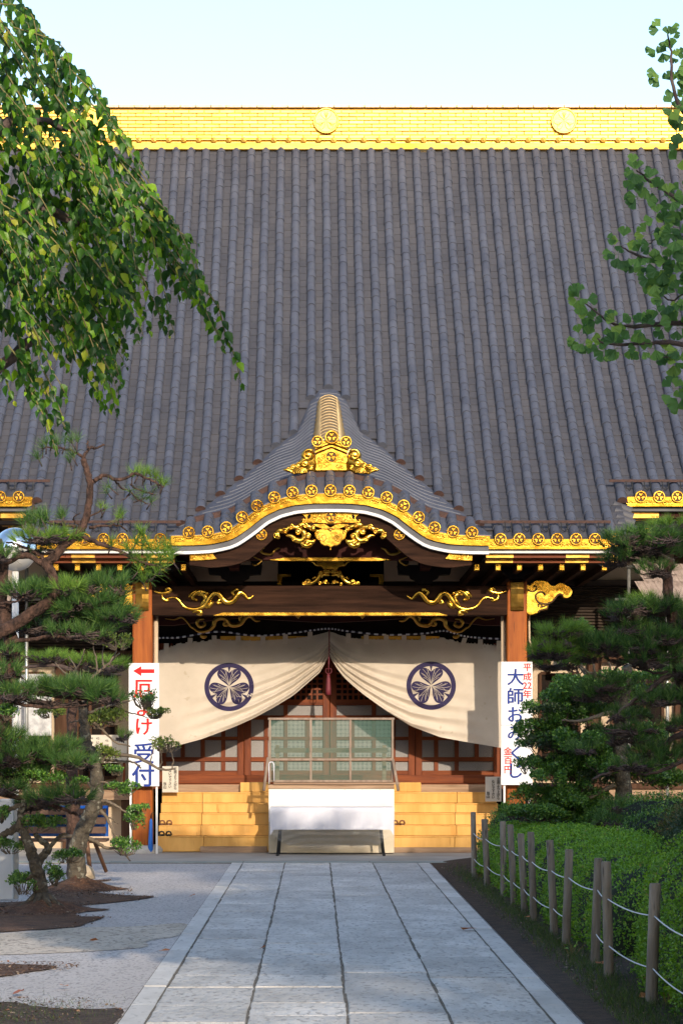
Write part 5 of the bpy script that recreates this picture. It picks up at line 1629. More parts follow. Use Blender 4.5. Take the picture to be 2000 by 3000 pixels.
M['bark_pine'] = pm('pine_bark', (.022,.012,.009), (.115,.062,.044), 16, .92, bump=1.0, bscale=28, bdist=.05, stretch=(1,1,.6))
M['bark_dark'] = pm('dark_twig_bark', (.050,.034,.031), (.125,.088,.078), 12, .9, bump=.8, bscale=30)
M['bark_holly'] = pm('holly_bark', (.045,.036,.026), (.12,.098,.068), 11, .9, bump=1.0, bscale=24, bdist=.04, speck=(14, (.20,.185,.14), .60))
M['bark_pale'] = pm('pale_twig_bark', (.10,.075,.052), (.19,.145,.10), 9, .88, bump=.5, bscale=30)
M['twig_green'] = pm('young_twig', (.16,.15,.05), (.22,.17,.06), 9, .7)
M['needle'] = leafmat('pine_needles', [(0, (.022,.060,.016)), (.45, (.045,.115,.026)), (.8, (.085,.18,.036)), (1, (.16,.25,.05))], .15, gloss=.3)
M['needle_sunlit'] = leafmat('sunlit_pine_needles', [(0, (.06,.13,.022)), (.5, (.12,.23,.032)), (1, (.21,.33,.05))], .2, gloss=.3)  # lighter copy of the needles, sunlight put into the colour
M['holly'] = leafmat('holly_leaves', [(0, (.026,.078,.014)), (.5, (.068,.17,.026)), (.85, (.13,.27,.038)), (1, (.21,.35,.05))], .2, gloss=.5, rough=.4)
M['holly_yellow'] = leafmat('yellow_green_holly_leaves', [(0, (.06,.10,.02)), (.5, (.13,.19,.03)), (1, (.24,.28,.05))], .25, gloss=.4)
M['hedge'] = leafmat('hedge_leaves', [(0, (.060,.165,.016)), (.5, (.135,.30,.030)), (.85, (.20,.39,.042)), (.97, (.28,.46,.06)), (1, (.30,.22,.08))], .22, gloss=.35)
M['hedge_dark'] = leafmat('dark_shrub_leaves', [(0, (.014,.036,.012)), (.6, (.030,.062,.018)), (1, (.06,.085,.025))], .15, gloss=.4)
M['hedge_rust'] = leafmat('rusty_shrub_leaves', [(0, (.035,.07,.015)), (.5, (.075,.10,.022)), (.8, (.13,.10,.03)), (1, (.18,.11,.04))], .15, gloss=.3)
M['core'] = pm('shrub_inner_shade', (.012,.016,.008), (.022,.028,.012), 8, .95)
M['leaf_big'] = leafmat('broad_green_leaves', [(0, (.010,.040,.006)), (.5, (.026,.092,.009)), (.78, (.075,.19,.014)), (.93, (.21,.38,.022)), (1, (.40,.38,.05))], .36, gloss=.4, rough=.42)  # dark and bright tones put inner shade and sunlit leaves into the colour
M['ginkgo'] = leafmat('ginkgo_leaves', [(0, (.045,.115,.038)), (.5, (.085,.19,.05)), (.85, (.14,.27,.06)), (1, (.22,.34,.07))], .30, gloss=.25)
M['grass'] = leafmat('grass_blades', [(0, (.03,.06,.015)), (.6, (.06,.11,.025)), (1, (.12,.15,.04))], .2)

T_NEEDLE = [(0,-.018,0),(0,.018,0),(.55,0,.03),(1,0,0)]; F_NEEDLE = [(0,1,2),(0,2,1)][:1]
T_NEEDLE = [(0,-.020,0),(0,.020,0),(1,.004,0),(1,-.004,0)]; F_NEEDLE = [(0,1,2,3)]
T_SMALL = [(0,0,0),(.5,-.30,.06),(1,0,-.05),(.5,.30,.06)]; F_SMALL = [(0,1,2,3)]

def bend_tube(mb, pts, r0, r1, jit=.0, n=8, seg=5, wob=.06):
    P = crom(pts, seg); K = len(P)
    P = [p + Vector((rng.uniform(-jit, jit), rng.uniform(-jit, jit), rng.uniform(-jit, jit))) if 0 < i < K-1 else p for i, p in enumerate(P)]
    mb.tube(P, [lerp(r0, r1, i / (K-1)) * (1 + rng.uniform(-wob, wob)) for i in range(K)], n)
def limb(mb, d, Y, r0, r1, dy=0.0, jit=.006, n=8):
    """limb given by points (x, y[, extra depth]) in the picture at depth Y"""
    pts = [at(p[0], p[1], Y + (p[2] if len(p) > 2 else dy * i / max(1, len(d)-1))) for i, p in enumerate(d)]
    bend_tube(mb, pts, r0, r1, jit, n)
    return pts
def needle_tuft(lb, P, D, n, ln, spread=.8):
    P = np.repeat(np.asarray(P, float)[None], n, 0)
    d = np.asarray(D, float)[None] + nr.normal(0, spread * .62, (n, 3))
    P = P + norm(np.asarray(D, float)[None]) * nr.uniform(-.03, .02, (n, 1))
    lb.add(T_NEEDLE, F_NEEDLE, P, d, nr.normal(0, 1, (n, 3)), ln * nr.uniform(.7, 1.1, n), ln * .9 * np.ones(n) * 1.0)
def twigs(mb, c, targets, r=.006, kink=.04):
    c = Vector(c)
    for t in targets:
        t = Vector(t); m = c.lerp(t, .5) + Vector((rng.uniform(-kink, kink), rng.uniform(-kink, kink), rng.uniform(-kink, kink*.3)))
        m2 = c.lerp(t, .8) + Vector((rng.uniform(-kink, kink)*.6, rng.uniform(-kink, kink)*.6, rng.uniform(-kink, kink*.4)*.6))
        mb.tube([c, m, m2, t], [r*1.2, r, r*.7, r*.4], 4, caps=False)
def pine_pad(tree, Y, x, y, w, h, ntuft=None, ln=.105, nn=38, mat='needle', tang=1.0, dy=.35, droop=.0, mb_t=None):
    s = F / Y
    c = at(x, y + h * .25, Y)
    rx, rz = w / s / 2, h / s
    ry = max(dy, rx * .7)
    nt_ = ntuft or max(4, int(16 * (rx * 2) * (ry * 2) / .35))
    lb = LB(); tw = MB()
    tips = []
    # sub-branches
    nb = max(2, int(rx / .12))
    subs = [Vector((c.x + rng.uniform(-.75, .75) * rx, c.y + rng.uniform(-.7, .7) * ry, c.z + rng.uniform(-.15, .1) * rz)) for _ in range(nb)]
    for _ in range(nt_):
        a = rng.uniform(0, 2*PI); r = math.sqrt(rng.random())
        px, py = math.cos(a) * r * rx, math.sin(a) * r * ry
        lump = .5 + .5 * math.sin(px * 23 + x) * math.sin(py * 19 + y)
        zz = rz * .60 * (1 - r*r*.8) * rng.uniform(.0, .7) + rz * .45 * lump - droop * r * rz - rz * .1
        p = Vector((c.x + px, c.y + py, c.z + zz))
        D = (px / max(rx, .01) * .75 + rng.uniform(-.3, .3), py / max(ry, .01) * .6 + rng.uniform(-.3, .3), .85 + rng.uniform(-.2, .3))
        needle_tuft(lb, p, D, nn, ln * rng.uniform(.8, 1.15))
        tips.append(p)
    for p in tips:
        b = min(subs, key=lambda q: (q - p).length)
        twigs(tw, b, [p], .0065, .035)
        for _ in range(int(tang)):
            q = b.lerp(p, rng.uniform(.3, .8)) + Vector((rng.uniform(-.07, .07), rng.uniform(-.07, .07), rng.uniform(-.05, .0)))
            twigs(tw, b, [q], .0055, .04)
    for b in subs:
        m = c.lerp(b, .5) + Vector((0, 0, -.03)); tw.tube([c, m, b], [.014, .010, .007], 5, caps=False)
    o = lb.build('foliage_pad', M[mat], tree, 'stuff')
    tw.build('twigs', M['bark_dark'], o, smooth=True, kind='stuff')
    return c
def leaf_pad(tree, Y, x, y, w, h, mat='holly', size=.030, dens=1.0, dy=None, hollow=.55, tw_mat='bark_pale', lobes=None, ntw=14):
    s = F / Y
    c = at(x, y, Y); rx, rz = w / s / 2, h / s / 2
    ry = dy or max(.16, rx * .8)
    lb = LB(); tw = MB()
    rx, rz = rx * 1.12, rz * 1.25
    nl = lobes or max(7, int(rx * ry * 150))
    cen = []
    for i in range(nl):
        a = rng.uniform(0, 2*PI); r = math.sqrt(rng.random()) * .8
        cen.append((c.x + math.cos(a)*r*rx, c.y + math.sin(a)*r*ry, c.z + rng.uniform(-.35, .55) * rz * (1 - .3*r), rng.uniform(.30, .52) * min(rx, ry), rng.uniform(.40, .65) * rz))
    for (X_, Y_, Z_, rr, rh) in cen:
        rr = max(rr, .05); rh = max(rh, .035)
        n = int(dens * 17000 * rr * rr / (size / .03)**2) + 40
        d = norm(nr.normal(0, 1, (n, 3))); d[:, 2] = np.where(d[:, 2] < -.25, -d[:, 2], d[:, 2])
        q = nr.uniform(hollow, 1.05, (n, 1))
        P = np.array([X_, Y_, Z_]) + d * q * np.array([rr, rr, rh])
        D = d * .5 + nr.normal(0, .6, (n, 3)) + np.array([0, 0, .35])
        lb.add(T_SMALL, F_SMALL, P, D, d * .8 + nr.normal(0, .5, (n, 3)) + np.array([0, -.2, .5]), size * nr.uniform(.65, 1.2, n))
        for k in range(max(1, int(ntw / nl))):
            i = int(nr.integers(0, n)); twigs(tw, (c.x + (X_-c.x)*.4, c.y + (Y_-c.y)*.4, c.z - rz*.6), [tuple(P[i])], .0045, .035)
    o = lb.build('foliage_pad', M[mat], tree, 'stuff')
    tw.build('twigs', M[tw_mat], o, smooth=True, kind='stuff')
    return c

# ---------------- black pine on the left
Yp = 24.5
pl_ = empty('pine_tree', (-3.2, Yp, 0), 'black pine with a bent reddish trunk rising at the left edge', 'pine tree')
tb_ = MB()
limb(tb_, [(-60,2100,.1),(-45,1980),(-30,1850),(-12,1720),(3,1630),(24,1560),(28,1490),(15,1440),(6,1380),(6,1300),(-6,1240)], Yp, .11, .05, jit=.012, n=10)
limb(tb_, [(-25,1468),(10,1447),(37,1433),(75,1408),(112,1383),(128,1363),(125,1340),(117,1312),(106,1295),(125,1280),(150,1250),(180,1225),(197,1192),(205,1155),(208,1117),(202,1087),(192,1055)], Yp - .15, .066, .030, jit=.006, n=10)
trunk = tb_.build('trunk', M['bark_pine'], pl_, smooth=True)
br = MB()
Yb = Yp - .15
for d, r0, r1 in (([(212,1108),(225,1100),(240,1092),(275,1102),(312,1088),(350,1105),(377,1118)], .026, .008), ([(185,1230),(225,1247),(267,1262),(300,1280),(340,1295),(392,1308)], .026, .010), ([(175,1210),(137,1205),(112,1202),(92,1195)], .018, .008),
                  ([(205,1212),(237,1208),(275,1207),(293,1222)], .018, .006), ([(190,1052),(205,1030),(220,1028),(240,1022)], .018, .010), ([(188,1048),(165,1036),(130,1028),(98,1030)], .016, .006), ([(204,1030),(201,1013)], .012, .008),
                  ([(262,1103),(280,1120),(300,1130),(318,1148),(342,1158)], .011, .004), ([(300,1112),(325,1128),(352,1133)], .010, .005), ([(300,1135),(278,1150)], .007, .003), ([(200,1190),(232,1172),(242,1170)], .010, .004), ([(180,1205),(168,1190),(185,1178)], .010, .005),
                  ([(100,1295),(60,1275),(20,1290),(-10,1310)], .030, .030), ([(110,1290),(80,1268),(40,1250),(15,1246)], .02, .008), ([(128,1365),(170,1395),(215,1398),(260,1420),(290,1428)], .026, .010), ([(135,1352),(170,1335),(210,1360),(245,1390)], .018, .008),
                  ([(30,1475),(75,1468),(130,1462),(165,1470)], .026, .008), ([(28,1560),(60,1585),(120,1598),(180,1605),(235,1612)], .028, .010), ([(10,1610),(60,1620),(130,1625),(200,1618)], .022, .008), ([(-20,1818),(40,1830),(100,1846),(150,1860),(178,1872)], .030, .014), ([(-20,1725),(30,1728),(90,1745),(170,1755)], .02, .008),
                  ([(0,1385),(25,1384),(45,1378),(55,1372)], .014, .006)):
    br = MB(); limb(br, d, Yb, r0, r1, dy=rng.uniform(-.25, .25), jit=.008, n=7); br.build('branch', M['bark_pine'], trunk, smooth=True)
def tuftset(tree, Y, pts, ln=.12, nn=42, mat='needle', up=(0, -.15, 1)):
    lb = LB(); tw = MB()
    for (x, y) in pts:
        p = at(x, y, Y + rng.uniform(-.12, .12))
        D = Vector(up) + Vector((rng.uniform(-.5, .5), rng.uniform(-.4, .3), rng.uniform(-.2, .2)))
        needle_tuft(lb, p, D, nn, ln * rng.uniform(.85, 1.15), .85)
        tw.tube([p - D.normalized() * .10 + Vector((rng.uniform(-.03,.03), 0, 0)), p - D.normalized() * .03, p + D.normalized() * .02], [.008, .006, .004], 5)
    o = lb.build('foliage_pad', M[mat], tree, 'stuff')
    tw.build('twigs', M['bark_dark'], o, smooth=True, kind='stuff')
tuftset(pl_, Yb, [(106,1022),(120,1014),(132,1018),(150,1020),(165,1014),(178,1012),(98,1030),(88,1050),(168,1050),(160,1060)], .13)
tuftset(pl_, Yb, [(318,1088),(330,1092),(345,1092),(358,1100),(370,1108),(377,1114),(305,1092),(338,1086)], .13, 46, 'needle_sunlit')
tuftset(pl_, Yb, [(252,1118),(300,1128),(315,1142),(332,1145),(348,1152),(335,1130),(352,1130),(245,1130)], .12, 36, up=(0, -.2, .3))
tuftset(pl_, Yb, [(242,1170),(275,1184),(282,1186),(268,1192),(232,1165)], .12, 40, 'needle_sunlit')
tuftset(pl_, Yb, [(50,1202),(60,1194),(72,1190),(84,1188),(96,1192),(104,1198),(66,1206),(80,1204),(92,1208),(140,1188),(146,1184),(110,1190)], .14, 55)
pine_pad(pl_, Yb, 110, 1232, 150, 42, 46, .12, 44, 'needle_sunlit', 2)
pine_pad(pl_, Yb + .2, 88, 1262, 130, 30, 20, .10, 20, 'needle', 8)
tuftset(pl_, Yb, [(295,1262),(312,1248),(328,1252),(345,1262),(305,1284),(322,1290),(340,1284),(340,1318),(352,1300),(368,1285),(378,1272),(392,1276),(330,1232),(322,1226),(362,1262),(385,1262),(318,1310),(360,1316),(372,1300),(396,1288),(256,1250),(330,1336)], .155, 58, 'needle_sunlit', (0, -.35, .8))
tuftset(pl_, Yb, [(320,1330),(345,1330),(300,1270),(368,1310)], .14, 40, 'needle', (0, -.4, .3))
pine_pad(pl_, Yb, 8, 1276, 60, 40, 22, .11, 40, 'needle', 2)
pine_pad(pl_, Yb, 68, 1358, 110, 44, 40, .13, 46, 'needle', 2)
pine_pad(pl_, Yb - .2, 160, 1345, 60, 38, 18, .13, 44, 'needle_sunlit', 2)
pine_pad(pl_, Yb, 215, 1372, 150, 64, 60, .14, 50, 'needle', 3, droop=.3)
pine_pad(pl_, Yb, 262, 1405, 110, 44, 40, .13, 46, 'needle', 3, droop=.3)
pine_pad(pl_, Yb + .2, 150, 1415, 70, 40, 18, .12, 40, 'needle', 2)
pine_pad(pl_, Yb, 175, 1450, 180, 44, 36, .12, 40, 'needle', 4)
pine_pad(pl_, Yb, 20, 1490, 60, 50, 20, .11, 36, 'needle', 2)
pine_pad(pl_, Yb, 18, 1540, 70, 40, 22, .12, 36, 'needle', 2)
pine_pad(pl_, Yb, 190, 1582, 150, 46, 60, .14, 55, 'needle', 3)
pine_pad(pl_, Yb + .15, 115, 1606, 210, 24, 26, .09, 26, 'needle', 9)
pine_pad(pl_, Yb, 60, 1735, 200, 52, 60, .13, 44, 'needle', 4)
pine_pad(pl_, Yb - .1, 165, 1748, 110, 40, 30, .13, 40, 'needle', 4)
pine_pad(pl_, Yb - .2, 140, 1828, 150, 44, 46, .13, 44, 'needle', 4)
pine_pad(pl_, Yb, 20, 1805, 80, 40, 24, .12, 40, 'needle', 3)

for x, y, w, h, n_, mt in ((120,1352,120,44,34,'needle'),(250,1345,110,50,34,'needle'),(180,1400,120,44,34,'needle'),(240,1430,120,40,30,'needle'),(90,1440,110,36,22,'needle'),(120,1575,120,40,34,'needle'),(235,1600,90,36,26,'needle'),(40,1590,80,44,26,'needle'),(15,1690,70,50,30,'needle'),(110,1715,140,44,38,'needle'),(60,1770,140,40,34,'needle'),(90,1845,120,36,26,'needle')):
    pine_pad(pl_, Yb + rng.uniform(-.1, .5), x, y, w, h, n_, .13, 44, mt, 4)
# ---------------- second pine behind
Y2 = 29.3
p2_ = empty('pine_tree', at(172, 2030, Y2) * 1.0, 'straight dark trunked pine behind the left pruned trees', 'pine tree')
p2_.location.z = 0; WL[p2_] = Vector(p2_.location)
tb_ = MB()
limb(tb_, [(176,2032),(170,1980),(168,1900),(168,1820),(165,1740),(164,1680),(170,1600),(180,1540),(190,1515)], Y2, .10, .04, jit=.012, n=10)
tr2 = tb_.build('trunk', M['bark_pine'], p2_, smooth=True)
br = MB()
limb(br, [(168,1540),(130,1528),(80,1530),(40,1535)], Y2, .03, .012); br.build('branch', M['bark_dark'], tr2, smooth=True)
br = MB(); limb(br, [(185,1530),(230,1545),(280,1550)], Y2, .03, .012); br.build('branch', M['bark_dark'], tr2, smooth=True)
pine_pad(p2_, Y2, 105, 1508, 130, 20, 40, .11, 40, 'needle_sunlit', 3, dy=.3)
pine_pad(p2_, Y2, 205, 1516, 90, 24, 26, .11, 40, 'needle_sunlit', 3, dy=.3)
pine_pad(p2_, Y2, 255, 1528, 80, 26, 24, .11, 40, 'needle_sunlit', 3, dy=.3)
pine_pad(p2_, Y2, 285, 1690, 50, 20, 10, .10, 36, 'needle_sunlit', 3, dy=.2)

# ---------------- cloud-pruned holly, near
def root_mound(tree, c, r, h, m):
    mb = MB(); n, k = 22, 7
    for j in range(k + 1):
        q = j / k
        for i in range(n):
            a = 2*PI*i/n; rr = r * q * (1 + .22 * math.sin(3*a + 1) + .12 * math.sin(7*a))
            mb.v.append((c[0] + rr * math.cos(a), c[1] + rr * 1.3 * math.sin(a), h * (1 - q)**1.6 - .004 + .015 * rng.uniform(-1, 1) * (0 < j < k)))
    for j in range(k):
        for i in range(n): mb.f.append((j*n + i, (j+1)*n + i, (j+1)*n + (i+1) % n, j*n + (i+1) % n)); mb.m.append(0)
    return mb.build('root_mound', m, tree, smooth=True)
Ya_ = 24.5
b0 = gnd(97, 2090)
ha = empty('pruned_tree', b0, 'cloud pruned small leaved tree nearest the path, on a red root mound', 'tree')
tb_ = MB()
limb(tb_, [(102,2092),(97,2060),(93,2030),(86,1998),(74,1962),(60,1925),(45,1903),(20,1912),(-5,1922)], b0.y, .085, .028, jit=.01, n=10)
limb(tb_, [(82,1990),(100,1965),(112,1950),(95,1930),(82,1915)], b0.y, .05, .025, dy=.2, jit=.008)
limb(tb_, [(46,1905),(48,1870),(52,1850),(20,1862),(2,1890)], b0.y, .040, .018, jit=.008); limb(tb_, [(50,1855),(62,1830),(70,1800)], b0.y, .035, .014, jit=.008)
limb(tb_, [(110,1955),(128,1930),(142,1918),(155,1915)], b0.y, .024, .010, jit=.006); limb(tb_, [(85,2000),(70,2015),(55,2028)], b0.y, .03, .010, jit=.006)
for a_ in (200, 250, 300, 340, 20): # surface roots
    tb_.tube([(b0.x + .05*math.cos(R(a_)), b0.y + .05*math.sin(R(a_)), .14), (b0.x + .14*math.cos(R(a_)), b0.y + .14*math.sin(R(a_)), .07), (b0.x + .30*math.cos(R(a_)), b0.y + .3*math.sin(R(a_)), .0)], [.05, .035, .012], 7)
tb_.build('trunk', M['bark_holly'], ha, smooth=True)
root_mound(ha, b0, .52, .15, M['red_soil'])
for x, y, w, h in ((25,1945,62,44),(82,1893,118,48),(152,1968,88,36),(50,2034,66,56),(128,2014,40,56),(60,1786,110,36),(145,1790,110,40),(12,1636,50,50),(2,1870,30,36)):
    leaf_pad(ha, b0.y + rng.uniform(-.1, .1), x, y, w, h, size=.028, dens=1.25)
# ---------------- cloud-pruned holly, farther
b1 = gnd(178, 2042)
hb = empty('pruned_tree', b1, 'taller cloud pruned tree with forked grey trunk in front of the bench', 'tree')
tb_ = MB()
limb(tb_, [(182,2044),(178,2012),(176,1962),(186,1923),(201,1886),(219,1848),(223,1811),(221,1773),(212,1735),(199,1708),(195,1670),(192,1633),(186,1615)], b1.y, .115, .045, jit=.010, n=11)
limb(tb_, [(200,1715),(175,1705),(150,1722),(140,1740)], b1.y, .022, .010); limb(tb_, [(222,1825),(205,1800),(195,1790)], b1.y, .022, .010)
tb_.build('trunk', M['bark_holly'], hb, smooth=True)
br = MB()
for d, r0, r1 in (([(210,1740),(240,1730),(270,1734),(320,1741),(365,1766),(402,1766)], .034, .010), ([(240,1745),(275,1748),(305,1750),(325,1765)], .020, .008), ([(222,1838),(245,1840),(265,1850),(290,1866)], .026, .010), ([(226,1858),(245,1876),(258,1905),(272,1930)], .024, .010), ([(232,1866),(255,1880),(272,1892)], .012, .006),
                  ([(190,1920),(215,1930),(240,1945),(275,1952),(300,1978)], .030, .008), ([(180,1925),(150,1920),(135,1925),(112,1945)], .026, .010), ([(210,1800),(235,1795),(252,1802)], .014, .006), ([(195,1640),(180,1655),(160,1660)], .016, .006),
                  ([(186,1618),(200,1600),(210,1560),(225,1545),(250,1525),(275,1500)], .028, .008), ([(210,1560),(180,1555),(150,1545),(128,1520)], .020, .006), ([(165,1550),(185,1520),(195,1490)], .013, .005), ([(225,1545),(222,1515),(215,1485)], .013, .005), ([(250,1527),(265,1500),(272,1475)], .012, .005), ([(180,1552),(170,1525),(158,1508)], .010, .004), ([(240,1535),(235,1505),(240,1480)], .010, .004),
                  ([(200,1640),(240,1625),(268,1618),(300,1610)], .020, .008), ([(265,1620),(285,1632),(310,1640),(340,1648)], .012, .005), ([(215,1660),(240,1680),(265,1705),(300,1715)], .018, .008), ([(365,1766),(372,1745),(365,1715)], .010, .004), ([(395,1765),(398,1740),(390,1720)], .009, .004), ([(345,1755),(350,1728),(358,1700)], .009, .004)):
    br = MB(); limb(br, d, b1.y, r0, r1, dy=rng.uniform(-.3, .3), jit=.008, n=7); br.build('branch', M['bark_pale'], hb, smooth=True)
root_mound(hb, b1, .46, .20, M['red_soil'])
for x, y, w, h, mt, dn, ntw in ((225,1468,80,34,'holly_yellow',.55,40),(275,1478,70,40,'holly_yellow',.40,50),(338,1612,80,46,'holly',.62,60),(350,1640,70,30,'holly_yellow',.35,50),(215,1655,110,50,'holly_yellow',.85,30),(262,1648,60,46,'holly_yellow',.7,30),(120,1640,84,24,'holly_yellow',.8,30),(378,1712,64,46,'holly_yellow',.38,60),(228,1738,98,40,'holly_yellow',.9,30),(287,1815,80,36,'holly',1.25,14),(306,1885,66,56,'holly',1.2,14),(285,1948,84,46,'holly',1.05,24),(320,1860,46,24,'holly',.9,14),(265,1770,44,26,'holly',.8,14),(130,1590,60,26,'holly',.7,20)):
    leaf_pad(hb, b1.y + rng.uniform(-.15, .15), x, y, w, h, mt, .032, dn, ntw=ntw)

# ---------------- right side: grey-trunked holly and pine
Yh = 30.0
hr = empty('pruned_tree', (at(1432,0,Yh).x, Yh, 0), 'broad dark green pruned tree covering the right sign board', 'tree')
tb_ = MB()
limb(tb_, [(1436,1940),(1434,1850),(1428,1790),(1424,1730),(1424,1680),(1430,1620),(1436,1560),(1438,1530)], Yh, .12, .06, jit=.012, n=10)
tb_.build('trunk', M['bark_holly'], hr, smooth=True)
br = MB()
for d, r0, r1 in (([(1428,1800),(1390,1812),(1355,1830),(1320,1840)], .04, .015), ([(1430,1700),(1390,1690),(1340,1700),(1290,1705)], .035, .012), ([(1432,1640),(1390,1640),(1340,1655),(1290,1655)], .035, .012), ([(1436,1570),(1400,1555),(1350,1545),(1335,1525)], .03, .010), ([(1350,1560),(1330,1530),(1318,1510)], .02, .008), ([(1365,1555),(1362,1530),(1358,1505)], .018, .008), ([(1395,1556),(1400,1530),(1390,1505)], .018, .008)):
    br = MB(); limb(br, d, Yh, r0, r1, dy=rng.uniform(-.4, .2), jit=.01, n=7); br.build('branch', M['bark_pale'], hr, smooth=True)
for x, y, w, h, dn in ((1332,1446,50,44,1.2),(1325,1530,70,46,.8),(1335,1588,140,62,1.25),(1252,1632,96,72,1.3),(1300,1640,110,60,1.2),(1236,1694,126,62,1.3),(1340,1708,130,60,1.25),(1212,1762,56,44,1.0),(1322,1766,130,74,1.3),(1250,1790,90,44,1.1),(1215,1828,100,52,1.3),(1310,1838,170,60,1.25),(1390,1760,90,60,1.0),(1420,1600,90,60,.9),(1520,1560,110,60,.9),(1490,1690,120,60,.9),(1480,1780,150,50,.9),(1240,1870,150,44,1.25),(1380,1870,130,44,1.1),(1180,1868,70,40,1.2)):
    leaf_pad(hr, Yh + rng.uniform(-.3, .3), x, y, w, h, 'holly', .036, dn * 1.05, tw_mat='bark_dark')
EDGE = [(1540,1330),(1570,1290),(1600,1215),(1640,1205),(1680,1188),(1720,1182),(1760,1190),(1800,1180),(1830,1162),(1860,1132),(1905,1126)]
for _ in range(46):
    y = rng.uniform(1560, 1895); x0 = float(np.interp(y, [e[0] for e in EDGE], [e[1] for e in EDGE]))
    w = rng.uniform(80, 130); x = x0 + w * .5 + abs(rng.gauss(0, 1)) * 110
    if x > 1600: continue
    leaf_pad(hr, Yh + rng.uniform(-.1, 1.1), x, y, w, rng.uniform(34, 54), rng.choice(['holly', 'holly', 'hedge_dark']), .038, .95, tw_mat='bark_dark')
Yq = 26.5
pr = empty('pine_tree', (at(1545,0,Yq).x, Yq, 0), 'dark pine with twisted twigs at the right edge', 'pine tree')
tb_ = MB()
limb(tb_, [(1600,1990),(1595,1880),(1590,1760),(1580,1640),(1560,1540),(1545,1440),(1538,1380),(1530,1330),(1540,1290)], Yq, .10, .045, jit=.012, n=10)
trk = tb_.build('trunk', M['bark_pine'], pr, smooth=True)
br = MB()
for d, r0, r1 in (([(1566,1547),(1535,1552),(1501,1577),(1476,1595),(1426,1632),(1392,1662)], .035, .012), ([(1476,1595),(1500,1612),(1525,1625)], .022, .010), ([(1532,1335),(1500,1300),(1450,1280),(1400,1270)], .03, .010), ([(1545,1290),(1510,1270),(1450,1255),(1390,1262)], .026, .008), ([(1550,1450),(1500,1470),(1450,1500),(1410,1540)], .035, .012), ([(1560,1500),(1480,1470),(1400,1460)], .03, .010), ([(1580,1680),(1540,1700),(1480,1745),(1420,1765),(1360,1790)], .04, .012), ([(1585,1740),(1520,1770),(1460,1780)], .03, .012), ([(1540,1540),(1500,1545),(1450,1530)], .02, .008)):
    br = MB(); limb(br, d, Yq, r0, r1, dy=rng.uniform(-.3, .2), jit=.012, n=7); br.build('branch', M['bark_dark'], trk, smooth=True)
EXTRA = [(rng.uniform(1400, 1580), y_, rng.uniform(90, 150), rng.uniform(30, 44), 18, 'needle', 9) for y_ in (1225, 1245, 1262, 1280, 1395, 1410, 1425, 1440, 1455, 1470, 1485, 1500, 1520, 1540, 1570, 1600, 1640, 1690, 1720)] + [(rng.uniform(1260, 1400), y_, rng.uniform(80, 120), rng.uniform(30, 44), 16, 'needle_sunlit', 9) for y_ in (1450, 1470, 1490, 1505, 1520)]
for x, y, w, h, n_, mt, tg in tuple(EXTRA) + ((1480,1232,190,40,60,'needle',3),(1530,1206,110,26,26,'needle_sunlit',2),(1445,1250,130,30,24,'needle',8),(1490,1270,170,36,24,'needle',8),(1500,1310,120,30,14,'needle',7),(1510,1392,120,46,50,'needle',4),(1475,1378,70,24,16,'needle_sunlit',3),(1285,1448,100,26,24,'needle_sunlit',6),(1265,1496,110,34,34,'needle_sunlit',7),(1390,1478,130,70,60,'needle',4),(1500,1462,160,50,46,'needle',7),(1480,1510,180,40,30,'needle',9),(1340,1470,80,40,18,'needle',6),(1370,1590,110,50,46,'needle',4),(1520,1605,120,40,34,'needle',6),(1440,1670,150,36,12,'needle',12),(1500,1728,140,46,40,'needle',6),(1470,1755,180,30,16,'needle',12),(1560,1660,80,40,20,'needle',5),(1340,1720,60,24,12,'needle',4),(1412,1850,40,30,8,'needle',4),(1395,1885,60,30,12,'needle',5),(1570,1460,80,60,24,'needle',5)):
    pine_pad(pr, Yq + rng.uniform(-.3, .2), x, y, w, h, n_, .125, 42, mt, tg, dy=.3)

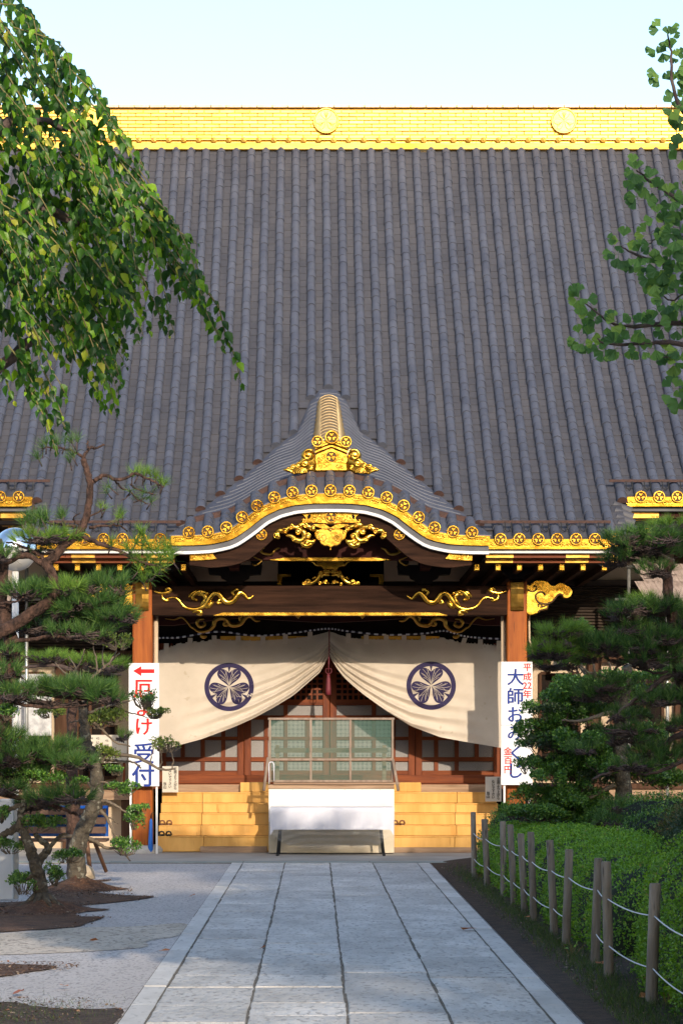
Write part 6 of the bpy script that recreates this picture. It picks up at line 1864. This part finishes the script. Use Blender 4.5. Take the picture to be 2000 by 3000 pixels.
# ---------------- clipped hedge and shrubs on the right
def shrub(name, label, cat, segs, mat, size=.024, dens=2300, seed=1, group=None):
    """rounded clipped mound along a spine; segs: (x0, x1, y, height) cross sections"""
    rr = np.random.default_rng(seed)
    t = empty(name, ((segs[0][0] + segs[0][1]) / 2, segs[0][2], 0), label, cat, group)
    ys = np.array([q[2] for q in segs]); X0 = np.array([q[0] for q in segs]); X1 = np.array([q[1] for q in segs]); HH = np.array([q[3] for q in segs])
    ny = max(8, int((ys[-1] - ys[0]) / .12)); na = 22
    V = []
    def surf(v, a):
        y = ys[0] + (ys[-1] - ys[0]) * v
        x0, x1, h = np.interp(y, ys, X0), np.interp(y, ys, X1), np.interp(y, ys, HH)
        L_ = ys[-1] - ys[0]
        e = np.minimum(1, np.minimum(v, 1 - v) * L_ / .35); e = np.sqrt(np.maximum(0, 1 - (1 - e)**2.2))
        w = (x1 - x0) / 2 * (.55 + .45 * e); cx = (x0 + x1) / 2; hh = h * (.25 + .75 * e)
        ca, sa = np.cos(a), np.sin(a)
        k = 1 / (np.abs(ca)**3.2 + np.abs(sa)**3.2)**(1/3.2)
        bump_ = 1 + .05 * np.sin(4.1 * y + 2 * a) + .04 * np.sin(9 * y + 5 * a + seed) + .02 * np.sin(21 * y - 9 * a)
        return np.stack([cx + w * ca * k * bump_, y + 0 * a, hh * sa * k * bump_], -1)
    vv, aa = np.meshgrid(np.linspace(0, 1, ny + 1), np.linspace(0, PI, na + 1), indexing='ij')
    Pt = surf(vv.ravel(), aa.ravel())
    ctr = np.stack([np.interp(Pt[:, 1], ys, (X0 + X1) / 2), Pt[:, 1], 0 * Pt[:, 1]], -1)
    Pc = ctr + (Pt - ctr) * .93
    mb = MB(); mb.v = [tuple(p) for p in Pc]
    for i in range(ny):
        for j in range(na):
            a = i*(na+1) + j; mb.f.append((a, a+na+1, a+na+2, a+1)); mb.m.append(0)
    mb.f.append(tuple(range(na + 1))); mb.m.append(0); mb.f.append(tuple(ny*(na+1) + j for j in range(na, -1, -1))); mb.m.append(0)
    mb.build('core_or_stems', M['core'], t, smooth=True)  # dark solid hull under the leaves, standing in for inner shade
    area = (ys[-1] - ys[0]) * (np.mean(X1 - X0) + 2 * np.mean(HH))
    n = int(area * dens)
    v = rr.uniform(0, 1, n); a = rr.uniform(0, PI, n)
    P = surf(v, a); e = .01
    N = np.cross(surf(np.clip(v + e, 0, 1), a) - surf(np.clip(v - e, 0, 1), a), surf(v, a + e) - surf(v, a - e)); N = norm(N)
    N = np.where(((P - np.stack([np.interp(P[:,1], ys, (X0+X1)/2), P[:,1], 0*P[:,1]], -1)) * N).sum(1, keepdims=True) < 0, -N, N)
    endm = (v < .012) | (v > .988)
    P = P + N * rr.normal(0, .014, (n, 1)) + rr.normal(0, .006, (n, 3))
    P = np.where((rr.uniform(0, 1, (n, 1)) < .06), P + N * .03, P)
    P[:, 2] = np.maximum(P[:, 2], .03)
    D = N * rr.uniform(.1, .9, (n, 1)) + rr.normal(0, .7, (n, 3)) + np.array([0, 0, .25])
    lb = LB(); lb.add(T_SMALL, F_SMALL, P, D, N + rr.normal(0, .45, (n, 3)) + np.array([0,0,.2]), size * rr.uniform(.7, 1.3, n))
    # flat ends of the hedge
    for yy, sg in ((ys[0], -1), (ys[-1], 1)):
        i = 0 if sg < 0 else -1
        w = (X1[i] - X0[i]) * .6; m = int(w * HH[i] * dens * .35)
        Q = np.stack([rr.uniform(-w/2, w/2, m) + (X0[i] + X1[i]) / 2, np.full(m, yy) + sg * rr.uniform(-.02, .02, m), rr.uniform(.03, HH[i] * .35, m)], -1)
        lb.add(T_SMALL, F_SMALL, Q, rr.normal(0, .7, (m, 3)) + np.array([0, sg * .6, .2]), rr.normal(0, .4, (m, 3)) + np.array([0, sg, 0]), size * rr.uniform(.7, 1.3, m))
    o = lb.build('foliage', M[mat], t)
    return t
shrub('hedge', 'near end of the bright green clipped hedge behind the rope fence', 'hedge', [(2.20,3.6,11.0,.98),(2.18,3.7,13.5,1.03),(2.20,3.6,15.5,1.02),(2.24,3.5,17.2,.92)], 'hedge', .022, 3000, 1, 'clipped hedges')
shrub('hedge', 'long bright green clipped hedge running back to the steps', 'hedge', [(2.22,3.5,18.2,.62),(2.20,3.6,20,.70),(2.18,3.7,23,.72),(2.15,3.7,26,.70),(2.18,3.6,29,.66),(2.22,3.4,32,.60)], 'hedge', .025, 2400, 2, 'clipped hedges')
shrub('shrub', 'dark green dome shaped shrub between the two hedges', 'shrub', [(3.0,4.6,19.2,.9),(2.95,4.6,20.2,1.12),(3.0,4.6,21.4,1.08),(3.1,4.6,22.4,.9)], 'hedge_dark', .026, 2200, 3)
shrub('shrub', 'rust tinged shrub mound below the right pine', 'shrub', [(3.45,5.2,23.0,1.0),(3.4,5.2,24.2,1.16),(3.5,5.2,25.4,1.02)], 'hedge_rust', .026, 2000, 4)
shrub('shrub', 'rounded dark green shrub at the far end of the hedge', 'shrub', [(2.3,4.2,32.4,.74),(2.35,4.6,33.4,.92),(2.5,4.6,34.4,.80)], 'holly', .03, 1700, 5)
shrub('shrub', 'low green shrub beneath the grey trunk behind the hedge', 'shrub', [(3.3,5.4,27.2,.85),(3.2,5.4,28.4,1.0),(3.2,5.4,30.0,.95),(3.0,5.2,31.5,.85)], 'holly', .03, 1500, 6)
# grass in the soil bed and the corner at left
def grass(name, label, spots, n, hgt):
    lb = LB(); P = []
    for (cx, cy, sx, sy, q) in spots:
        m = int(n * q); P.append(np.stack([nr.normal(cx, sx, m), nr.normal(cy, sy, m), np.full(m, .0)], -1))
    P = np.concatenate(P); k = len(P)
    okx = ((P[:, 0] > 1.74) | (P[:, 0] < -1.15)); P = P[okx]; k = len(P)
    P[:, 2] = np.where(P[:, 0] > 1.7, .03, -.002)
    D = nr.normal(0, .5, (k, 3)); D[:, 2] = 1
    lb.add([(0,-.035,0),(0,.035,0),(.6,.025,.06),(1,0,.16)], [(0,1,2,3)], P, D, nr.normal(0, 1, (k, 3)), hgt * nr.uniform(.5, 1.3, k))
    o = lb.build(name, M['grass'], None, 'stuff'); tag(o, label, 'grass')
grass('grass', 'thin dark grass on the soil between kerb and fence', [(1.95,15.3,.12,.8,1),(2.0,17.5,.12,.9,1),(1.95,20,.10,1.0,.8),(1.95,23,.08,1.2,.7),(1.95,26.5,.07,1.5,.6),(1.95,30,.08,1.5,.5),(1.9,13.8,.15,.8,1)], 1500, .05)
grass('grass', 'patch of grass and weeds in the lower left corner', [(-1.75,14.5,.35,.5,1.0),(-1.5,15.1,.2,.3,.3),(-2.1,14.9,.4,.5,.6)], 700, .028)
# weeds at the fence foot
def weed(x, y, label, n=9, sz=.07):
    lb = LB(); P = np.array([[x, y, .04]]) + nr.normal(0, .035, (n, 3)) * np.array([1, 1, .9]) + np.array([0, 0, .06]); P[:, 2] = np.abs(P[:, 2]) + .02
    t = empty('weed', (x, y, .0), label, 'weed')
    lb.add([(0,0,0),(.35,-.28,.05),(.7,-.2,.04),(1,0,-.05),(.7,.2,.04),(.35,.28,.05)], [(0,1,2,3,4,5)], P, nr.normal(0, .6, (n, 3)) + np.array([0, -.3, .4]), nr.normal(0, .4, (n, 3)) + np.array([0, -.4, 1]), sz * nr.uniform(.6, 1.2, n))
    lb.build('leaves', M['hedge'], t); mb = MB()
    for p in P: mb.tube([(x, y, .0), tuple(p)], .003, 4)
    mb.build('core_or_stems', M['twig_green'], t)
weed(2.16, 14.85, 'broad leaved weed at the foot of the nearest fence post', 9, .09)
weed(2.10, 30.3, 'leafy weed beside the farthest fence post', 14, .10)
weed(1.98, 18.6, 'small weed on the soil beside the fence', 8, .05)

# ---------------- weeping broad-leaved tree, upper left
Yw = 14.0
wt = empty('weeping_tree', (-2.6, Yw + .3, 0), 'weeping broad leaved tree hanging over the upper left of the roof', 'tree')
tb_ = MB()
bend_tube(tb_, [Vector((-2.6, Yw + .3, 0)), Vector((-2.55, Yw + .2, 1.5)), Vector((-2.4, Yw + .2, 3.0)), Vector((-2.1, Yw, 4.4)), Vector((-1.9, Yw, 5.2))], .16, .06, .02, 12)
bend_tube(tb_, [Vector((-2.3, Yw + .2, 3.4)), Vector((-1.9, Yw + .1, 4.3)), Vector((-1.6, Yw + .3, 4.7)), Vector((-1.35, Yw + .4, 4.65))], .07, .02, .01, 8)
bend_tube(tb_, [Vector((-2.15, Yw, 4.2)), Vector((-1.8, Yw - .2, 5.0)), Vector((-1.55, Yw + .2, 5.2)), Vector((-1.4, Yw + .2, 5.15))], .05, .012, .01, 8)
bend_tube(tb_, [Vector((-2.3, Yw + .2, 3.2)), Vector((-1.8, Yw + .3, 3.8)), Vector((-1.5, Yw + .4, 4.05)), Vector((-1.3, Yw + .5, 4.1))], .05, .012, .01, 8)
wtr = tb_.build('trunk', M['bark_dark'], wt, smooth=True)
RB = [(0,22),(40,58),(60,84),(130,142),(210,225),(280,275),(350,322),(430,375),(500,408),(560,432),(640,460),(700,492),(760,520),(890,558)]
BOT = [(-120,860),(0,830),(60,860),(90,1000),(130,1040),(165,1020),(190,830),(230,930),(272,965),(290,860),(300,770),(380,780),(400,700),(470,690),(500,740),(530,860),(560,895)]
T_LEAF = [(0,0,0),(.14,-.20,.09),(.40,-.32,.15),(.70,-.20,.05),(1.02,0,-.20),(.70,.20,.05),(.40,.32,.15),(.14,.20,.09),(.45,0,.02)]
F_LEAF = [(0,1,8),(1,2,8),(2,3,8),(3,4,8),(4,5,8),(5,6,8),(6,7,8),(7,0,8)]
shoots = []
def add_shoot(tipx, tipy, L_, steep, dyy, lean=0.0):
    # follow the shoot backwards from its hanging tip, up and to the left
    pts = []; x, y = tipx, tipy; ang = steep
    stp = 12.5; nst = int(L_ * 403 / stp)
    dep = rng.uniform(-.9, .9) if dyy is None else dyy
    for i in range(nst):
        pts.append(at(x, y, Yw + dep * (1 - .5 * i / nst)))
        a = R(ang); x -= math.cos(a) * stp; y -= math.sin(a) * stp
        ang += rng.uniform(-5, 5) - (ang - lean) * .035
        if y < np.interp(x, [p[1] for p in RB], [p[0] for p in RB]) - 10: ang = max(ang - 12, -25)
    shoots.append(pts)
nsh = 0
while nsh < 200:
    x = rng.uniform(-110, 480)
    bot = np.interp(x, [p[0] for p in BOT], [p[1] for p in BOT]); top = np.interp(x, [p[1] for p in RB], [p[0] for p in RB])
    if bot - top < 30: continue
    y = rng.uniform(top + 40, bot)
    xr = np.interp(y, [p[0] for p in RB], [p[1] for p in RB])
    # thin out towards the lower fringe
    if y > 700 and rng.random() < .45: continue
    if x > xr - 90 and rng.random() < .72: continue
    if x > 300 and rng.random() < .35: continue
    add_shoot(x, y, rng.uniform(.35, .75), rng.uniform(55, 88), None, rng.uniform(15, 45)); nsh += 1
for y in list(range(90, 700, 40)):     # outline shoots
    xr = float(np.interp(y, [p[0] for p in RB], [p[1] for p in RB]))
    add_shoot(xr - abs(rng.gauss(0, 30)), y + rng.uniform(-15, 15), rng.uniform(.4, .7), rng.uniform(48, 66), rng.uniform(-.5, .5), 35)
for tx, ty_, L_, st_ in ((558,892,.75,74),(520,815,.5,72),(500,770,.5,62),(272,962,.5,72),(240,945,.5,70),(225,900,.5,78),(132,1046,.45,76),(122,1010,.5,82),(100,960,.5,80),(150,980,.4,74),(60,900,.4,80),(180,840,.4,75),(320,790,.5,68),(385,770,.5,66),(345,760,.5,70),(445,690,.5,58),(470,720,.45,60),(30,920,.3,70),(455,600,.4,52),(452,560,.4,48),(402,770,.3,75)):
    add_shoot(tx, ty_, L_, st_, rng.uniform(-.3, .3), 40)
tw = MB(); P_, D_, N_, S_ = [], [], [], []
for pts in shoots:
    K = len(pts)
    tw.tube(pts, [lerp(.0018, .006, i / K) for i in range(K)], 4, caps=False)
    side = rng.choice((-1, 1))
    acc = 0
    for i in range(0, K):
        if rng.random() < .15: continue
        p = pts[i]; q = pts[min(i + 1, K - 1)]
        tdir = (pts[max(i-1, 0)] - q); 
        if tdir.length < 1e-6: tdir = Vector((0,0,-1))
        tdir.normalize()
        side = -side
        d = tdir * .55 + Vector((side * rng.uniform(.2, .8), rng.uniform(-.7, .4), -rng.uniform(.35, 1.0)))
        tip = min(1, .5 + i / 8)
        P_.append(tuple(p + Vector((rng.uniform(-.008,.008), rng.uniform(-.01,.01), 0)))); D_.append(tuple(d)); N_.append((rng.uniform(-.7, .9), -1 + rng.uniform(-.5, .5), rng.uniform(.0, 1.2))); S_.append(rng.uniform(.040, .086) * tip)
tw.build('shoots', M['twig_green'], wtr, smooth=True)
P_, D_, N_, S_ = map(np.array, (P_, D_, N_, S_))
# dense inner foliage
m = 1700
xi = nr.uniform(-130, 330, m); yi = nr.uniform(120, 780, m)
keep = (xi < np.interp(yi, [p[0] for p in RB], [p[1] for p in RB]) - 55) & (yi < np.interp(xi, [p[0] for p in BOT], [p[1] for p in BOT]) - 90)
xi, yi = xi[keep], yi[keep]; m = len(xi); dpi = nr.uniform(-.2, 1.2, m)
Pi = np.array([at(a, b, Yw + c)[:] for a, b, c in zip(xi, yi, dpi)])
lb = LB(); order = np.argsort(P_[:, 1])
front = order[:300]
vis = [i for i in order if -700 < P_[i, 0] * F / P_[i, 1] < 850][:300]
lt = MB(); lt.add(T_LEAF, F_LEAF); lt_me = lt.mesh('leaf', M['leaf_big'])
sel = np.zeros(len(P_), bool); sel[vis] = True
rest_ = ~sel
lb.add(T_LEAF, F_LEAF, P_[rest_], D_[rest_], N_[rest_], S_[rest_])
lb.add(T_LEAF, F_LEAF, Pi, nr.normal(0, .5, (m, 3)) + np.array([.1, -.2, -1]), nr.normal(0, .5, (m, 3)) + np.array([.2, -1, .5]), nr.uniform(.055, .085, m))
crown = lb.build('crown', M['leaf_big'], wt, 'stuff')
def leaf_objs(idx, me, parent, P, D, N, S):
    for i in idx:
        d = Vector(D[i]).normalized(); n = Vector(N[i]); n = (n - d * n.dot(d)).normalized(); b = n.cross(d)
        o = inst('leaf', me, parent, P[i], Matrix((d, b, n)).transposed().to_euler(), (S[i],)*3)
leaf_objs(vis, lt_me, crown, P_, D_, N_, S_)

# ---------------- ginkgo on the right
Yg = 13.6
gt = empty('ginkgo_tree', (4.3, Yg + .4, 0), 'ginkgo branches with fan shaped leaves reaching in from the right edge', 'tree')
tb_ = MB()
bend_tube(tb_, [Vector((4.3, Yg + .4, 0)), Vector((4.3, Yg + .4, 2)), Vector((4.25, Yg + .3, 4)), Vector((4.2, Yg + .3, 7.2))], .2, .06, .02, 12)
for d in ([(2300,900),(1900,850),(1568,790),(1480,790),(1400,790),(1370,778)], [(2300,800),(1900,800),(1600,746),(1480,747),(1440,750),(1390,735),(1335,690)], [(2300,640),(1900,640),(1620,620),(1540,610),(1460,585),(1425,565)], [(2300,560),(1800,540),(1600,480),(1530,440),(1490,415),(1460,390)], [(2300,480),(1900,400),(1640,300),(1570,260),(1545,200),(1540,120),(1530,70)], [(2300,1000),(1900,960),(1620,920),(1570,915)], [(1640,660),(1580,670),(1540,690),(1510,670)], [(1620,540),(1570,530),(1520,540),(1490,560)], [(1640,830),(1590,830),(1550,820),(1520,820)], [(1640,380),(1590,360),(1560,340)], [(1640,1010),(1600,960),(1575,910)], [(1640,500),(1590,520),(1550,560)]):
    bend_tube(tb_, [at(x, y, Yg + rng.uniform(-.03, .03)) for x, y in d], .022 if d[0][0] > 2000 else .008, .0035, .004, 6)
gtr = tb_.build('trunk', M['bark_dark'], gt, smooth=True)
fan = [(0,-.012,0),(.36,-.014,.0),(.70,-.44,.06),(.86,-.36,.01),(.97,-.20,.05),(1.0,-.05,.0),(.80,0,.02),(1.0,.05,.0),(.97,.20,.05),(.86,.36,.01),(.70,.44,.06),(.36,.014,0)]
F_FAN = [(0,1,11),(1,2,3),(1,3,4),(1,4,5),(1,5,6),(1,6,11),(11,6,7),(11,7,8),(11,8,9),(11,9,10)]
clus = [(1335,690,6),(1325,678,4),(1362,720,3),(1375,735,4),(1392,742,4),(1420,745,4),(1450,752,3),(1475,748,4),(1500,750,4),(1525,745,3),(1555,748,5),(1330,775,5),(1345,780,5),(1370,780,5),(1395,800,6),(1420,795,5),(1445,790,4),(1470,800,5),(1500,790,4),(1520,810,6),(1545,825,6),(1565,800,5),
        (1428,556,5),(1420,580,4),(1445,590,5),(1470,585,4),(1490,605,5),(1520,615,5),(1540,600,5),(1560,620,6),(1500,640,3),(1545,650,7),(1560,675,7),(1530,690,6),(1565,710,6),(1515,665,5),
        (1450,385,4),(1460,400,5),(1478,408,4),(1488,420,5),(1500,440,5),(1515,455,5),(1535,455,4),(1550,475,6),(1470,450,4),(1510,500,4),(1530,520,6),(1550,540,7),(1565,520,6),(1490,540,4),(1500,560,5),(1565,570,6),(1565,440,5),(1540,560,5),
        (1525,68,3),(1535,90,3),(1515,110,3),(1540,125,4),(1555,140,3),(1520,170,3),(1545,195,4),(1560,215,5),(1550,245,5),(1565,265,5),(1562,290,3),(1568,350,4),(1560,375,2),(1560,905,5),(1545,900,4),(1570,925,5),(1568,865,3)]
for _ in range(120): # crown going on outside the frame
    clus.append((rng.uniform(1580, 2300), rng.uniform(60, 1000), 6))
P_, D_, N_, S_ = [], [], [], []
for x, y, n in clus:
    c = at(x, y, Yg + rng.uniform(-.15, .15))
    for k in range(n):
        a = rng.uniform(0, 2*PI)
        d = Vector((math.cos(a) - .2, rng.uniform(-.45, .3), math.sin(a) * .9 - .2))
        P_.append(tuple(c)); D_.append(tuple(d)); N_.append((rng.uniform(-.5, .5), -1, rng.uniform(-.3, .7))); S_.append(rng.uniform(.066, .100))
P_, D_, N_, S_ = map(np.array, (P_, D_, N_, S_))
vis = [i for i in range(len(P_)) if P_[i, 0] * F / P_[i, 1] < 1568 - CX][:300]
sel = np.zeros(len(P_), bool); sel[vis] = True
fm_ = MB(); fm_.add(fan, F_FAN); fan_me = fm_.mesh('leaf', M['ginkgo'])
lb = LB(); lb.add(fan, F_FAN, P_[~sel], D_[~sel], N_[~sel], S_[~sel])
# unseen main crown above and beyond the frame, shaped to shade the path
def crown_cloud(lb, c, r, n, size, tv=T_SMALL, tf=F_SMALL):
    blobs = [(Vector(c) + Vector((rng.uniform(-1,1)*r[0], rng.uniform(-1,1)*r[1], rng.uniform(-1,1)*r[2])) * .7, rng.uniform(.3, .5)) for _ in range(26)]
    for b, k in blobs:
        m = n // 26
        d = norm(nr.normal(0, 1, (m, 3))) * nr.uniform(.2, 1, (m, 1))
        P = np.array(b[:]) + d * np.array(r) * k
        lb.add(tv, tf, P, nr.normal(0, 1, (m, 3)), nr.normal(0, 1, (m, 3)), size * nr.uniform(.7, 1.3, m))
crown_cloud(lb, (4.9, Yg + 1.2, 5.2), (1.8, 2.6, 2.3), 7000, .28)
crown_cloud(lb, (3.3, Yg + .4, 7.95), (2.4, 2.0, .9), 9000, .26)
crown = lb.build('crown', M['ginkgo'], gt, 'stuff')
leaf_objs(vis, fan_me, crown, P_, D_, N_, S_)

# ---------------- unseen tree added beside the viewer to shade the court
for i, (x, y, h, rx, ry, cz, hz, n, lab) in enumerate(((3.0, 6.0, 7.3, 2.1, 1.8, 5.9, 1.6, 12000, 'added unseen leafy tree right of the viewer, shading the court'),)):
    t = empty('added_shade_tree', (x, y, 0), lab, 'tree')
    tb_ = MB(); bend_tube(tb_, [Vector((x, y, 0)), Vector((x + .1, y, h*.3)), Vector((x - .1, y, h*.6)), Vector((x, y, h*.9))], .16, .05, .03, 10)
    tb_.build('trunk', M['bark_dark'], t, smooth=True)
    lb = LB()
    crown_cloud(lb, (x - .6, y, cz), (rx, ry, hz), n, .30)
    lb.build('crown', M['ginkgo'], t, 'stuff')

# litter on the bare soil: chips, twigs and old leaves
def litter(name, label, boxes, n):
    P = []
    for (x0, x1, y0, y1, q, z) in boxes:
        m = int(n * q); P.append(np.stack([nr.uniform(x0, x1, m), nr.uniform(y0, y1, m), z + nr.uniform(0, .006, m)], -1))
    P = np.concatenate(P); k = len(P); lb = LB()
    D = nr.normal(0, 1, (k, 3)); D[:, 2] *= .25; N = nr.normal(0, .35, (k, 3)); N[:, 2] = 1
    lb.add(T_SMALL, F_SMALL, P, D, N, nr.uniform(.010, .032, k))
    o = lb.build(name, M['litter'], None, 'stuff'); tag(o, label, 'litter')
M['litter'] = leafmat('soil_litter', [(0, (.05,.028,.016)), (.4, (.11,.06,.035)), (.7, (.20,.13,.08)), (.9, (.32,.24,.17)), (1, (.26,.09,.03))], .0)
litter('leaf_litter', 'brown litter of chips and leaves on the red soil', [(-3.2,-2.2,23.6,25.6,1,.004),(-3.2,-2.0,26.4,28.4,1,.006),(-2.4,-1.7,17.6,18.3,.4,.002),(-2.6,-1.35,14.2,15.6,.8,.003)], 900)
litter('dark_litter', 'dark litter of bits on the soil bed along the fence', [(1.75,2.3,13.5,20,1,.035),(1.75,2.3,20,33,1,.035)], 700)

# unseen tree belt, added to block low sky and shade the court
belt = [(-34 + 8.4 * i, -34 + rng.uniform(-2, 2), (22, 21, 22, 21, 22, 13, 25, 23, 22)[i]) for i in range(9)]
belt[5] = (5.0, -34, 13); belt[6] = (14.9, -34, 25.0)
belt += [(-19, -8, 15), (-20, 6, 14), (-21, 20, 14), (20, -10, 14), (21, 6, 13), (22, 22, 13)]
ORD = ['first from left behind viewer', 'second from left behind viewer', 'third from left behind viewer', 'fourth from left behind viewer', 'fifth from left behind viewer', 'lowest behind viewer', 'third from right behind viewer', 'second from right behind viewer', 'last on right behind viewer', 'nearest the viewer on the left', 'middle one on the left', 'farthest on the left', 'nearest the viewer on the right', 'middle one on the right', 'farthest on the right']
for i, (x, y, h) in enumerate(belt):
    t = empty('added_belt_tree', (x, y, 0), ('tall dense tree, %s, in the added unseen belt' % ORD[i]), 'tree', 'added unseen tree belt')
    tb_ = MB(); bend_tube(tb_, [Vector((x, y, 0)), Vector((x + .2, y, h*.35)), Vector((x, y, h*.9))], .45, .1, .05, 10)
    tb_.build('trunk', M['bark_dark'], t, smooth=True)
    lb = LB(); crown_cloud(lb, (x, y, h * .52), ((6.0, 5.2)[i == 6], 5.0, h * .47), (5200, 9000)[i == 6], 1.0)
    lb.build('crown', M['hedge_dark'], t, 'stuff')

# bits scattered across the edges of the soil patches
E = np.array(PATCH_EDGE); k = len(E) * 3
Pe = np.repeat(E, 3, 0) + nr.normal(0, 1, (k, 2)) * np.array([.04, .10])
Pe = np.concatenate([Pe, np.full((k, 1), .004)], 1); Pe = Pe[(Pe[:, 0] < -1.12) & (Pe[:, 1] > 12)]; k = len(Pe)
lb = LB(); D = nr.normal(0, 1, (k, 3)); D[:, 2] *= .25; N = nr.normal(0, .35, (k, 3)); N[:, 2] = 1
lb.add(T_SMALL, F_SMALL, Pe, D, N, nr.uniform(.012, .035, k))
tag(lb.build('soil_crumbs', M['litter'], None, 'stuff'), 'crumbs of soil and chips along the edges of the bare soil patches', 'litter')
